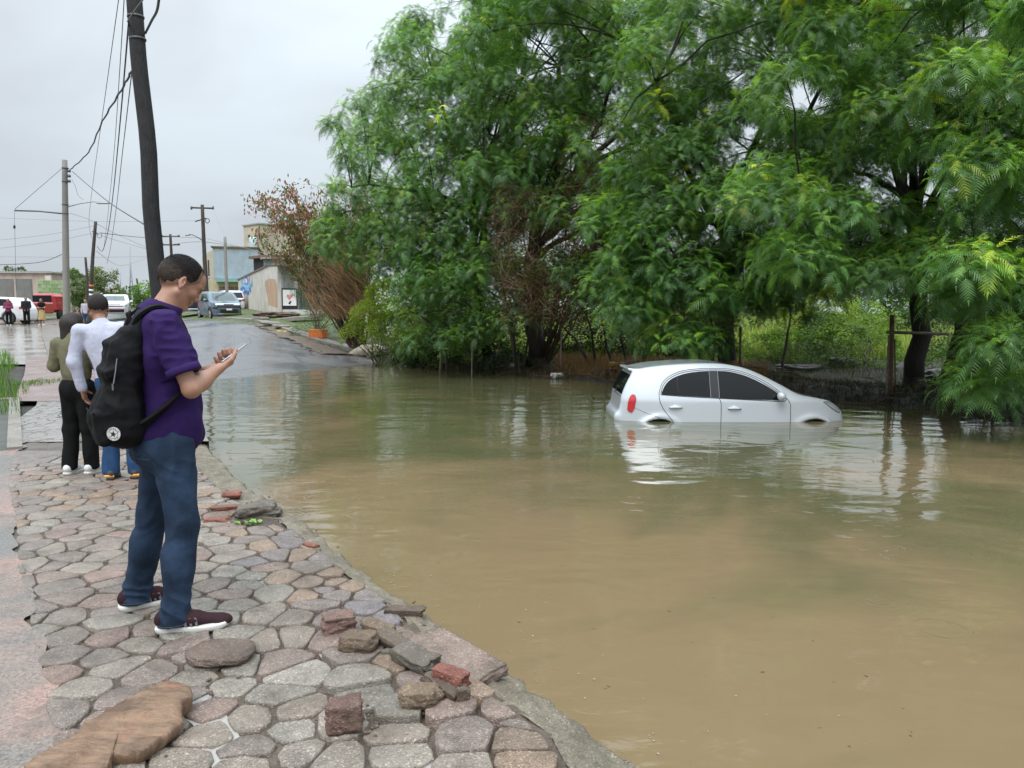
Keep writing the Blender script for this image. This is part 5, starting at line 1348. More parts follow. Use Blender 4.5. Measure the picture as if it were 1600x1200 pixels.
# --- blue and yellow house
D2 = 72.0
a = at(336, 470, D2); b_ = at(404, 470, D2 + 1)
r2, f2 = house('blue_house', 'two storey house with pale blue sheet cladding upstairs and brown doors below', 'building', a, b_, 9, 1.7, 5.9, M_YELW, M_ROOFB, .2, .12)
k2 = D2 / 1200
f2.slab('blue_cladding', -.0, 66 * k2, 3.05, 5.75, .05, .06, M_BLUEW)
for k in range(22): f2.slab('cladding_rib', k * .18, k * .18 + .05, 3.07, 5.73, .075, .03, M_BLUEW)
f2.slab('awning', .2, 63 * k2, 2.72, 3.0, .8, .8, mat('turquoise_awning', (.22, .40, .38), .5)); 
for x0, x1 in ((6, 17), (18, 29), (30, 38)): f2.slab('door', x0 * k2, x1 * k2, 0, 2.3, .02, .08, M_BROWN)
fs = Facade(at(318, 470, D2 + 9), at(336, 470, D2), r2, 1.7)
fs.slab('side_wall', 0, fs.L, -.5, 5.75, 0, .2, M_BEIGE); fs.slab('side_band', 0, fs.L, 0, 2.9, .02, .05, M_YELW)
for u in (3.0, 5.4): fs.slab('window', u, u + 1.1, 3.4, 5.0, .03, .06, M_DKW); fs.slab('window_frame', u - .08, u + 1.18, 3.3, 3.4, .06, .06, M_WHITEP)
# --- beige tower house
D3 = 84.0
a = at(384, 470, D3 + 2); b_ = at(408, 470, D3)
r3, f3 = house('beige_house', 'tall beige house with flat roof rising behind the blue one', 'building', a, b_, 9, 1.7, 9.4, M_BEIGE, M_GREYW, .12, .14)
k3 = D3 / 1200; f3.slab('window', .9, 1.3, 7.6, 8.4, .02, .06, M_DKW)
f4 = Facade(at(408, 470, D3), at(452, 470, D3 + 3), r3, 1.7); f4.slab('wall', 0, f4.L, -.5, 9.35, .0, .3, M_PINKW)
f4.slab('window', .6, 2.2, 6.5, 7.9, .02, .06, M_DKW); f4.slab('window_bars', .7, .78, 6.5, 7.9, .05, .03, M_SHUT); f4.slab('window', 2.4, 2.9, 6.6, 7.8, .02, .06, M_DKW)
tk = MB(); tp = at(396, 397, 76); tk.tube([(0, 0, 0), (0, 0, .1), (0, 0, 1.5), (0, 0, 1.62)], [.36, .42, .42, .3], 14); tag(tk.obj('water_tank', M_TANK, None, True, loc=tp), 'pale blue water tank standing on the roof before the beige house', 'water tank')
tb_ = MB(); tb_.box((0, 0, -.8), (.9, .9, 1.6)); tag(tb_.obj('tank_stand', M_BEIGE, None, loc=tp), 'beige block stand under the water tank', 'tank stand')
bu = thing('dark_roofed_shed', 'dark fronted shed squeezed between the blue house and the white wall', 'shed', (*at(415, 470, 60)[:2], 1.7))
f5 = Facade(at(398, 470, 60), at(432, 470, 58), bu, 1.7); f5.slab('wall', 0, f5.L, 0, 4.0, 0, .3, M_DKW); f5.slab('roof', -.2, f5.L, 4.0, 4.2, .3, 2, M_ROOFB)

# ================================================================ POLES AND WIRES
M_WOOD = bark_mat('tarred_wood', (.022, .022, .024)); M_CONC = pmat('pole_concrete', (.27, .255, .23), .7, stain=.5); M_METAL = mat('dark_metal', (.12, .12, .12), .5, metal=.5); M_CABLE = mat('cable', (.05, .05, .055), .6); M_POLEB = bark_mat('brown_pole', (.07, .055, .045)); M_INS = mat('insulator', (.10, .12, .16), .3); M_LAMPG = mat('lamp_housing', (.40, .41, .40), .4)
def pole(name, label, pts, D, r, m, zb=None, n=12, group=None):
    root = thing(name, label, 'utility pole', at(pts[-1][0], pts[-1][1], D), group=group); o = np.array(root.location)
    P = np.array([at(x, y, D) - o for x, y in pts])[::-1]; t = np.linspace(0, len(P) - 1, 3 * len(P)); P = np.stack([np.interp(t, range(len(P)), P[:, i]) for i in range(3)], 1)
    P = np.vstack([P[0] - np.array([0, 0, .8]), P]); b = MB(); b.tube(P, np.linspace(r[0], r[1], len(P)), n); b.obj('shaft', m, root, smooth=True); return root, o
def part_tube(root, o, name, pts, D, r, m, n=6):
    P = np.array([at(x, y, D if np.isscalar(D) else D[i]) - o for i, (x, y) in enumerate(pts)]); b = MB(); b.tube(P, r, n); return b.obj(name, m, root, smooth=True)
p1, o1 = pole('wooden_pole', 'thick tarred wooden pole leaning behind the man in purple', [(203, -70), (210, 0), (217, 100), (229, 200), (232.5, 240), (236, 330), (246, 430), (256, 520), (262, 600)], 12.6, (.135, .115), M_WOOD, n=16)
for y_, x_ in ((25, 212), (60, 215)): part_tube(p1, o1, 'steel_band', [(x_, y_), (x_ + .2, y_ + 3)], 12.6, .128, M_METAL, 16)
p2, o2 = pole('concrete_pole', 'pale concrete lamp pole with side arms beside the woman in olive', [(101, 250), (102, 330), (103, 420), (105, 528)], 27.0, (.125, .085), M_CONC, group=None)
part_tube(p2, o2, 'side_arm', [(23, 329), (60, 330), (100, 334)], 27, .028, M_METAL); part_tube(p2, o2, 'lamp_arm', [(106, 323), (125, 318), (145, 315), (158, 316)], 27, .022, M_LAMPG)
b = MB(); hp = at(161, 317.5, 27) - o2; b.box(hp, (.42, .16, .05), bev=.02); b.obj('lamp_head', M_LAMPG, p2)
for y_ in (265, 273, 281): part_tube(p2, o2, 'insulator', [(108, y_), (108.5, y_ + 4)], 27, .05, M_INS, 8)
for y_ in (262, 283, 319, 333): part_tube(p2, o2, 'steel_band', [(102, y_), (102, y_ + 1.2)], 27, .112, M_METAL, 12)
part_tube(p2, o2, 'guy_wire', [(23, 327), (98, 262)], 27, .008, M_CABLE, 4); part_tube(p2, o2, 'hanging_wire', [(22.5, 330), (23, 352), (24, 400), (25.5, 455)], 27, .006, M_CABLE, 4); part_tube(p2, o2, 'counterweight', [(22.5, 352), (22.5, 357)], 27, .035, M_BLACK, 8)
p3, o3 = pole('dark_pole', 'dark slim pole leaning right with a wire coil at its top and striped bands below', [(149.5, 346), (145, 400), (141, 470), (139.5, 495)], 38, (.10, .07), M_POLEB)
th = np.linspace(0, 2 * pi, 18); part_tube(p3, o3, 'wire_coil', [(155.5 + 3.8 * cos(q), 368 + 4 * sin(q)) for q in th], 37.8, .012, M_CABLE, 4)
for y_, m_ in ((445, M_ORANGE), (452, M_WHITEP), (459, M_WHITEP)): part_tube(p3, o3, 'painted_band', [(142.6, y_), (142.3, y_ + 3)], 38, .105, m_, 10)
part_tube(p3, o3, 'bracket', [(144, 362), (149, 360), (152, 366)], 38, .02, M_METAL)
p4, o4 = pole('thin_pole', 'short thin dark pole left of the striped one, above the bushes', [(133.5, 402), (136, 432), (137, 475)], 44, (.08, .06), M_POLEB)
p5, o5 = pole('double_arm_pole', 'distant pole with two crossarms right of the leaning wooden pole', [(266, 366), (268, 400), (270, 480)], 74, (.16, .11), M_POLEB)
for y_ in (369.5, 382.5): part_tube(p5, o5, 'crossarm', [(252, y_), (281, y_)], 74, .07, M_POLEB)
for x_, y_ in ((253, 367), (279, 367), (254, 380), (279, 380)): part_tube(p5, o5, 'insulator', [(x_, y_), (x_, y_ + 2)], 74, .08, M_INS)
p6, o6 = pole('tall_crossarm_pole', 'tall wooden pole with crossarm and street lamp before the blue house', [(316, 320), (319, 390), (323, 460), (324, 482)], 62, (.20, .13), M_POLEB)
part_tube(p6, o6, 'crossarm', [(298, 324.5), (334, 325.5)], 62, .07, M_POLEB); part_tube(p6, o6, 'lower_arm', [(305, 346), (322, 341)], 62, .05, M_POLEB)
for x_ in (299, 316, 333): part_tube(p6, o6, 'insulator', [(x_, 322), (x_, 327.5)], 62, .07, M_INS)
part_tube(p6, o6, 'wire_coil', [(324 + 3.2 * cos(q), 345 + 3.5 * sin(q)) for q in th], 61.7, .03, M_CABLE, 4); part_tube(p6, o6, 'lamp_arm', [(319, 378), (311, 372), (301, 367), (294, 366.5)], 62, .04, M_METAL); part_tube(p6, o6, 'lamp_head', [(296, 366.5), (290, 367.5)], 62, .09, M_LAMPG)
p7, o7 = pole('short_concrete_pole', 'plain short concrete pole behind the blue car', [(351.5, 370), (353, 420), (355.5, 474)], 47, (.105, .085), M_CONC)
p8, o8 = pole('thin_pole', 'tiny far leaning pole above the shrubs right of the white sedan', [(213.5, 435), (216.5, 452), (217, 470)], 80, (.12, .08), M_POLEB)
p9, o9 = pole('thin_pole', 'tiny far upright pole left of the far leaning one', [(203, 447), (203, 470)], 80, (.12, .08), M_POLEB)
M_FAINT = mat('hazed_steel', (.33, .35, .37), .7)  # light grey imitates haze over the far masts
mast = thing('radio_mast', 'faint distant lattice radio mast seen over the town', 'radio mast', at(206, 470, 300)); om = np.array(mast.location)
part_tube(mast, om, 'mast_leg', [(203, 385), (203.5, 430), (202.5, 470)], 300, .22, M_FAINT, 4); part_tube(mast, om, 'mast_leg', [(203.3, 400), (206.5, 440), (209.5, 470)], 300, .22, M_FAINT, 4)
for y_ in range(405, 470, 8): part_tube(mast, om, 'mast_brace', [(203, y_), (203.3 + (y_ - 400) * .085, y_ + 4)], 300, .14, M_FAINT, 4)
m2 = thing('radio_mast', 'second fainter thin mast left of the lattice one', 'radio mast', at(188, 470, 330)); om = np.array(m2.location); part_tube(m2, om, 'mast_leg', [(188, 425), (188, 470)], 330, .25, M_FAINT, 4)
def wire(label, pts, r=.012, m=None, group='overhead cables', twist=0.0, sm=True):
    P = np.array([at(x, y, D) for x, y, D in pts]); k = len(P); t = np.linspace(0, k - 1, (k - 1) * 8 + 1)
    if k > 2 and sm:   # smooth
        Q = []
        for v in t:
            i = min(int(v), k - 2); f = v - i; p0, p1_, p2_, p3_ = P[max(i - 1, 0)], P[i], P[i + 1], P[min(i + 2, k - 1)]
            Q.append(.5 * (2 * p1_ + (p2_ - p0) * f + (2 * p0 - 5 * p1_ + 4 * p2_ - p3_) * f * f + (3 * p1_ - 3 * p2_ + p3_ - p0) * f ** 3))
        P = np.array(Q)
    else: P = np.stack([np.interp(t, range(k), P[:, i]) for i in range(3)], 1)
    if twist: s_ = np.arange(len(P)); P = P + np.stack([np.sin(s_ * 1.9), np.cos(s_ * 1.9) * 0, np.cos(s_ * 1.9)], 1) * twist
    b = MB(); b.tube(P, r, 5, cap=False); tag(b.obj('overhead_cable', m or M_CABLE, None, True), label, 'cable', group)
M_CABL = mat('pale_cable', (.25, .25, .26), .5)
wire('thick twisted cable sagging from the leaning wooden pole to the concrete lamp pole', [(207, 108, 12.6), (190, 140, 14), (160, 190, 18), (138, 238, 23), (111, 264, 27)], .018, twist=.012)
wire('thick twisted cable leaving the wooden pole at the upper right', [(227, 52, 12.6), (237, 32, 11.5), (246, 14, 10.5), (250, -20, 9.5)], .018)
wire('grey cable slanting across the front of the wooden pole at the top', [(199, 34, 12.4), (212, 14, 12.2), (232, -12, 12)], .012, M_CABL)
wire('thin cable, leftmost of the steep ones', [(188, -20, 13), (160, 180, 20), (146, 280, 28), (139, 345, 34), (143, 372, 38)], .008, M_CABL)
wire('thin cable, second of the steep ones from the left', [(195, -20, 12), (187, 110, 15), (178, 240, 22), (168, 340, 32), (162, 390, 40)], .008, M_CABL)
wire('dark steep cable right beside the wooden pole', [(201, 34, 12.4), (193, 130, 15), (184, 230, 20), (177, 300, 26), (169, 360, 32), (160, 392, 37), (152, 385, 38)], .014)
wire('thin steep cable starting at the left edge of the wooden pole', [(206, 112, 12.6), (197, 190, 16), (190, 250, 20), (181, 330, 28), (172, 390, 38), (167, 412, 44)], .009)
wire('cable from the concrete lamp pole down to the wooden pole', [(113, 268, 27), (165, 312, 20), (224, 350, 12.7)], .011)
wire('loose thin drop wire curling under the insulators of the lamp pole', [(112, 280, 27), (118, 292, 27), (122, 305, 27), (130, 312, 27)], .008, M_CABL)
wire('thin cable running right from the lamp pole to the dark pole', [(110, 333, 27), (146, 345, 38)], .008, M_CABL)
wire('low sagging dark cable at the far left', [(-10, 414, 30), (40, 412, 30), (70, 408, 29), (98, 397, 27)], .012)
for k, (y0, y1) in enumerate(((376, 353), (389, 364))): wire(['upper', 'lower'][k] + ' of the two rising thin cables at the far left', [(-10, y0, 36), (75, (y0 + y1) / 2 + 2, 37), (146, y1, 38)], .009, M_CABL)
wire('long thin straight cable crossing low behind the poles at the left', [(-10, 401, 60), (120, 402, 60), (232, 401, 60)], .012, M_CABL)
wire('faint cable spanning left edge to the wooden pole high up', [(-10, 340, 60), (150, 346, 60), (305, 345, 62)], .012, M_CABL)
wire('cable from the dark pole coil to the double arm pole', [(158, 364, 38), (225, 371, 55), (266, 370, 74)], .018)
wire('cable from the double arm pole to the tall crossarm pole, upper', [(268, 370, 74), (318, 372, 62)], .02, M_CABL)
wire('cable passing the tall crossarm pole towards the beige house', [(268, 382, 74), (318, 378, 62), (384, 388, 82)], .022, M_CABL)
wire('thin cable from the tall crossarm pole down to the short concrete pole', [(333, 326, 62), (352, 370, 47)], .012, M_CABL)
wire('cable from the short concrete pole to the white corner building', [(320, 372, 62), (400, 392, 50), (437, 408, 41)], .014, M_CABL)
wire('faint sagging cable above the white sedan', [(150, 392, 40), (190, 415, 60), (232, 402, 74)], .012, M_CABL)
wire('second cable fanning from the dark pole', [(152, 366, 38), (190, 378, 50), (232, 390, 60)], .012, M_CABL)
wire('third cable fanning from the dark pole', [(152, 350, 38), (180, 365, 50), (232, 388, 64)], .012, M_CABL)

# town greenery behind the left side
def t2(P, rs): return np.where(rs.rand(len(P), 1) < .28, np.array([[3.2, 1.9, 3.0]]), np.where(rs.rand(len(P), 1) < .4, np.array([[1.5, .9, .8]]), np.array([[.9, .9, .9]])))
def gp_(px, D): p = at(px, 490, D); return (p[0], p[1], float(cap(D)) - .1)
bush('roadside_tree', 'sparse pinkish flowered tree behind the striped dark pole', 'tree', [W3(160, 428, 56, 1.1, .8, .55), W3(168, 445, 56, .9, .8, .8), W3(150, 440, 56, .8, .8, .8), W3(150, 462, 56, 1.1, .8, .6), W3(176, 458, 56, .7, .7, .5)], 4200, .16, M_MID, 60, gp_(158, 56), tintf=t2, stems=14)
bush('green_bush', 'dense green bush between the green wall and the striped pole', 'bush', [W3(127, 452, 56, .8, .7, .9), W3(120, 468, 56, .6, .6, .6), W3(132, 474, 56, .6, .6, .5), W3(118, 430, 58, .45, .6, .5)], 7000, .13, M_MID, 61, gp_(126, 56))
bush('back_garden_tree', 'green treetop rising behind the lamp pole', 'tree', [W3(92, 440, 70, 1.0, .8, .8), W3(108, 432, 70, .8, .8, .7), W3(100, 455, 70, 1.2, .8, .8), W3(114, 424, 70, .5, .5, .3)], 4500, .17, M_BRIGHT, 62, gp_(100, 70))
for k, (px, y, w, D) in enumerate(((205, 462, 1.6, 64), (228, 455, 1.8, 66), (250, 462, 2.0, 68), (188, 466, 1.5, 70), (275, 465, 2.2, 72), (300, 468, 2.0, 74))):
    bush('street_shrub', ['small', 'round', 'broad', 'low', 'dense', 'outer'][k] + ' green shrub in the row at the end of the street', 'shrub', [W3(px, y, D, w * .7, .8, w * .45), W3(px + 5, y + 8, D, w * .8, .8, w * .4)], 2200, .20, [M_MID, M_BRIGHT][k % 2], 63 + k, gp_(px, D))
for k, px in enumerate((15, 34)): bush('rooftop_bush', ['left', 'right'][k] + ' leafy top poking over the roof of the low building', 'bush', [W3(px, 421, 69.5, .5, .5, .35)], 700, .15, M_MID, 80 + k, gp_(px, 69.5), stems=2)

# ---------------------------------------------------------------- street edge debris on the right
def on_road(px, py):
    p = gd(px, py); return p
cr = thing('orange_crate', 'orange plastic crate lying open on its side by the kerb', 'crate', gd(497, 528)); b = MB()
for c, s in (((0, 0, .02), (.62, .42, .03)), ((0, .2, .17), (.62, .03, .33)), ((0, -.2, .17), (.62, .03, .33)), ((0, 0, .33), (.62, .42, .03))): b.box(c, s, bev=.008)
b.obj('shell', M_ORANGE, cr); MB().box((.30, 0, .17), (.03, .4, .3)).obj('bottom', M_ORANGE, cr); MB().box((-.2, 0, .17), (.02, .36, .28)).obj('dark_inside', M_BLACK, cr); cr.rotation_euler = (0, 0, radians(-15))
sk = gd(575, 556); S = SDF((-.75, -.45, -.05), (.75, .45, .6), .02)
S.ell((0, 0, .2), (.52, .30, .22), k=.05).ell((-.35, 0, .12), (.32, .2, .12), k=.08).ell((.28, .05, .24), (.3, .26, .2), k=.08).cone((-.5, 0, .08), (-.68, -.05, .05), .09, .04, .06).ell((.1, -.1, .36), (.2, .12, .08), k=.06)
V, Q = S.mesh(1); N = vnormals(V, Q); V = V + N * (fbm(V, 4, 3, 5) * .03)[:, None]; V[:, 2] = np.maximum(V[:, 2], -.03)
o = link_mesh('white_sack', np_mesh('white_sack', V, Q, M_SACK, smooth=True), loc=(sk[0], sk[1], max(sk[2], WATER) - .02)); tag(o, 'slumped dirty white sack at the water edge by the kerb', 'sack')
o = rock('rubbish_bag', 'dark opening lump of rubbish pressed against the right end of the white sack', 'rubbish', 597, 553, (.35, .3, .3), M_BLACK, 0, 3, .1, D=sk[1] + .1, rough=.3); o.location.z = WATER
o = rock('rubbish_bag', 'pale crumpled bag on top behind the white sack', 'rubbish', 592, 540, (.45, .3, .2), M_BAGW, 0, 5, .1, D=sk[1] + .3, rough=.35); o.location.z = WATER + .28
for px, py, s, m, lab in ((444, 521, (.55, .3, .08), M_LITTERY, 'yellow flattened packaging on the dirt beside the kerb'), (458, 531, (.2, .15, .06), M_BAGW, 'pale scrap on the gravel beside the yellow packaging'), (470, 536, (.18, .15, .05), M_LITTERY, 'small yellow scrap near the kerb'), (478, 543, (.15, .1, .04), M_LITTERY, 'tiny yellow scrap nearest the water'), (423, 508, (.9, .55, .12), M_KERB, 'broken concrete slab piece tilted at the road edge'), (440, 512, (.7, .4, .1), M_KERB, 'smaller broken slab piece right of the tilted one'), (408, 500, (.8, .35, .12), M_KERB, 'kerb fragment at the corner of the raised footpath'), (505, 548, (.1, .08, .04), M_BAGW, 'white speck of litter at the waterline'), (437, 516, (.3, .25, .12), M_R_GRY, 'grey stone among the slab pieces')):
    p = gd(px, py); o = rock('street_debris', lab, 'debris', px, py, s, m, 0, int(px) % 31, .5, (.12, .05), boxy=.8, D=p[1], rough=.12); o.location = (p[0], p[1], p[2] - .01)
P = np.array([gd(px, py)[:2] for px, py in ((412, 505), (432, 515), (462, 530), (500, 546), (530, 556))])
ribbon('gravel_strip', P, .65, -.55, lambda x, y, k: float(road_z(x, y)) + .045 + .04 * sin(pi * k) + .02 * float(n2(x, y, 6, 3)), M_DIRT, .15, 9, edge=.25)
rs = np.random.RandomState(17); b = MB()
for k in range(260):
    i = rs.randint(0, 4); q = P[i] + (P[i + 1] - P[i]) * rs.rand() + rs.normal(0, .32, 2); s = rs.uniform(.02, .07); b.box((q[0], q[1], float(road_z(q[0], q[1])) + .06), (s, s * .8, s * .6), rs.rand() * 3, bev=s * .2)
tag(b.obj('gravel', M_R_GRY), kind='stuff')
# raised broken corner of the footpath
cs = gd(455, 500); o = MB().box((0, 0, 0), (2.6, 1.5, .22), bev=.03).obj('raised_slab', M_PATH, None, loc=(cs[0] + .2, cs[1] + .4, cs[2] + .02), rot=(.03, -.05, radians(-52))); tag(o, 'raised broken concrete slab at the end of the footpath before the shop', 'slab')

# ================================================================ CARS
M_TYRE = mat('tyre_rubber', (.02, .02, .02), .7); M_RIM = mat('alloy_rim', (.5, .5, .52), .3, metal=.8); M_SEAM = mat('panel_gap', (.03, .03, .032), .7); M_CHROME = mat('chrome', (.7, .7, .72), .12, metal=1.0); M_TAIL = mat('tail_lamp', (.50, .015, .02), .12, spec=.8, coat=.6); M_HEAD = mat('head_lamp', (.45, .47, .48), .08, metal=.35, coat=1.0); M_TRIM = mat('black_trim', (.018, .018, .02), .4)
def paint(name, c, metal=.35): return mat(name, c, .3, metal=metal, coat=1.0)
def tint_glass():
    m = mat('tinted_glass', (.006, .008, .009), .03, spec=.32); return m
M_TINT = tint_glass(); M_SHIELD = mat('windscreen_glass', (.07, .10, .10), .05, spec=.6)
def poly_sdf(X, Z, P):
    P = np.asarray(P, float); d = np.full(X.shape, 1e9); ins = np.zeros(X.shape, bool); n = len(P)
    for i in range(n):
        a, b = P[i], P[(i + 1) % n]; e = b - a; wx, wz = X - a[0], Z - a[1]; t = np.clip((wx * e[0] + wz * e[1]) / e.dot(e), 0, 1)
        d = np.minimum(d, (wx - e[0] * t) ** 2 + (wz - e[1] * t) ** 2)
        c = ((a[1] > Z) != (b[1] > Z)) & (X < e[0] * (Z - a[1]) / (e[1] + 1e-12) + a[0]); ins ^= c
    d = np.sqrt(d); return np.where(ins, -d, d)
def spline(P, k=6):
    P = [np.array(p, float) for p in P]; n = len(P); out = []
    for i in range(n - 1):
        p0, p1, p2, p3 = P[max(i - 1, 0)], P[i], P[i + 1], P[min(i + 2, n - 1)]
        for j in range(k):
            f = j / k; out.append(.5 * (2 * p1 + (p2 - p0) * f + (2 * p0 - 5 * p1 + 4 * p2 - p3) * f * f + (3 * p1 - 3 * p2 + p3 - p0) * f ** 3))
    out.append(P[-1]); return np.array(out)
class Car:
    def __init__(s, name, label, cat, loc, rotz, prof, W, belt, tumble, x0, x1, wheels, wr, mpaint, h=.03, kr=.07, end=.34, arch=1.09, extra=None, group=None, noseplan=3.2, shoulder=0.0):
        s.root = thing(name, label, cat, loc, rotz, group); s.h = h; s.W = W
        P = np.array(prof); lo = (P[:, 0].min() - .15, -W - .15, P[:, 1].min() - .1); hi = (P[:, 0].max() + .15, W + .15, P[:, 1].max() + .12)
        S = SDF(lo, hi, h); g = [S.lo[k] + h * np.arange(S.n[k]) for k in range(3)]; X, Z = np.meshgrid(g[0], g[2], indexing='ij')
        d2 = poly_sdf(X, Z, P); xc = (x0 + x1) / 2; xh = (x1 - x0) / 2
        u = np.clip(np.abs((X - xc) / xh), 0, 1.2); w = W - end * u ** noseplan * .9 - tumble * np.maximum(Z - belt, 0) ** 1.12 - .10 * np.clip(.55 - Z, 0, 1) - shoulder * np.exp(-((Z - belt + .12) / .05) ** 2)
        Y = g[1][None, :, None]; a = np.broadcast_to(d2[:, None, :], S.n); b = (np.abs(Y) - w[:, None, :])
        m = -np.minimum(-a, -b); hh = np.clip(.5 - .5 * (b - a) / kr * -1, 0, 1)
        hh = np.clip(.5 + .5 * (a - b) / kr, 0, 1); F = b * (1 - hh) + a * hh + kr * hh * (1 - hh); S.F = F.astype(np.float32)
        for wx in wheels:
            for sg in (-1, 1):
                S.fn(lambda X, Y, Z: np.maximum(np.sqrt((X - wx) ** 2 + (Z - wr) ** 2) - wr * arch, np.abs(Y - sg * W) - .30), .01, 'sub')
        if extra: extra(S)
        s.S = S; V, Q = S.mesh(2 if h > .02 else 3)
        s.body = link_mesh('body', np_mesh('body', V, Q, mpaint, smooth=True), s.root)
        for wx in wheels:
            for sg in (-1, 1): s.wheel(wx, sg * (W - .13), wr, sg)
    def wheel(s, x, y, r, sg):
        b = MB(); b.tube([(0, -.1, 0), (0, -.085, 0), (0, .085, 0), (0, .1, 0)], [r * .93, r, r, r * .93], 28); w = b.obj('wheel', M_TYRE, s.root, smooth=False); w.location = (x, y, r)
        b = MB(); yy = sg * .1
        b.tube([(0, yy * .9, 0), (0, yy * 1.02, 0)], [r * .66, r * .64], 24)
        for k in range(5):
            a = k * 2 * pi / 5; b.box((cos(a) * r * .34, yy * 1.06, sin(a) * r * .34), (r * .62, .02, r * .13), R=rotm(0, -a, 0))
        b.tube([(0, yy, 0), (0, yy * 1.15, 0)], [r * .15, r * .13], 12); b.obj('rim', M_RIM, w)
    def ymap(s, x, z, sg=-1):
        """outer |y| of the body at x,z"""
        S = s.S; F = S.F; ny = S.n[1]; ix = np.clip((np.asarray(x) - S.lo[0]) / S.h, 0, S.n[0] - 1.001); iz = np.clip((np.asarray(z) - S.lo[2]) / S.h, 0, S.n[2] - 1.001)
        i, k = ix.astype(int), iz.astype(int); fx, fz = (ix - i)[..., None], (iz - k)[..., None]
        col = F[i, :, k] * (1 - fx) * (1 - fz) + F[i + 1, :, k] * fx * (1 - fz) + F[i, :, k + 1] * (1 - fx) * fz + F[i + 1, :, k + 1] * fx * fz
        ins = col < 0; j = np.argmax(ins, -1); j = np.clip(j, 1, ny - 1); a = np.take_along_axis(col, (j - 1)[..., None], -1)[..., 0]; b = np.take_along_axis(col, j[..., None], -1)[..., 0]
        y = S.lo[1] + S.h * (j - 1 + a / (a - b + 1e-9)); y = np.where(ins.any(-1), y, -s.W * .9); return y if sg == -1 else -y
    def xmap(s, y, z, front=True):
        S = s.S; F = S.F if not front else S.F[::-1]; iy = np.clip((np.asarray(y) - S.lo[1]) / S.h, 0, S.n[1] - 1.001); iz = np.clip((np.asarray(z) - S.lo[2]) / S.h, 0, S.n[2] - 1.001)
        i, k = iy.astype(int), iz.astype(int); fy, fz = (iy - i), (iz - k)
        col = F[:, i, k] * (1 - fy) * (1 - fz) + F[:, i + 1, k] * fy * (1 - fz) + F[:, i, k + 1] * (1 - fy) * fz + F[:, i + 1, k + 1] * fy * fz
        ins = col < 0; j = np.clip(np.argmax(ins, 0), 1, None); a = np.take_along_axis(col, (j - 1)[None], 0)[0]; b = np.take_along_axis(col, j[None], 0)[0]; q = j - 1 + a / (a - b + 1e-9)
        x = S.lo[0] + S.h * q if not front else S.lo[0] + S.h * (S.n[0] - 1 - q); return x
    def _grid(s, name, P, m, parent=None):
        n, k = P.shape[:2]; V = P.reshape(-1, 3); a = np.arange((n - 1) * (k - 1)); a = (a // (k - 1)) * k + a % (k - 1); F = np.stack([a, a + 1, a + k + 1, a + k], 1)
        return link_mesh(name, np_mesh(name, V, F, m, smooth=True), parent or s.root)
    def side(s, name, top, bot, m, sg=-1, off=.006, nx=30, nz=10, parent=None):
        """panel on a side between top and bottom curves, each a list of (x,z)"""
        t, b = spline(top, 4), np.array(bot, float); x = np.linspace(t[0][0], t[-1][0], nx); zt = np.interp(x, t[:, 0], t[:, 1]); zb = np.interp(x, b[:, 0], b[:, 1]); v = np.linspace(0, 1, nz)
        X = np.repeat(x[:, None], nz, 1); Z = zb[:, None] + (zt - zb)[:, None] * v; Y = s.ymap(X, Z, sg); return s._grid(name, np.stack([X, Y + (off if sg > 0 else -off), Z], -1), m, parent)
    def face(s, name, y0, y1, z0, z1, m, front=True, off=.006, ny=16, nz=10, taper=0.0, curve=0.0, parent=None):
        v = np.linspace(0, 1, nz); z = z0 + (z1 - z0) * v; u = np.linspace(0, 1, ny); c = (y0 + y1) / 2; hw = (y1 - y0) / 2 * (1 - taper * v)
        Y = c + (u[:, None] * 2 - 1) * hw[None, :]; Z = np.repeat(z[None], ny, 0) + curve * (1 - (u[:, None] * 2 - 1) ** 2) * v[None, :]
        X = s.xmap(Y, Z, front); return s._grid(name, np.stack([X + (off if front else -off), Y, Z], -1), m, parent)
    def seam(s, pts, sg=-1, r=.005, m=None, name='panel_gap'):
        P = spline(pts, 5); Y = s.ymap(P[:, 0], P[:, 1], sg); b = MB(); b.tube(np.stack([P[:, 0], Y, P[:, 1]], 1), r, 6); return b.obj(name, m or M_SEAM, s.root, smooth=True)
    def blob(s, name, c, r, m, R=None, parent=None, n=10):
        bm = bmesh.new(); bmesh.ops.create_uvsphere(bm, u_segments=n * 2, v_segments=n, radius=1); V = np.array([v.co[:] for v in bm.verts]); F = [[v.index for v in f.verts] for f in bm.faces]; bm.free()
        V = V * np.array(r); V = V if R is None else V @ R.T; return link_mesh(name, np_mesh(name, V + np.array(c), F, m, smooth=True), parent or s.root)

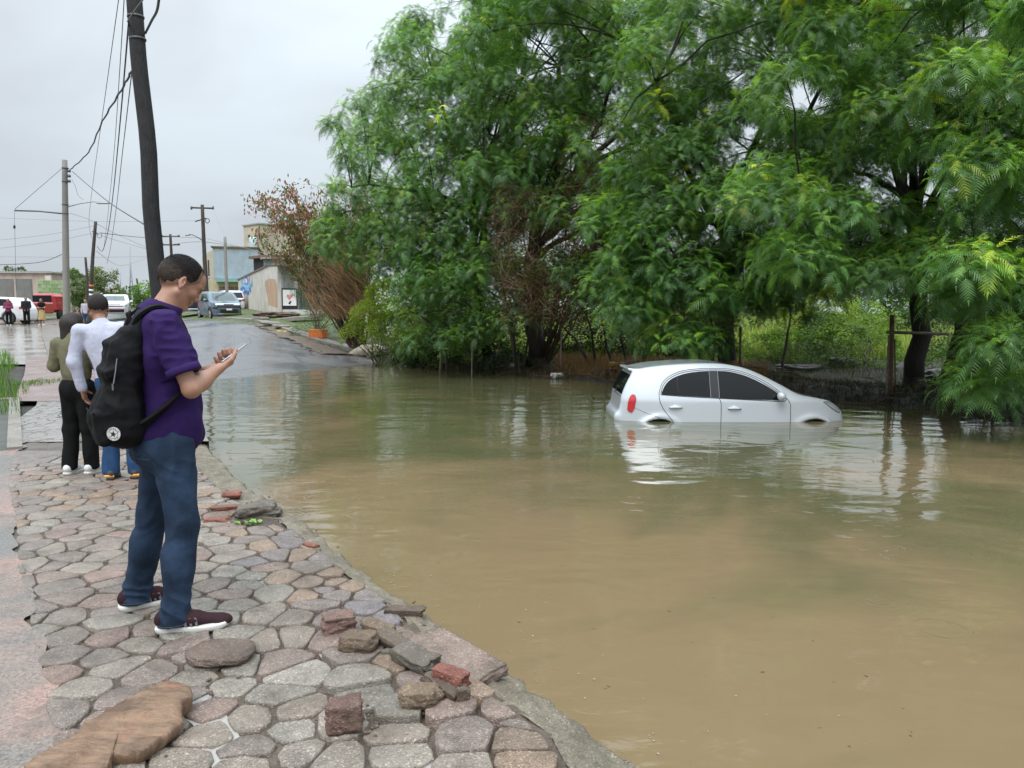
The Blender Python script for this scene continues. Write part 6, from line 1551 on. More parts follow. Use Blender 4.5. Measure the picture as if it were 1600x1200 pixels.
# ---- the flooded silver hatchback
SILV = paint('silver_paint', (.58, .62, .66), .15)
prof = list(spline([(-.56, .20), (-.62, .34), (-.67, .52), (-.67, .66), (-.63, .74), (-.60, .86), (-.585, .98), (-.54, 1.12), (-.43, 1.33), (-.34, 1.41), (-.1, 1.465), (.3, 1.505), (.8, 1.52), (1.15, 1.495), (1.5, 1.405), (1.9, 1.205), (2.2, 1.04), (2.45, .985), (2.75, .915), (2.93, .79), (3.0, .62), (3.0, .42), (2.94, .26), (2.8, .2)], 3))
def sp_(S):
    S.rbox((-.36, 0, 1.405), (.11, .50, .022), .018, rotm(0, .10, 0), k=.03)
    S.cone((-.60, -.52, .66), (-.60, .52, .66), .085, .085, .05)
    for wx in (0, 2.45):
        for sg in (-1, 1): S.fn(lambda X, Y, Z: np.maximum(np.abs(np.sqrt((X - wx) ** 2 + (Z - .3) ** 2) - .378) - .022, np.abs(Y - sg * .775) - .022), .08, 'add', (wx - .6, sg * .77 - .2, .2), (wx + .6, sg * .77 + .2, .95))
        for sg in (-1, 1): S.fn(lambda X, Y, Z: np.maximum(np.sqrt((X - wx) ** 2 + (Z - .3) ** 2) - .352, np.abs(Y - sg * .83) - .30), .01, 'sub', (wx - .6, sg * .8 - .4, -.2), (wx + .6, sg * .8 + .4, .9))
hc = Car('silver_hatchback', 'small silver five door hatchback stranded with its wheels under the flood water', 'car', (2.33, 12.80, WATER - .61), 0.0, prof, .825, .93, .40, -.67, 3.0, (0, 2.45), .29, SILV, .019, .085, .26, 1.2, sp_, noseplan=4.2)
for sg in (-1, 1):
    hc.side('rear_side_window', [(.03, 1.07), (.10, 1.20), (.22, 1.295), (.40, 1.36), (.60, 1.392), (.79, 1.405)], [(.03, 1.04), (.4, 1.02), (.80, 1.0)], M_TINT, sg)
    hc.side('front_side_window', [(.93, 1.405), (1.1, 1.395), (1.35, 1.335), (1.6, 1.22), (1.8, 1.10), (1.93, .985)], [(.97, .985), (1.5, .965), (1.94, .955)], M_TINT, sg)
    hc.side('door_pillar', [(.795, 1.407), (.925, 1.407)], [(.805, 1.0), (.965, .985)], M_TRIM, sg, .004, 6)
    hc.seam([(.29, 1.31), (.28, 1.2), (.305, 1.05)], sg, .010, M_TRIM, 'window_divider')
    hc.seam([(-.01, 1.06), (.04, 1.20), (.14, 1.305), (.35, 1.40), (.62, 1.437), (.86, 1.443), (1.14, 1.43), (1.40, 1.365), (1.70, 1.22), (1.92, 1.05), (2.03, .92), (2.05, .8), (2.05, .55)], sg, .005)
    hc.seam([(-.01, 1.06), (-.005, .95), (.05, .82), (.14, .70), (.24, .58)], sg, .005)
    hc.seam([(.90, 1.01), (.935, .96), (.955, .86), (.955, .5)], sg, .005)
    hc.seam([(-.01, .80 - .12), (-.2, .74), (-.46, .86)], sg, .003)
    # window surround
    hc.seam([(.015, 1.045), (.06, 1.18), (.16, 1.285), (.36, 1.375), (.62, 1.412), (.9, 1.42), (1.12, 1.408), (1.38, 1.345), (1.64, 1.22), (1.86, 1.07), (1.965, .945), (1.5, .955), (.9, .985), (.4, 1.01), (.015, 1.035)], sg, .006, M_TRIM, 'window_trim')
    for x, z in ((.24, .845), (1.16, .83)):
        y = float(hc.ymap(np.array([x]), np.array([z]), sg)[0]); hn = hc.blob('door_handle', (x, y + sg * .022, z), (.105, .02, .017), SILV); hc.blob('handle_recess', (x + .01, y - sg * .004, z + .003), (.062, .012, .036), SILV, parent=hn)
        hb = MB(); hb.tube([(x - .10, y + sg * .006, z - .012), (x + .11, y + sg * .006, z - .012)], .006, 6); hb.obj('handle_gap', M_SEAM, hn)
    hc.side('tail_lamp', [(-.50, .80), (-.485, .93), (-.45, 1.01), (-.41, 1.035), (-.375, 1.02), (-.365, .98)], [(-.50, .79), (-.47, .752), (-.43, .745), (-.395, .80), (-.365, .95)], M_TAIL, sg, .012, 14, 12)
    hc.side('head_lamp', [(2.60, .925), (2.72, .905), (2.84, .84), (2.90, .775)], [(2.60, .915), (2.72, .835), (2.84, .76), (2.90, .745)], M_HEAD, sg, .006, 14, 8)
    hc.seam([(2.595, .92), (2.72, .912), (2.84, .848), (2.905, .77)], sg, .006, M_TRIM, 'lamp_trim'); hc.seam([(2.595, .918), (2.72, .828), (2.84, .752), (2.905, .738)], sg, .005, M_TRIM, 'lamp_trim')
    y = float(hc.ymap(np.array([1.90]), np.array([.99]), sg)[0]); mr = hc.blob('wing_mirror', (1.87, y + sg * .11, 1.03), (.07, .085, .07), SILV); hc.blob('mirror_arm', (1.90, y + sg * .03, .985), (.045, .05, .02), M_TRIM, parent=mr)
hc.face('rear_window', -.56, .56, 1.03, 1.335, M_TINT, False, .006, 18, 10, .10)
hc.face('windscreen', -.60, .60, 1.06, 1.43, M_SHIELD, True, .006, 20, 12, .16)
hc.face('cowl', -.55, .55, 1.00, 1.045, M_TRIM, True, .006, 20, 4)
hc.face('grille', -.40, .40, .60, .70, M_TRIM, True, .006)
b = MB(); yy = np.linspace(-.52, .52, 12); b.tube(np.stack([hc.xmap(yy, yy * 0 + .99, False) - .002, yy, yy * 0 + .99], 1), .005, 5); b.obj('panel_gap', M_SEAM, hc.root)
b = MB(); b.tube([(hc.xmap(np.array([0.]), np.array([1.02]), False)[0] - .02, 0, 1.02), (hc.xmap(np.array([.3]), np.array([1.18]), False)[0] - .02, .3, 1.12)], .008, 5); b.obj('rear_wiper', M_TRIM, hc.root)

# ---- blue SUV coming down the street
def simple_car(name, label, loc, head, prof, W, m, belt, tumble, wheels, wr, h=.035, wind=None, group=None, sidewin=None, rear=None, grille=None, lamp=None, plate=True, cat='car', shield=M_SHIELD):
    P = np.array(prof); c = Car(name, label, cat, loc, head, prof, W, belt, tumble, P[:, 0].min(), P[:, 0].max(), wheels, wr, m, h, .10, .26, 1.12, group=group, noseplan=5)
    if wind: c.face('windscreen', -wind[2], wind[2], wind[0], wind[1], shield, True, .01, 16, 8, .12)
    if rear: c.face('rear_window', -rear[2], rear[2], rear[0], rear[1], M_TINT, False, .01, 14, 8, .1)
    for sg in (-1, 1):
        if sidewin:
            for (t_, b_) in sidewin: c.side('side_window', t_, b_, M_TINT, sg, .01, 14, 6)
        yb = float(c.ymap(np.array([wheels[0] + .5]), np.array([belt - .1]), sg)[0])
    return c
BLUE = paint('steel_blue_paint', (.075, .135, .185), .3)
suv = list(spline([(0, .32), (-.04, .6), (.0, .95), (.12, 1.10), (.45, 1.55), (.8, 1.63), (2.0, 1.66), (2.7, 1.60), (3.45, 1.12), (3.6, 1.06), (4.15, 1.0), (4.35, .88), (4.42, .6), (4.38, .3), (4.3, .22)], 3)) + [(0.1, .22)]
sw = [([(.65, 1.35), (.9, 1.5), (1.6, 1.53)], [(.65, 1.12), (1.6, 1.10)]), ([(1.68, 1.53), (2.3, 1.50), (2.7, 1.42), (3.15, 1.13)], [(1.68, 1.10), (3.15, 1.06)])]
def lowz(p, z): return (float(p[0]), float(p[1]), z)
pb = at(343, 497, 46.5); hd = atan2(-.82, .57)
bc = simple_car('blue_suv', 'steel blue SUV driving down the wet street towards the flood', (pb[0] - cos(hd) * 2.2, pb[1] - sin(hd) * 2.2, 1.19), hd, suv, .90, BLUE, 1.05, .30, (.85, 3.5),   .34, .036, (1.13, 1.55, .66), sidewin=sw)
bc.root.rotation_euler = (0, radians(.8), hd)
bc.face('grille', -.66, .66, .72, .92, M_TRIM, True, .012, 14, 6); bc.face('grille_chrome', -.62, .62, .925, .95, M_CHROME, True, .02, 14, 2); bc.face('lower_grille', -.5, .5, .40, .62, M_TRIM, True, .012, 14, 5); bc.face('bumper_chrome', -.72, .72, .33, .385, M_CHROME, True, .016, 16, 3); bc.face('number_plate', -.16, .16, .56, .66, M_WHITEP, True, .022, 5, 3)
for sg in (-1, 1): bc.face('head_lamp', sg * .5 - .22, sg * .5 + .22, .86, .95, M_HEAD, True, .018, 8, 4); bc.face('fog_lamp', sg * .72 - .1, sg * .72 + .1, .62, .74, M_TRIM, True, .014, 5, 4); bc.blob('wing_mirror', (3.05, sg * 1.0, 1.13), (.09, .12, .09), BLUE)
# white sedan behind the men, nose towards us
WHT = paint('white_car_paint', (.72, .73, .74), .0)
sed = list(spline([(0, .32), (-.05, .6), (.0, .95), (.5, 1.03), (1.2, 1.42), (2.2, 1.47), (3.2, 1.02), (4.2, .88), (4.42, .62), (4.38, .3), (4.3, .2)], 3)) + [(.1, .2)]
ws = at(181, 490, 51.0); hd = atan2(-.90, .40)
wc = simple_car('white_sedan', 'white sedan facing us at the top of the left roadway', (ws[0] - cos(hd) * 2.4, ws[1] - sin(hd) * 2.4, 1.28), hd, sed, .88, WHT, .98, .32, (.8, 3.4), .32, .045, (1.05, 1.38, .62), sidewin=[([(1.2, 1.33), (2.0, 1.36), (2.8, 1.12)], [(1.0, 1.0), (2.9, .98)])])
wc.face('grille', -.55, .55, .66, .72, M_TRIM, True, .015, 12, 3); wc.face('grille', -.4, .4, .78, .81, M_TRIM, True, .015, 12, 3); wc.face('lower_grille', -.7, .7, .30, .48, M_TRIM, True, .015, 12, 4); wc.face('red_plate_band', -.62, .62, .50, .54, M_TAIL, True, .016, 12, 2)
for sg in (-1, 1): wc.face('head_lamp', sg * .62 - .14, sg * .62 + .14, .70, .80, M_HEAD, True, .02, 6, 4); wc.blob('wing_mirror', (3.0, sg * .98, 1.02), (.08, .1, .07), WHT)
# second white car partly hidden behind the blue SUV, seen from behind
ws = at(366, 473, 56.0); hd = atan2(.88, -.47)
w2 = simple_car('white_estate', 'white car with dark rear window parked beyond the blue SUV beside the wall', (ws[0] - cos(hd) * .2, ws[1] - sin(hd) * .2, 1.55), hd, suv, .88, WHT, 1.0, .30, (.85, 3.4), .33, .05, (1.13, 1.5, .62), sidewin=sw, rear=(1.08, 1.48, .62))
for sg in (-1, 1): w2.face('tail_lamp', sg * .62 - .1, sg * .62 + .1, .85, 1.0, M_TAIL, False, .02, 5, 4)
# white SUV at the far left, side on, cut by the frame; red pickup behind it
ws = at(46, 500, 47.5)
w3 = simple_car('white_suv', 'white SUV parked side on at the left edge behind the three bystanders', (ws[0], ws[1] + .2, .86), pi, suv, .92, WHT, 1.05, .28, (.85, 3.5), .37, .045, (1.13, 1.5, .62), sidewin=sw)
for sg in (-1, 1): w3.side('lower_trim', [(.3, .42), (4.1, .42)], [(.3, .28), (4.1, .28)], M_TRIM, sg, .012, 20, 3); w3.face('tail_lamp', sg * .7 - .1, sg * .7 + .1, .9, 1.05, M_TAIL, False, .02, 5, 4)
RED = paint('red_paint_gloss', (.42, .02, .025), .1)
ws = at(44, 496, 51); rp = thing('red_pickup', 'red pickup bed seen between the white SUV and the green wall', 'pickup', (ws[0], ws[1], 1.02), 0)
b = MB(); b.box((0, 0, .85), (1.75, 3.0, .75), bev=.08); b.obj('bed', RED, rp); b = MB(); b.box((0, 2.4, 1.2), (1.6, 1.6, 1.3), bev=.2); b.obj('cab', RED, rp); MB().box((0, 1.6, 1.5), (1.3, .06, .45), bev=.02).obj('rear_window', M_TINT, rp)
MB().box((0, -1.56, .45), (1.7, .12, .16), bev=.02).obj('bumper', M_CHROME, rp)
for sx in (-1, 1):
    MB().box((sx * .80, -1.51, .95), (.12, .03, .35), bev=.01).obj('tail_lamp', M_TAIL, rp)
    for yy in (-.8, 2.4): w = MB(); w.tube([(sx * .9, yy, .36), (sx * .66, yy, .36)], .36, 20); w.obj('wheel', M_TYRE, rp)
# dark loaded pickup next to the blue SUV, seen from behind
DK = paint('dark_pickup_paint', (.025, .025, .028), .2)
ws = at(303, 494, 50.0); hd = atan2(.88, -.47); dp = thing('dark_pickup', 'dark pickup with glowing red tail lamp and a spare wheel in its bed', 'pickup', (ws[0], ws[1], 1.24), hd - pi / 2)
MB().box((0, 1.4, .82), (1.8, 2.9, .62), bev=.08).obj('bed', DK, dp); MB().box((0, 3.7, 1.15), (1.7, 1.7, 1.3), bev=.25).obj('cab', DK, dp); MB().box((0, 2.84, 1.5), (1.3, .05, .42), bev=.02).obj('rear_window', M_TINT, dp); MB().box((0, -.12, .48), (1.8, .14, .18), bev=.02).obj('bumper', M_CHROME, dp); MB().box((0, -.06, 1.10), (1.7, .06, .06), bev=.01).obj('tailgate_edge', M_CHROME, dp)
for sx in (-1, 1):
    MB().box((sx * .80, -.06, .90), (.18, .05, .26), bev=.02).obj('tail_lamp', mat('tail_lamp_lit', (.8, .02, .02), .2), dp)
    for yy in (.8, 3.9): w = MB(); w.tube([(sx * .93, yy, .38), (sx * .68, yy, .38)], .38, 20); w.obj('wheel', M_TYRE, dp)
lit = bpy.data.materials['tail_lamp_lit'].node_tree.nodes['Principled BSDF']; lit.inputs['Emission Color'].default_value = (1, .03, .03, 1); lit.inputs['Emission Strength'].default_value = 1.2
spw = thing('spare_wheel', 'black spare wheel with pale rim standing in the dark pickup bed', 'wheel', (*(np.array(ws[:2]) + np.array([.35, .5])), 1.24 + 1.5), hd - pi / 2)
b = MB(); b.tube([(0, -.12, 0), (0, .12, 0)], .36, 24); b.obj('tyre', M_TYRE, spw); b = MB(); b.tube([(0, -.13, 0), (0, -.12, 0)], .2, 18); b.obj('rim', M_RIM, spw)
ld = MB(); ld.box((0, 0, 0), (1.4, 1.6, .5), bev=.15); tag(ld.obj('tarpaulin', mat('dark_tarp', (.03, .03, .03), .6, bump=.6, bscale=8, bdist=.05), None, loc=(ws[0] - .5, ws[1] + 1.0, 1.24 + 1.35), rot=(0, 0, hd - pi / 2)), 'dark tarpaulin covered load in the dark pickup bed', 'load')

# ================================================================ PEOPLE
def skin_mat(name, c):
    m = mat(name, c, .45); t = NT(m); co = t.coord('Object')
    f = t.noise(co, 14, 3, .5); t.set('Base Color', t.ramp(f, [(.3, (c[0] * .86, c[1] * .80, c[2] * .78)), (.7, c)])); t.set('Subsurface Weight', .12); t.set('Subsurface Radius', (.012, .005, .003)); t.set('Subsurface Scale', 1.0)
    t.set('Normal', t.bump(t.noise(co, 300, 3, .6), .15, .002)); return m
def cloth_mat(name, c, rough=.85, weave=900, bump=.3, var=.12, sheen=0.0):
    m = mat(name, c, rough); t = NT(m); co = t.coord('Object'); f = t.noise(co, 5, 4, .6); g = t.noise(co, weave, 2, .5)
    t.set('Base Color', t.mix(1.0, t.ramp(f, [(.3, tuple(v * (1 - var) for v in c)), (.7, tuple(v * (1 + var) for v in c))]), t.ramp(g, [(.3, .85), (.7, 1.12)]), 'MULTIPLY'))
    t.set('Normal', t.bump(t.math('ADD', t.math('MULTIPLY', t.noise(co, 26, 3, .6, .6), .6), t.math('MULTIPLY', g, .15)), bump, .008)); t.set('Sheen Weight', sheen); t.set('Specular IOR Level', .18); return m
SKIN = skin_mat('skin', (.40, .22, .15)); SKIN2 = skin_mat('skin_tanned', (.30, .155, .10))
PURPLE = cloth_mat('purple_pique', (.028, .012, .080)); JEANS = cloth_mat('denim', (.019, .036, .068), .8, 700, .9, .6, 0); BLACKC = cloth_mat('black_canvas', (.0055, .0055, .0065), .75, 500, .35); WHITEC = cloth_mat('white_cotton', (.46, .48, .58)); OLIVE = cloth_mat('olive_fleece', (.15, .145, .088)); BLKT = cloth_mat('black_trousers', (.007, .0075, .0075)); MAGE = cloth_mat('magenta_knit', (.20, .04, .10)); DKJ = cloth_mat('dark_jacket', (.018, .02, .025)); TAN = cloth_mat('tan_cloth', (.42, .31, .15)); JEAN2 = cloth_mat('blue_denim', (.025, .065, .15), .8, 700, .5, .3)
HAIRM = mat('dark_hair', (.020, .016, .014), .7, var=.45, vscale=60, spec=.2); HAIRS = mat('shaved_hair', (.045, .034, .028), .8, var=.5, vscale=90, spec=.15); HAIRB = mat('brown_black_hair', (.022, .014, .011), .4); SOLE = mat('white_sole', (.66, .66, .62), .55); SHOE = cloth_mat('maroon_knit', (.032, .014, .018), .8, 400, .5); STRIPE = mat('shoe_stripe', (.15, .13, .14), .5); SHOEW = mat('white_leather', (.66, .66, .64), .5); SHOEK = mat('black_orange_shoe', (.03, .03, .03), .6); ORG = mat('orange_panel', (.75, .36, .08), .5); EYE = mat('eye_dark', (.02, .015, .012), .1); LIP = skin_mat('lip', (.36, .17, .13)); PHONE = mat('phone_case', (.30, .32, .34), .25, coat=.5); SCREEN = mat('phone_screen', (.03, .035, .04), .05, coat=1.0); FABW = mat('printed_white', (.75, .75, .72), .6)
def foot_frame(ank, yaw): R = rotm(0, 0, yaw); return R
def hairgrain(m, sc_=260):
    t = NT(m); co = t.coord('Object'); mp = t.n('ShaderNodeMapping', {'Vector': co, 'Scale': (1, 1, .25)}).outputs[0]
    t.set('Normal', t.bump(t.noise(mp, sc_, 3, .7), 1.0, .006)); t.set('Roughness', .5)
hairgrain(HAIRM); hairgrain(HAIRB, 160)
def rings(a, d, n):  # frame from direction
    d = d / np.linalg.norm(d); return d
def hand(S, w, d, n, side, curl=.6, sc_=1.0, thumb=.5, k=.006, spread=.12):
    """w wrist, d finger direction, n palm normal (curl direction), side = towards the thumb"""
    w = np.asarray(w, float); d = np.asarray(d, float); d /= np.linalg.norm(d); n = np.asarray(n, float); n -= d * n.dot(d); n /= np.linalg.norm(n); s = np.cross(d, n) ; s = s if s.dot(np.asarray(side, float)) > 0 else -s
    R = np.stack([d, s, n], 1)
    S.rbox(w + d * .052 * sc_, np.array([.046, .040, .014]) * sc_, .013 * sc_, R, k=.014)
    S.cone(w - d * .02, w + d * .03 * sc_, .027 * sc_, .024 * sc_, .015, sq=(n, 1.35))
    for i, (o, L, r) in enumerate(((.029, .95, .0092), (.010, 1.05, .0096), (-.010, 1.0, .0092), (-.028, .80, .0082))):
        p = w + (d * (.092 - .004 * abs(i - 1)) + s * o) * sc_; dd = d + s * (o * spread / .03); dd /= np.linalg.norm(dd); c = curl * (1 + .12 * i)
        for l, f in ((.042, .55), (.026, 1.0), (.020, .8)):
            a = c * f; ax = n; dd = dd * cos(a) + (n - dd * n.dot(dd)) * sin(a); dd /= np.linalg.norm(dd); n2_ = n; q = p + dd * l * L * sc_
            S.cone(p, q, r * sc_, r * .9 * sc_, .0035); p = q; n = n * 1.0
    p = w + (d * .022 + s * .030 + n * .006) * sc_; dd = s * .75 + d * .62 + n * .25
    for l, r in ((.036, .0135), (.031, .0115), (.024, .0098)):
        dd /= np.linalg.norm(dd); q = p + dd * l * sc_; S.cone(p, q, r * sc_, r * .88 * sc_, .006); p = q; dd = dd + d * .5 * thumb + n * .9 * thumb
def head(S, c, R, sc_=1.0, face=True, k=1.0, ears=True):
    T = lambda p: np.asarray(c) + R @ (np.asarray(p) * sc_)
    e = lambda p, r, kk=.012, op='add', RR=None: S.ell(T(p), np.asarray(r) * sc_, R if RR is None else R @ RR, kk, op)
    cn = lambda a, b, ra, rb, kk=.01, op='add': S.cone(T(a), T(b), ra * sc_, rb * sc_, kk, op)
    e((-.012, 0, .032), (.100, .077, .088)); e((-.045, 0, .01), (.065, .066, .07), .03)
    e((.036, 0, -.02), (.058, .062, .082), .02); cn((.055, 0, .045), (.06, 0, .02), .045, .045, .03)
    for s in (-1, 1): cn((.005, s * .052, -.055), (.066, s * .018, -.098), .022, .017, .02); e((.066, s * .036, -.025), (.026, .026, .024), .015)
    e((.078, 0, -.097), (.020, .024, .017), .012)
    if face:
        e((.080, 0, .022), (.016, .050, .010), .012)
        for s in (-1, 1): e((.092, s * .031, .003), (.016, .018, .011), .010, 'sub')
        for s in (-1, 1): e((.076, s * .031, .002), (.0135, .0155, .0125), .003); e((.080, s * .031, .007), (.012, .017, .006), .003)
        cn((.088, 0, .008), (.108, 0, -.030), .0075, .0105, .010); e((.111, 0, -.033), (.012, .011, .010), .006)
        for s in (-1, 1): e((.098, s * .012, -.038), (.011, .008, .008), .004)
        e((.090, 0, -.052), (.010, .018, .012), .008); e((.094, 0, -.063), (.010, .024, .0055), .004); e((.092, 0, -.073), (.010, .021, .006), .004); e((.100, 0, -.068), (.010, .026, .0016), .002, 'sub')
    if ears:
        for s in (-1, 1):
            RR = rotm(0, -.15, s * .45)
            e((-.008, s * .079, -.006), (.017, .007, .029), .005, RR=RR); e((-.002, s * .086, -.002), (.0095, .006, .018), .003, 'sub', RR=RR); e((.004, s * .079, -.006), (.004, .005, .007), .002, RR=RR); e((-.002, s * .081, -.033), (.009, .006, .010), .004)
def folds(V, N, amp, scale, seed=0, st=(1, 1, 1), mask=None):
    P = V * np.array(st); f = 1 - 2 * np.abs(vnoise(P, scale, seed)) ; g = vnoise(P, scale * 2.3, seed + 5) * .5
    d = amp * (f + g - .45)
    if mask is not None: d = d * mask
    return V + N * d[:, None]
def sobj(name, S, m, root, it=1, fold=None, col=None):
    V, Q = S.mesh(it)
    if fold: N = vnormals(V, Q); V = fold(V, N)
    return link_mesh(name, np_mesh(name, V, Q, m, smooth=True, col=None if col is None else col(V)), root)
def shoe(root, ank, yaw, m, msole, L=.30, W=.052, H=1.0, h=.005, label=None, z0=0.0, sole_t=.030):
    R = rotm(0, 0, yaw); a = np.array([ank[0], ank[1], 0.0]); T = lambda p: a + R @ np.array(p)
    S = SDF(a + [-.26, -.26, z0 - .01], a + [.36, .36, .22], h)
    S.cone(T((-.045, 0, .065)), T((.10, 0, .055)), .040, .040, .02, sq=((0, 0, 1), 1.0)); S.cone(T((.08, 0, .052)), T((L - .105, .004, .040)), .044, .036, .02, sq=((0, 0, 1), 1.35)); S.cone(T((.0, 0, .06)), T((-.01, 0, .115)), .043, .040, .03); S.ell(T((L - .10, .002, .035)), (.05, .045, .028), R, .01)
    S.fn(lambda X, Y, Z: Z - (sole_t - .006) + X * 0 + Y * 0, .003, 'sub')
    up = sobj('shoe', S, m, root, 1)
    P = [(-.078, 0), (-.070, -.030), (-.03, -.038), (.05, -.040), (.13, -W), (L - .10, -W * .95), (L - .075, -.028), (L - .066, 0)]; P = P + [(x, -y * 1.0) for x, y in P[::-1][1:-1]]
    b = MB(); Z = (0, .004, sole_t * .7, sole_t, sole_t); sc_ = (.94, 1.0, 1.03, 1.0, .9); n = 40; pp = np.array(spline([*P, P[0]], 4))[:-1]; pp = np.array([np.interp(np.linspace(0, len(pp), n, endpoint=False), range(len(pp) + 1), np.append(pp[:, k], pp[0, k])) for k in (0, 1)]).T; cx = np.array([.07, 0]); V = []
    for z, s in zip(Z, sc_):
        for p in pp:
            q = cx + (p - cx) * s; lift = .008 * max(0, (q[0] - .12) / .1) ** 2 + .006 * max(0, (-q[0] - .02) / .06) ** 2
            w = T((q[0], q[1], z + z0 + lift)); V.append(w)
    F = [(k * n + i, k * n + (i + 1) % n, (k + 1) * n + (i + 1) % n, (k + 1) * n + i) for k in range(4) for i in range(n)] + [tuple(range(4 * n, 5 * n)), tuple(range(n - 1, -1, -1))]
    link_mesh('sole', np_mesh('sole', np.array(V), F, msole, smooth=True), up); return up, T

# ---------------------------------------------------------------- man in the purple polo shirt
ROT = radians(35)
man = thing('person', 'man in purple polo shirt and jeans looking down at the phone in his hands', 'person', (-1.68, 3.68, 0), ROT)
A = np.array
HC = A([.098, 0, 1.652]); HR = rotm(0, radians(34), 0) @ rotm(0, 0, radians(2))
shR, elR, wrR = A([-.02, -.195, 1.455]), A([.068, -.275, 1.155]), A([.226, -.138, 1.235])
shL, elL, wrL = A([.0, .195, 1.45]), A([.07, .27, 1.15]), A([.225, .075, 1.215])
hipR, knR, anR = A([.015, -.095, .92]), A([.035, -.15, .50]), A([-.03, -.178, .09])
hipL, knL, anL = A([.015, .095, .92]), A([-.04, .165, .50]), A([-.128, .237, .09])
S = SDF((-.25, -.36, .85), (.42, .36, 1.80), .0036)
head(S, HC, HR, 1.0)
S.cone((-.005, 0, 1.47), (.055, 0, 1.57), .066, .058, .03).cone((.0, 0, 1.5), (.07, 0, 1.6), .055, .05, .02)
S.cone((0, -.10, 1.41), (0, .10, 1.41), .055, .055, .05).cone((0, 0, 1.42), (0, 0, 1.0), .10, .10, .05)
for sh, el, wr in ((shR, elR, wrR), (shL, elL, wrL)):
    S.cone((0, 0, 1.40), sh - [0, 0, .02], .05, .040, .03); S.cone(sh - [0, 0, .02], el, .040, .039, .02); S.cone(el, el + (wr - el) * .45, .038, .040, .02); S.cone(el + (wr - el) * .3, wr, .040, .025, .02)
PHC = A([.300, -.045, 1.288]); PA = A([.80, -.05, .58]); PA /= np.linalg.norm(PA); PNn = A([-.58, 0, .80]); PNn -= PA * PNn.dot(PA); PNn /= np.linalg.norm(PNn); PS = np.cross(PA, PNn)
hand(S, wrR, (PHC - A([0, .0, .03])) - wrR, (-.25, .25, .95), (1, -.3, .2), .62, 1.02, .55)
hand(S, wrL, (PHC + A([-.02, .02, -.035])) - wrL, (-.25, -.3, .95), (1, .3, .2), .60, 1.0, .5)
body = sobj('body', S, SKIN, man, 1)
# hair: short fade
S = SDF(HC - .16, HC + .16, .003)
T = lambda p: HC + HR @ A(p)
S.ell(T((-.013, 0, .034)), (.1015, .0785, .0895), HR, .0).ell(T((-.046, 0, .01)), (.067, .068, .0715), HR, .03)
def hl(X, Y, Z):
    P = np.stack(np.broadcast_arrays(X, Y, Z), -1) - HC; L = P @ HR; x, y, z = L[..., 0], L[..., 1], L[..., 2]
    line = np.interp(x, [-.12, -.07, -.035, .0, .02, .048, .064, .080, .1], [-.058, -.052, -.020, .012, -.006, .006, .024, .044, .055])
    return (line - z) + vnoise(P, 120, 2) * .012 + .006
S.fn(hl, .002, 'sub' if False else 'int')
hair = sobj('hair', S, HAIRM, man, 1)
me_ = hair.data; me_.materials.append(HAIRS); cs_ = A([0.0] * (3 * len(me_.polygons))); me_.polygons.foreach_get('center', cs_); L_ = (cs_.reshape(-1, 3) - HC) @ HR
side_ = (L_[:, 2] + vnoise(L_, 110, 3) * .012 < .040 - .25 * np.maximum(-L_[:, 0] - .05, 0)); me_.polygons.foreach_set('material_index', side_.astype(np.int32))
# short hair strands at the edge of the cut so it fades into the skin
def buzz(c, R, n, seed, root, L=.006, lo=-.055):
    rs = np.random.RandomState(seed); v = rs.normal(size=(n, 3)); v /= np.linalg.norm(v, axis=1)[:, None]
    P = v * A([.1035, .0805, .0905]) + A([-.013, 0, .035]); P2 = v * A([.0685, .0695, .0715]) + A([-.047, 0, .01]); P = np.where((np.linalg.norm((P - A([-.047, 0, .01])) / A([.0685, .0695, .0715]), axis=1) < 1)[:, None], P2, P)
    line = np.interp(P[:, 0], [-.12, -.07, -.035, .0, .02, .048, .064, .080, .1], [-.058, -.052, -.020, .012, -.006, .006, .024, .044, .055]); fade = (P[:, 2] - line)
    k = (fade > -.010) & (rs.rand(n) < np.clip(1 + fade / .010, 0, 1)); P, v = P[k], v[k]; n = len(P); t = np.cross(v, rs.normal(size=(n, 3))); t /= np.linalg.norm(t, axis=1)[:, None]; d = v * .5 + t * .4 + A([0, 0, .3]); l = L * rs.uniform(.6, 1.2, n)[:, None]
    s = np.cross(d, v) ; s /= np.linalg.norm(s, axis=1)[:, None]; s *= .0005
    V = np.stack([P - s, P + s, P + d * l], 1).reshape(-1, 3) @ R.T + c; return link_mesh('hair_strands', np_mesh('hair_strands', V, np.arange(3 * n).reshape(-1, 3), HAIRM), root)
buzz(HC, HR, 26000, 4, hair, .0065)
for s in (-1, 1):
    b = MB(); q = [T((.091 + .002, s * y, .016 + z)) for y, z in ((.012, .0), (.024, .005), (.036, .004), (.046, -.002))]; b.tube(q, [.0022, .003, .0028, .0014], 6); b.obj('eyebrow', HAIRM, man)
    b = MB(); b.tube([T((.0895, s * y, z)) for y, z in ((.019, -.001), (.025, -.004), (.032, -.0052), (.039, -.003), (.044, .0))], .0013, 5); b.obj('eyelash', EYE, man)
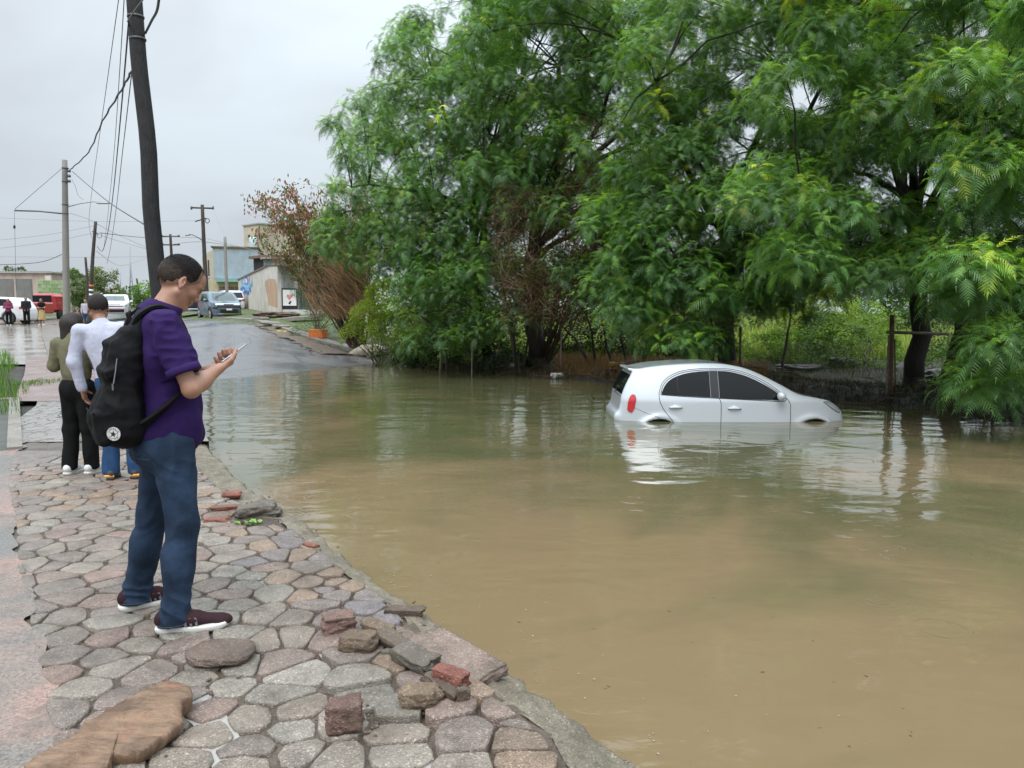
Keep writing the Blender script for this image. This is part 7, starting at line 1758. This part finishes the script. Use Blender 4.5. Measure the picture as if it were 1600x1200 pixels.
# polo shirt
S = SDF((-.30, -.42, .76), (.32, .42, 1.62), .0052)
S.ell((-.015, 0, 1.30), (.135, .195, .20), rotm(0, .12, 0), .05).ell((.02, 0, 1.10), (.145, .178, .19), k=.06).ell((.012, 0, .94), (.158, .19, .18), k=.06).cone((-.02, -.11, 1.45), (-.02, .11, 1.45), .072, .072, .06).cone((-.03, 0, 1.40), (-.01, 0, 1.49), .10, .075, .06)
for sh, el in ((shR, elR), (shL, elL)): u = (el - sh) / np.linalg.norm(el - sh); S.cone(sh, sh + u * .22, .072, .072, .045); S.cone(sh + u * .1, sh + u * .30, .071, .076, .02); 
for sh, el in ((shR, elR), (shL, elL)):
    u = (el - sh) / np.linalg.norm(el - sh); c = sh + u * .245
    a = np.cross(u, A([0, 1., 0])); a /= np.linalg.norm(a); R = np.stack([a, np.cross(u, a), u], 1); S.rbox(c + u * .08, (.13, .095 if sh[1] < 0 else .095, .08), .004, R, .003, 'sub')
S.fn(lambda X, Y, Z: Z - (.835 + .012 * X * 8 + 0 * Y), .004, 'sub')
S.cone((.035, 0, 1.53), (.10, 0, 1.62), .062, .07, .006, 'sub')
def shirtfold(V, N):
    V = folds(V, N, .0105, 9, 3, (1, 1, .5)); arm = np.clip((np.abs(V[:, 1]) - .15) / .06, 0, 1); w = np.clip((1.2 - V[:, 2]) / .25, 0, 1) * (1 - arm)
    V = V + N * (np.sin(V[:, 2] * 30 + V[:, 1] * 18 + fbm(V, 4, 2) * 2.5) * .0065 * w + (np.abs(vnoise(V * A([1, 1, 1.6]), 15, 4)) * -.012 * arm))[:, None]; return V
shirt = sobj('polo_shirt', S, PURPLE, man, 1, shirtfold)
# collar
th = np.linspace(0, 2 * pi, 28, endpoint=False); V = []
for k, (r, z, o) in enumerate(((.070, 1.492, .0), (.0705, 1.520, .003), (.072, 1.545, .006), (.075, 1.545, .006), (.084, 1.520, .0), (.091, 1.498, -.002))):
    for a in th: V.append((-.002 + (r * 1.02) * cos(a) + (z - 1.50) * .55 + o, r * sin(a), z - .028 * cos(a) + (.004 if k > 3 else 0)))
F = [(k * 28 + i, k * 28 + (i + 1) % 28, (k + 1) * 28 + (i + 1) % 28, (k + 1) * 28 + i) for k in range(5) for i in range(28)]
link_mesh('collar', np_mesh('collar', A(V), F, PURPLE, smooth=True), shirt)
for sh, el in ((shR, elR), (shL, elL)):
    u = (el - sh) / np.linalg.norm(el - sh); b = MB(); b.tube([sh + u * .212, sh + u * .243, sh + u * .246], [.0765, .0785, .075], 26); b.obj('sleeve_cuff', PURPLE, shirt, smooth=True)
# jeans
S = SDF((-.34, -.34, .0), (.30, .38, 1.02), .006)
S.ell((-.005, 0, .90), (.142, .178, .15), k=.04).ell((-.065, -.07, .85), (.085, .095, .10), k=.04).ell((-.065, .07, .85), (.085, .095, .10), k=.04)
for hp, kn, an, sg in ((hipR, knR, anR, -1), (hipL, knL, anL, 1)):
    S.cone(hp + [0, 0, -.04], kn, .101, .075, .03); S.cone(kn, an + [.005, 0, -.02], .073, .066, .03); S.cone(kn + (an - kn) * .35 + [-.012, 0, 0], kn + (an - kn) * .5, .072, .072, .03); S.cone(an + [.012, 0, .02], an + [.0, 0, -.05], .068, .073, .02)
S.fn(lambda X, Y, Z: Z - .034 + 0 * X + Y * 0 - .10 * np.clip(X - .02, 0, .1), .003, 'sub'); 
S.fn(lambda X, Y, Z: .985 - Z + 0 * X + 0 * Y, .003, 'sub')
def jfold(V, N):
    low = np.clip((.34 - V[:, 2]) / .25, 0, 1); mid = np.clip(1 - np.abs(V[:, 2] - .50) / .16, 0, 1); up = np.clip((V[:, 2] - .68) / .1, 0, 1)
    V = folds(V, N, .0048, 12, 8, (1, 1, .35)); z = V[:, 2]; ang = V[:, 0] * 9 + np.abs(V[:, 1]) * 7; nz = fbm(V, 6, 2, 3) * 3
    d = -np.abs(np.sin(z * 34 + ang * 2.0 + nz)) * .0085 * low - np.abs(np.sin(z * 26 - ang * 2.6 + nz)) * .0050 * mid - np.abs(np.sin(z * 22 + ang * 3 + nz)) * .0035 * up
    return V + N * d[:, None]
jeans = sobj('jeans', S, JEANS, man, 1, jfold)
def surf(S, P, d, far=.5, off=.0):
    """push points along d until they meet the surface of the field"""
    P = np.array(P, float); d = A(d, ) / np.linalg.norm(d); out = []
    for p in P:
        q = p - d * far
        for _ in range(400):
            i = ((q - S.lo) / S.h).astype(int)
            if (i < 0).any() or (i >= S.n).any(): q = q + d * .004; continue
            if S.F[tuple(i)] < 0: break
            q = q + d * .003
        out.append(q - d * off)
    return A(out)
JST = mat('denim_stitch_pale', (.035, .045, .06), .7)
for sy in (-1, 1):
    U = [(sy * y, z) for y, z in ((.035, .835), (.135, .825), (.128, .745), (.085, .715), (.042, .75), (.035, .835))]; U = np.concatenate([np.linspace(a, b, 6)[:-1] for a, b in zip(A(U)[:-1], A(U)[1:])])
    q = surf(S, [(-.0, y, z) for y, z in U], (1, -.25 * sy, 0), .35, .004); b = MB(); b.tube(np.vstack([q, q[:1]]), .0022, 4); b.obj('back_pocket_seam', JST, jeans)
    an, kn, hp = (anR, knR, hipR) if sy < 0 else (anL, knL, hipL)
    pts = [hp + [0, 0, -.02]] + [hp + (kn - hp) * t for t in (.3, .6, 1)] + [kn + (an - kn) * t for t in (.3, .6, .88)]; 
b = MB(); JS = mat('denim_stitch', (.06, .06, .06), .7)
# back pocket stitching and hems on the jeans
for hp, kn, an in ((hipR, knR, anR), (hipL, knL, anL)):
    c = A([an[0], an[1], .043]); th = np.linspace(0, 2 * pi, 30); b.tube(np.stack([c[0] + .0755 * np.cos(th), c[1] + .0755 * np.sin(th), c[2] + th * 0 + .006], 1), .0012, 4)
b.obj('hem_stitching', JS, jeans)
for an, yaw in ((anR, radians(-20)), (anL, radians(4))):
    up, T_ = shoe(man, an, yaw, SHOE, SOLE, .315, .051)
    b = MB()
    for s in (-1, 1):
        for k in range(3):
            x = .055 + k * .024; b.add([T_((x, s * .0485, .036)), T_((x + .011, s * .0485, .036)), T_((x + .004, s * .0415, .073)), T_((x - .008, s * .0415, .073))], [(0, 1, 2, 3)] if s > 0 else [(3, 2, 1, 0)])
    b.obj('stripe', STRIPE, up)
    b = MB()
    for k in range(5): b.tube([T_((.075 + k * .018, -.020, .083 - k * .0065)), T_((.083 + k * .018, .0, .092 - k * .0065)), T_((.075 + k * .018, .020, .083 - k * .0065))], .0028, 5)
    b.obj('lace', SHOE, up)
def w2(p): c, s = cos(ROT), sin(ROT); return (-1.68 + p[0] * c - p[1] * s, 3.68 + p[0] * s + p[1] * c, p[2])
RW = rotm(0, 0, ROT)
ph = thing('phone', 'grey smartphone held in both hands of the man in purple', 'phone', w2(PHC + PA * .028 + PNn * .004)); Rp = RW @ np.stack([PA, PS, PNn], 1)
MB().box((0, 0, 0), (.150, .074, .008), R=Rp, bev=.003).obj('case', PHONE, ph); MB().box(Rp @ A([0, 0, .0045]), (.142, .067, .001), R=Rp).obj('screen', SCREEN, ph)
# backpack
bp = thing('backpack', 'black canvas backpack with round white star patch worn by the man in purple', 'backpack', (-1.68, 3.68, 0), ROT)
S = SDF((-.50, -.27, .80), (.06, .24, 1.60), .005); Rb = rotm(0, radians(6), 0)
S.rbox((-.185, -.02, 1.14), (.075, .15, .22), .06, Rb, .03).ell((-.205, -.02, 1.03), (.115, .16, .14), k=.05).ell((-.175, -.02, .98), (.11, .145, .10), k=.05)
S.rbox((-.150, -.02, 1.33), (.055, .115, .11), .045, rotm(0, .22, 0), .06).cone((-.13, -.08, 1.38), (-.10, -.09, 1.46), .035, .025, .04)
S.rbox((-.285, -.035, .985), (.030, .12, .082), .028, rotm(0, -.10, 0), .012)
S.rbox((-.235, -.03, 1.235), (.030, .145, .020), .010, rotm(0, -.35, 0), .03).rbox((-.195, -.03, 1.36), (.035, .105, .030), .018, rotm(0, -.5, .10), .03)
def bpf(V, N): V = folds(V, N, .008, 8, 21, (1, 1, .8)); return folds(V, N, .004, 19, 2)
bag = sobj('bag', S, BLACKC, bp, 1, bpf); SBAG = S
def ribbon3(pts, w, t, m, nm, root, up):
    P = spline([A(p) for p in pts], 6); Tn = np.gradient(P, axis=0); Tn /= np.linalg.norm(Tn, axis=1)[:, None]; V = []
    for i, p in enumerate(P):
        n = p - A(up); n[1] *= .3; n -= Tn[i] * n.dot(Tn[i]); n /= np.linalg.norm(n); s = np.cross(Tn[i], n)
        V += [p - s * w - n * t, p + s * w - n * t, p + s * w + n * t, p - s * w + n * t]
    F = []
    for i in range(len(P) - 1):
        for j in range(4): F.append((i * 4 + j, i * 4 + (j + 1) % 4, i * 4 + 4 + (j + 1) % 4, i * 4 + 4 + j))
    F += [(3, 2, 1, 0), tuple(range(len(V) - 4, len(V)))]; return link_mesh(nm, np_mesh(nm, A(V), F, m, smooth=False), root)
for s in (-1, 1): ribbon3([(-.15, s * .075, 1.40), (-.115, s * .095, 1.49), (-.03, s * .10, 1.535), (.045, s * .105, 1.50), (.085, s * .115, 1.42), (.10, s * .135, 1.31), (.085, s * .17, 1.20), (.0, s * .196, 1.10), (-.10, s * .17, 1.01), (-.15, s * .13, .97)], .026, .007, BLACKC, 'shoulder_strap', bp, (0, 0, 1.3))
ribbon3([(-.13, -.03, 1.45), (-.14, -.02, 1.50), (-.13, .02, 1.50), (-.12, .03, 1.45)], .012, .004, BLACKC, 'grab_handle', bp, (0, 0, 1.3))
ZIP = mat('zip_metal', (.25, .25, .26), .35, metal=.7)
b = MB(); b.tube([(-.215, -.165, 1.30), (-.225, -.172, 1.24), (-.235, -.176, 1.19)], .003, 5); b.box((-.24, -.178, 1.175), (.006, .006, .03)); b.obj('zip', ZIP, bp)
b = MB(); b.tube(np.array([(-.318 + .0 * k, -.035 + .122 * cos(a), 1.062 + .012 * sin(a)) for k, a in enumerate(np.linspace(pi, 2 * pi, 9))]), .0035, 5); b.obj('pocket_zip', BLACKC, bp)
# round star patch
pc_ = A([-.290, -.135, .962]); nrm = A([-.62, -.78, -.08]); nrm /= np.linalg.norm(nrm); e1 = np.cross(A([0, 0, 1.]), nrm); e1 /= np.linalg.norm(e1); e1 = -e1 if e1.dot(A([cos(-ROT), sin(-ROT), 0])) < 0 else e1; e2 = np.cross(nrm, e1); e2 = e2 if e2[2] > 0 else -e2
PW = mat('patch_white', (.62, .62, .60), .7); PK = mat('patch_black', (.02, .02, .025), .7)
_q = surf(SBAG, [(-.24, -.17, .965)], -nrm, .3)[0]; pc_ = _q - nrm * .018
def disc(nm, r, off, m, n=36, pts=None, root=bp):
    P = pts if pts is not None else [(r * cos(a), r * sin(a)) for a in np.linspace(0, 2 * pi, n, endpoint=False)]
    V = [pc_ + e1 * u + e2 * v + nrm * off for u, v in P] + [pc_ + e1 * u + e2 * v + nrm * (off - .004) for u, v in P]; n = len(P)
    return link_mesh(nm, np_mesh(nm, A(V), [tuple(range(n))] + [(i, n + i, n + (i + 1) % n, (i + 1) % n) for i in range(n)], m), root)
PR = .031
pat = disc('patch', PR, .030, PW); disc('patch_ring', PR * .66, .0308, PK, root=pat); disc('patch_centre', PR * .62, .0316, PW, root=pat)
disc('patch_star', 0, .0326, PK, pts=[((PR * .52 if k % 2 == 0 else PR * .22) * sin(k * pi / 5 + .2), (PR * .52 if k % 2 == 0 else PR * .22) * cos(k * pi / 5 + .2)) for k in range(10)], root=pat)
def ring_text(txt, r, a0, a1, size, flip=False):
    for i, ch in enumerate(txt):
        if ch == ' ': continue
        a = a0 + (a1 - a0) * i / (len(txt) - 1); cu = bpy.data.curves.new('letter', 'FONT'); cu.body = ch; cu.size = size; cu.align_x = 'CENTER'; cu.align_y = 'CENTER'; cu.resolution_u = 1
        o = bpy.data.objects.new('letter', cu); COL.objects.link(o); me = bpy.data.meshes.new_from_object(o); COL.objects.unlink(o); bpy.data.objects.remove(o)
        me.materials.clear(); me.materials.append(PK); q = link_mesh('letter', me, pat); pos = pc_ + e1 * r * sin(a) + e2 * r * cos(a) + nrm * .0322
        rad = e1 * sin(a) + e2 * cos(a); rad = -rad if flip else rad; tng = np.cross(rad, nrm); M = Matrix(np.stack([tng, rad, nrm], 1).tolist()).to_4x4(); M.translation = pos; q.matrix_local = M
ring_text('CONVERSE', PR * .82, -1.15, 1.15, .0115); ring_text('ALL STAR', PR * .82, pi + 1.0, pi - 1.0, .0100, True)

# ---------------------------------------------------------------- generic clothed figure
def figure(name, label, loc, rot, H, J, top, bottom, skin, hairm, shoes, h=.009, sleeve=1.0, hemz=.88, long_hair=0.0, headR=None, skirt=False, face=True, headsc=1.0, trouser=1.0, extra=None, group=None, leg_r=1.0, hood=False, soles=None):
    root = thing(name, label, 'person', loc, rot, group); k = H / 1.75
    D_ = dict(head=(.02, 0, 1.625), neck=(0, 0, 1.47), chest=(0, 0, 1.28), pelvis=(0, 0, .95), shR=(0, -.185, 1.42), elR=(-.01, -.23, 1.14), wrR=(.03, -.24, .90), shL=(0, .185, 1.42), elL=(-.01, .23, 1.14), wrL=(.03, .24, .90), hipR=(0, -.09, .92), knR=(.01, -.10, .50), anR=(-.01, -.10, .09), hipL=(0, .09, .92), knL=(.01, .10, .50), anL=(-.01, .10, .09), hdR=None, hdL=None)
    D_.update(J); j = {a: (A(v, ) * k if v is not None else None) for a, v in D_.items()}
    HRr = headR if headR is not None else np.eye(3); hc_ = j['head']
    lo = np.min([v for v in j.values() if v is not None], axis=0) - .22; hi = np.max([v for v in j.values() if v is not None], axis=0) + .24; lo[2] = -.02
    fine = h < .012
    S = SDF(lo, hi, h * (.75 if fine else 1)); head(S, hc_, HRr, k * headsc, face and fine, ears=True)
    S.cone(j['neck'], j['neck'] + (hc_ - j['neck']) * .6, .056 * k, .052 * k, .02).cone(j['chest'], j['neck'], .09 * k, .06 * k, .03).cone(j['pelvis'], j['chest'], .09 * k, .09 * k, .03)
    for s in 'RL':
        S.cone(j['neck'] - A([0, 0, .05 * k]), j['sh' + s], .05 * k, .05 * k, .03).cone(j['sh' + s], j['el' + s], .046 * k, .038 * k, .02).cone(j['el' + s], j['wr' + s], .038 * k, .026 * k, .02)
        d = j['hd' + s] / k if j['hd' + s] is not None else (j['wr' + s] - j['el' + s]); d = A(d, dtype=float); d /= np.linalg.norm(d); n = A([0, 1.0 if s == 'R' else -1.0, 0]) if abs(d[1]) < .8 else A([0, 0, 1.0])
        hand(S, j['wr' + s], d, n, (1, 0, .2), .35, k, .2)
        S.cone(j['hip' + s], j['kn' + s], .06 * k, .045 * k, .02).cone(j['kn' + s], j['an' + s], .045 * k, .035 * k, .02).cone(j['an' + s], j['an' + s] + A([.10, 0, -.05]) * k, .03 * k, .025 * k, .02)
    sobj('body', S, skin, root, 1)
    S = SDF(lo, hi, h)
    S.ell(j['chest'] + A([0, 0, .01]), A([.115, .185, .20]) * k, k=.05).ell((j['chest'] + j['pelvis']) / 2, A([.118, .158, .20]) * k, k=.05).cone(j['shR'], j['shL'], .062 * k, .062 * k, .05).cone(j['neck'] - A([0, 0, .09]) * k, j['neck'], .10 * k, .066 * k, .05)
    if hemz < .95: S.ell(j['pelvis'], A([.132, .172, .13]) * k, k=.05)
    for s in 'RL':
        S.cone(j['sh' + s], j['el' + s], .064 * k, .060 * k, .03)
        if sleeve > .6: S.cone(j['el' + s], j['el' + s] + (j['wr' + s] - j['el' + s]) * (.95 if sleeve >= 1 else .2), .058 * k, .046 * k, .03)
    if sleeve < .6:
        for s in 'RL': u = j['el' + s] - j['sh' + s]; u /= np.linalg.norm(u); S.rbox(j['sh' + s] + u * .30 * k, (.08, .08, .12), .01, None, .003, 'sub')
    S.fn(lambda X, Y, Z: Z - hemz * k + X * 0 + Y * 0, .004, 'sub')
    sobj('top', S, top, root, 1, lambda V, N: folds(folds(V, N, .0035 * k, 13, int(H * 100), (1, 1, .4)), N, .0018, 26, 3))
    S = SDF(lo, hi, h)
    if skirt:
        for a in np.linspace(0, 2 * pi, 9)[:-1]: S.cone(A([cos(a) * .07, sin(a) * .09, .98]) * k, A([cos(a) * .17, sin(a) * .20, .38]) * k, .08 * k, .06 * k, .05)
        S.fn(lambda X, Y, Z: Z - .36 * k + X * 0 + Y * 0, .004, 'sub')
    else:
        S.ell(j['pelvis'] - A([.01, 0, .03]) * k, A([.128, .17, .14]) * k, k=.04)
        for s in 'RL': S.cone(j['hip' + s], j['kn' + s], .10 * k * leg_r, .075 * k * leg_r, .03).cone(j['kn' + s], j['an' + s] + A([0, 0, .0]), .074 * k * leg_r, .066 * k * trouser, .03)
        S.fn(lambda X, Y, Z: Z - .06 * k + X * 0 + Y * 0, .004, 'sub')
    sobj('skirt' if skirt else 'trousers', S, bottom, root, 1, lambda V, N: folds(V, N, .009 * k, 9, 5, (1, 1, .5)))
    S = SDF(hc_ - .20 * k - A([0, 0, long_hair * k]), hc_ + .18 * k, h * .7); TT = lambda p: hc_ + HRr @ (A(p) * k * headsc)
    S.ell(TT((-.014, 0, .035)), A([.103, .081, .0915]) * k * headsc, HRr, .0).ell(TT((-.048, 0, .006)), A([.068, .070, .076]) * k * headsc, HRr, .03)
    if long_hair: S.cone(TT((-.05, 0, -.02)), TT((-.06, 0, -.02)) - A([0, 0, long_hair * .9 * k]), .080 * k, .075 * k, .05); S.cone(TT((-.02, .055, -.02)), TT((-.02, .07, -.02)) - A([0, 0, long_hair * .75 * k]), .04 * k, .03 * k, .05); S.cone(TT((-.02, -.055, -.02)), TT((-.02, -.07, -.02)) - A([0, 0, long_hair * .75 * k]), .04 * k, .03 * k, .05)
    def cut(X, Y, Z):
        P = np.stack(np.broadcast_arrays(X, Y, Z), -1) - hc_; L = (P @ HRr) / k; x, z = L[..., 0], L[..., 2]
        line = np.interp(x, [-.12, -.07, -.03, .02, .05, .07, .1], [-.066 - long_hair * 2, -.058 - long_hair * 2, -.025 - long_hair * 2, .0, .02, .065, .075]) + vnoise(P, 90, 2) * .010; return line - z
    S.fn(cut, .006, 'int'); 
    sobj('hair', S, hairm, root, 1, (lambda V, N: V + N * (np.sin(np.arctan2(V[:, 1], V[:, 0] - hc_[0]) * 40 + V[:, 2] * 5 + fbm(V, 5, 2) * 4) * .0016)[:, None]) if long_hair else None)
    for s in 'RL':
        if fine: shoe(root, j['an' + s], radians(-8 if s == 'R' else 8), shoes, soles or SOLE, .29 * k, .048, h=.008)
        else:
            S = SDF(j['an' + s] - .2, j['an' + s] + .28, .016); a = j['an' + s]; S.cone(a + A([-.03, 0, -.045]), a + A([.12, 0, -.055]), .042, .032, .01).cone(a, a + A([0, 0, -.04]), .045, .045, .02); S.fn(lambda X, Y, Z: Z + X * 0 + Y * 0, 0, 'sub'); sobj('shoe', S, shoes, root, 1)
    return root, j
# man in the white shirt, seen from behind
f2_ = figure('person', 'man in white long sleeved shirt seen from behind, beside the woman in olive', (*atz(196, 748, 0)[:2], 0), radians(100), 1.68,
    dict(head=(.10, .20, 1.61), neck=(.03, .16, 1.47), chest=(.0, .11, 1.26), pelvis=(0, .04, .95), shR=(.02, -.03, 1.42), shL=(-.01, .335, 1.40), elR=(.10, -.10, 1.17), wrR=(.30, -.02, 1.22), elL=(-.03, .385, 1.12), wrL=(.02, .345, .86), hipR=(0, -.04, .92), hipL=(0, .12, .92), knR=(.02, -.08, .50), knL=(.0, .12, .50), anR=(-.02, -.11, .09), anL=(-.03, .11, .09)),
    WHITEC, JEAN2, SKIN2, HAIRM, SHOEK, .0085, 1.0, .80, headR=rotm(0, 0, radians(20)) @ rotm(0, radians(30), 0), headsc=1.08, trouser=1.15, soles=SHOEK)
for an in ('anR', 'anL'):
    a = f2_[1][an]; b = MB(); b.tube([(a[0] - .055, a[1] - .036, .045), (a[0] - .075, a[1], .05), (a[0] - .055, a[1] + .036, .045)], [.014, .016, .014], 6); b.tube([(a[0] - .03, a[1] - .040, .06), (a[0] + .06, a[1] - .046, .05)], .012, 6); b.tube([(a[0] - .03, a[1] + .040, .06), (a[0] + .06, a[1] + .046, .05)], .012, 6); b.obj('shoe_panel', ORG, f2_[0])
b = MB(); b.box((-.008, .10, 1.385), (.006, .30, .006)); 
figure('person', 'woman in olive sweatshirt and black trousers with long dark hair, seen from behind', (*atz(128, 741, 0)[:2], 0), radians(84), 1.53,
    dict(head=(.06, .05, 1.60), elL=(.02, .27, 1.16), wrL=(.20, .10, 1.30), hdL=(.7, -.6, .5), elR=(.04, -.24, 1.15), wrR=(.25, -.12, 1.22), anR=(.03, -.10, .09), anL=(-.03, .11, .09), shL=(0, .20, 1.40)), OLIVE, BLKT, SKIN2, HAIRB, SHOEW, .0085, 1.0, .99, long_hair=.46, headR=rotm(0, 0, radians(-25)) @ rotm(0, radians(22), 0), trouser=1.15, leg_r=1.08)
# bystanders
def gp2(px, D): p = at(px, 500, D); return (p[0], p[1], float(cap(D)) - .02)
g5 = figure('person', 'half hidden person behind the couple with sunglasses pushed up on dark hair', (*at(121, 500, 15.5)[:2], .02), radians(-60), 1.56, {}, DKJ, BLKT, SKIN, HAIRB, SHOEK, .016, 1.0, .85)
hh = g5[1]['head']; b = MB()
for s in (-1, 1): b.tube([(hh[0] + .080, hh[1] + s * .012, hh[2] + .085), (hh[0] + .086, hh[1] + s * .032, hh[2] + .088), (hh[0] + .070, hh[1] + s * .055, hh[2] + .08)], .016, 6)
tag(b.obj('sunglasses', M_TINT, None, loc=g5[0].location, rot=g5[0].rotation_euler), 'dark sunglasses pushed up on the hair of the half hidden person', 'sunglasses')
Z5 = float(cap(46)) - .03
figure('person', 'bystander in magenta cardigan and black trousers with folded arms by the white SUV', (*at(14, 500, 45.8)[:2], Z5), radians(-75), 1.62, dict(elR=(.02, -.24, 1.15), wrR=(.18, .02, 1.18), elL=(.02, .24, 1.15), wrL=(.18, -.02, 1.15), hdR=(.1, 1, 0), hdL=(.1, -1, 0)), MAGE, BLKT, SKIN, HAIRB, SHOEW, .024, 1.0, .86)
figure('person', 'bystander in dark hooded jacket standing between the other two by the white SUV', (*at(42, 500, 45.6)[:2], Z5), radians(-60), 1.72, dict(elR=(.05, -.22, 1.14), wrR=(.17, -.10, .95), elL=(.05, .22, 1.14), wrL=(.17, .10, .95)), DKJ, BLKT, SKIN, HAIRM, SHOEK, .024, 1.0, .80)
figure('person', 'bystander in black top and long tan skirt with folded arms right of the dark jacket', (*at(66, 500, 45.8)[:2], Z5), radians(-95), 1.62, dict(elR=(.02, -.24, 1.15), wrR=(.17, .02, 1.14), elL=(.02, .24, 1.15), wrL=(.17, -.02, 1.12), hdR=(.1, 1, 0), hdL=(.1, -1, 0), knR=(.05, -.13, .5), anR=(.04, -.16, .09)), BLKT, TAN, SKIN, HAIRB, SHOEW, .024, .4, .93, skirt=True)
figure('person', 'small far person in pale clothes standing beside the striped dark pole', (*at(135, 500, 42)[:2], float(cap(42)) - .03), radians(-80), 1.62, {}, cloth_mat('pale_top', (.45, .42, .48)), JEAN2, SKIN, HAIRB, SHOEK, .02, 1.0, .86)
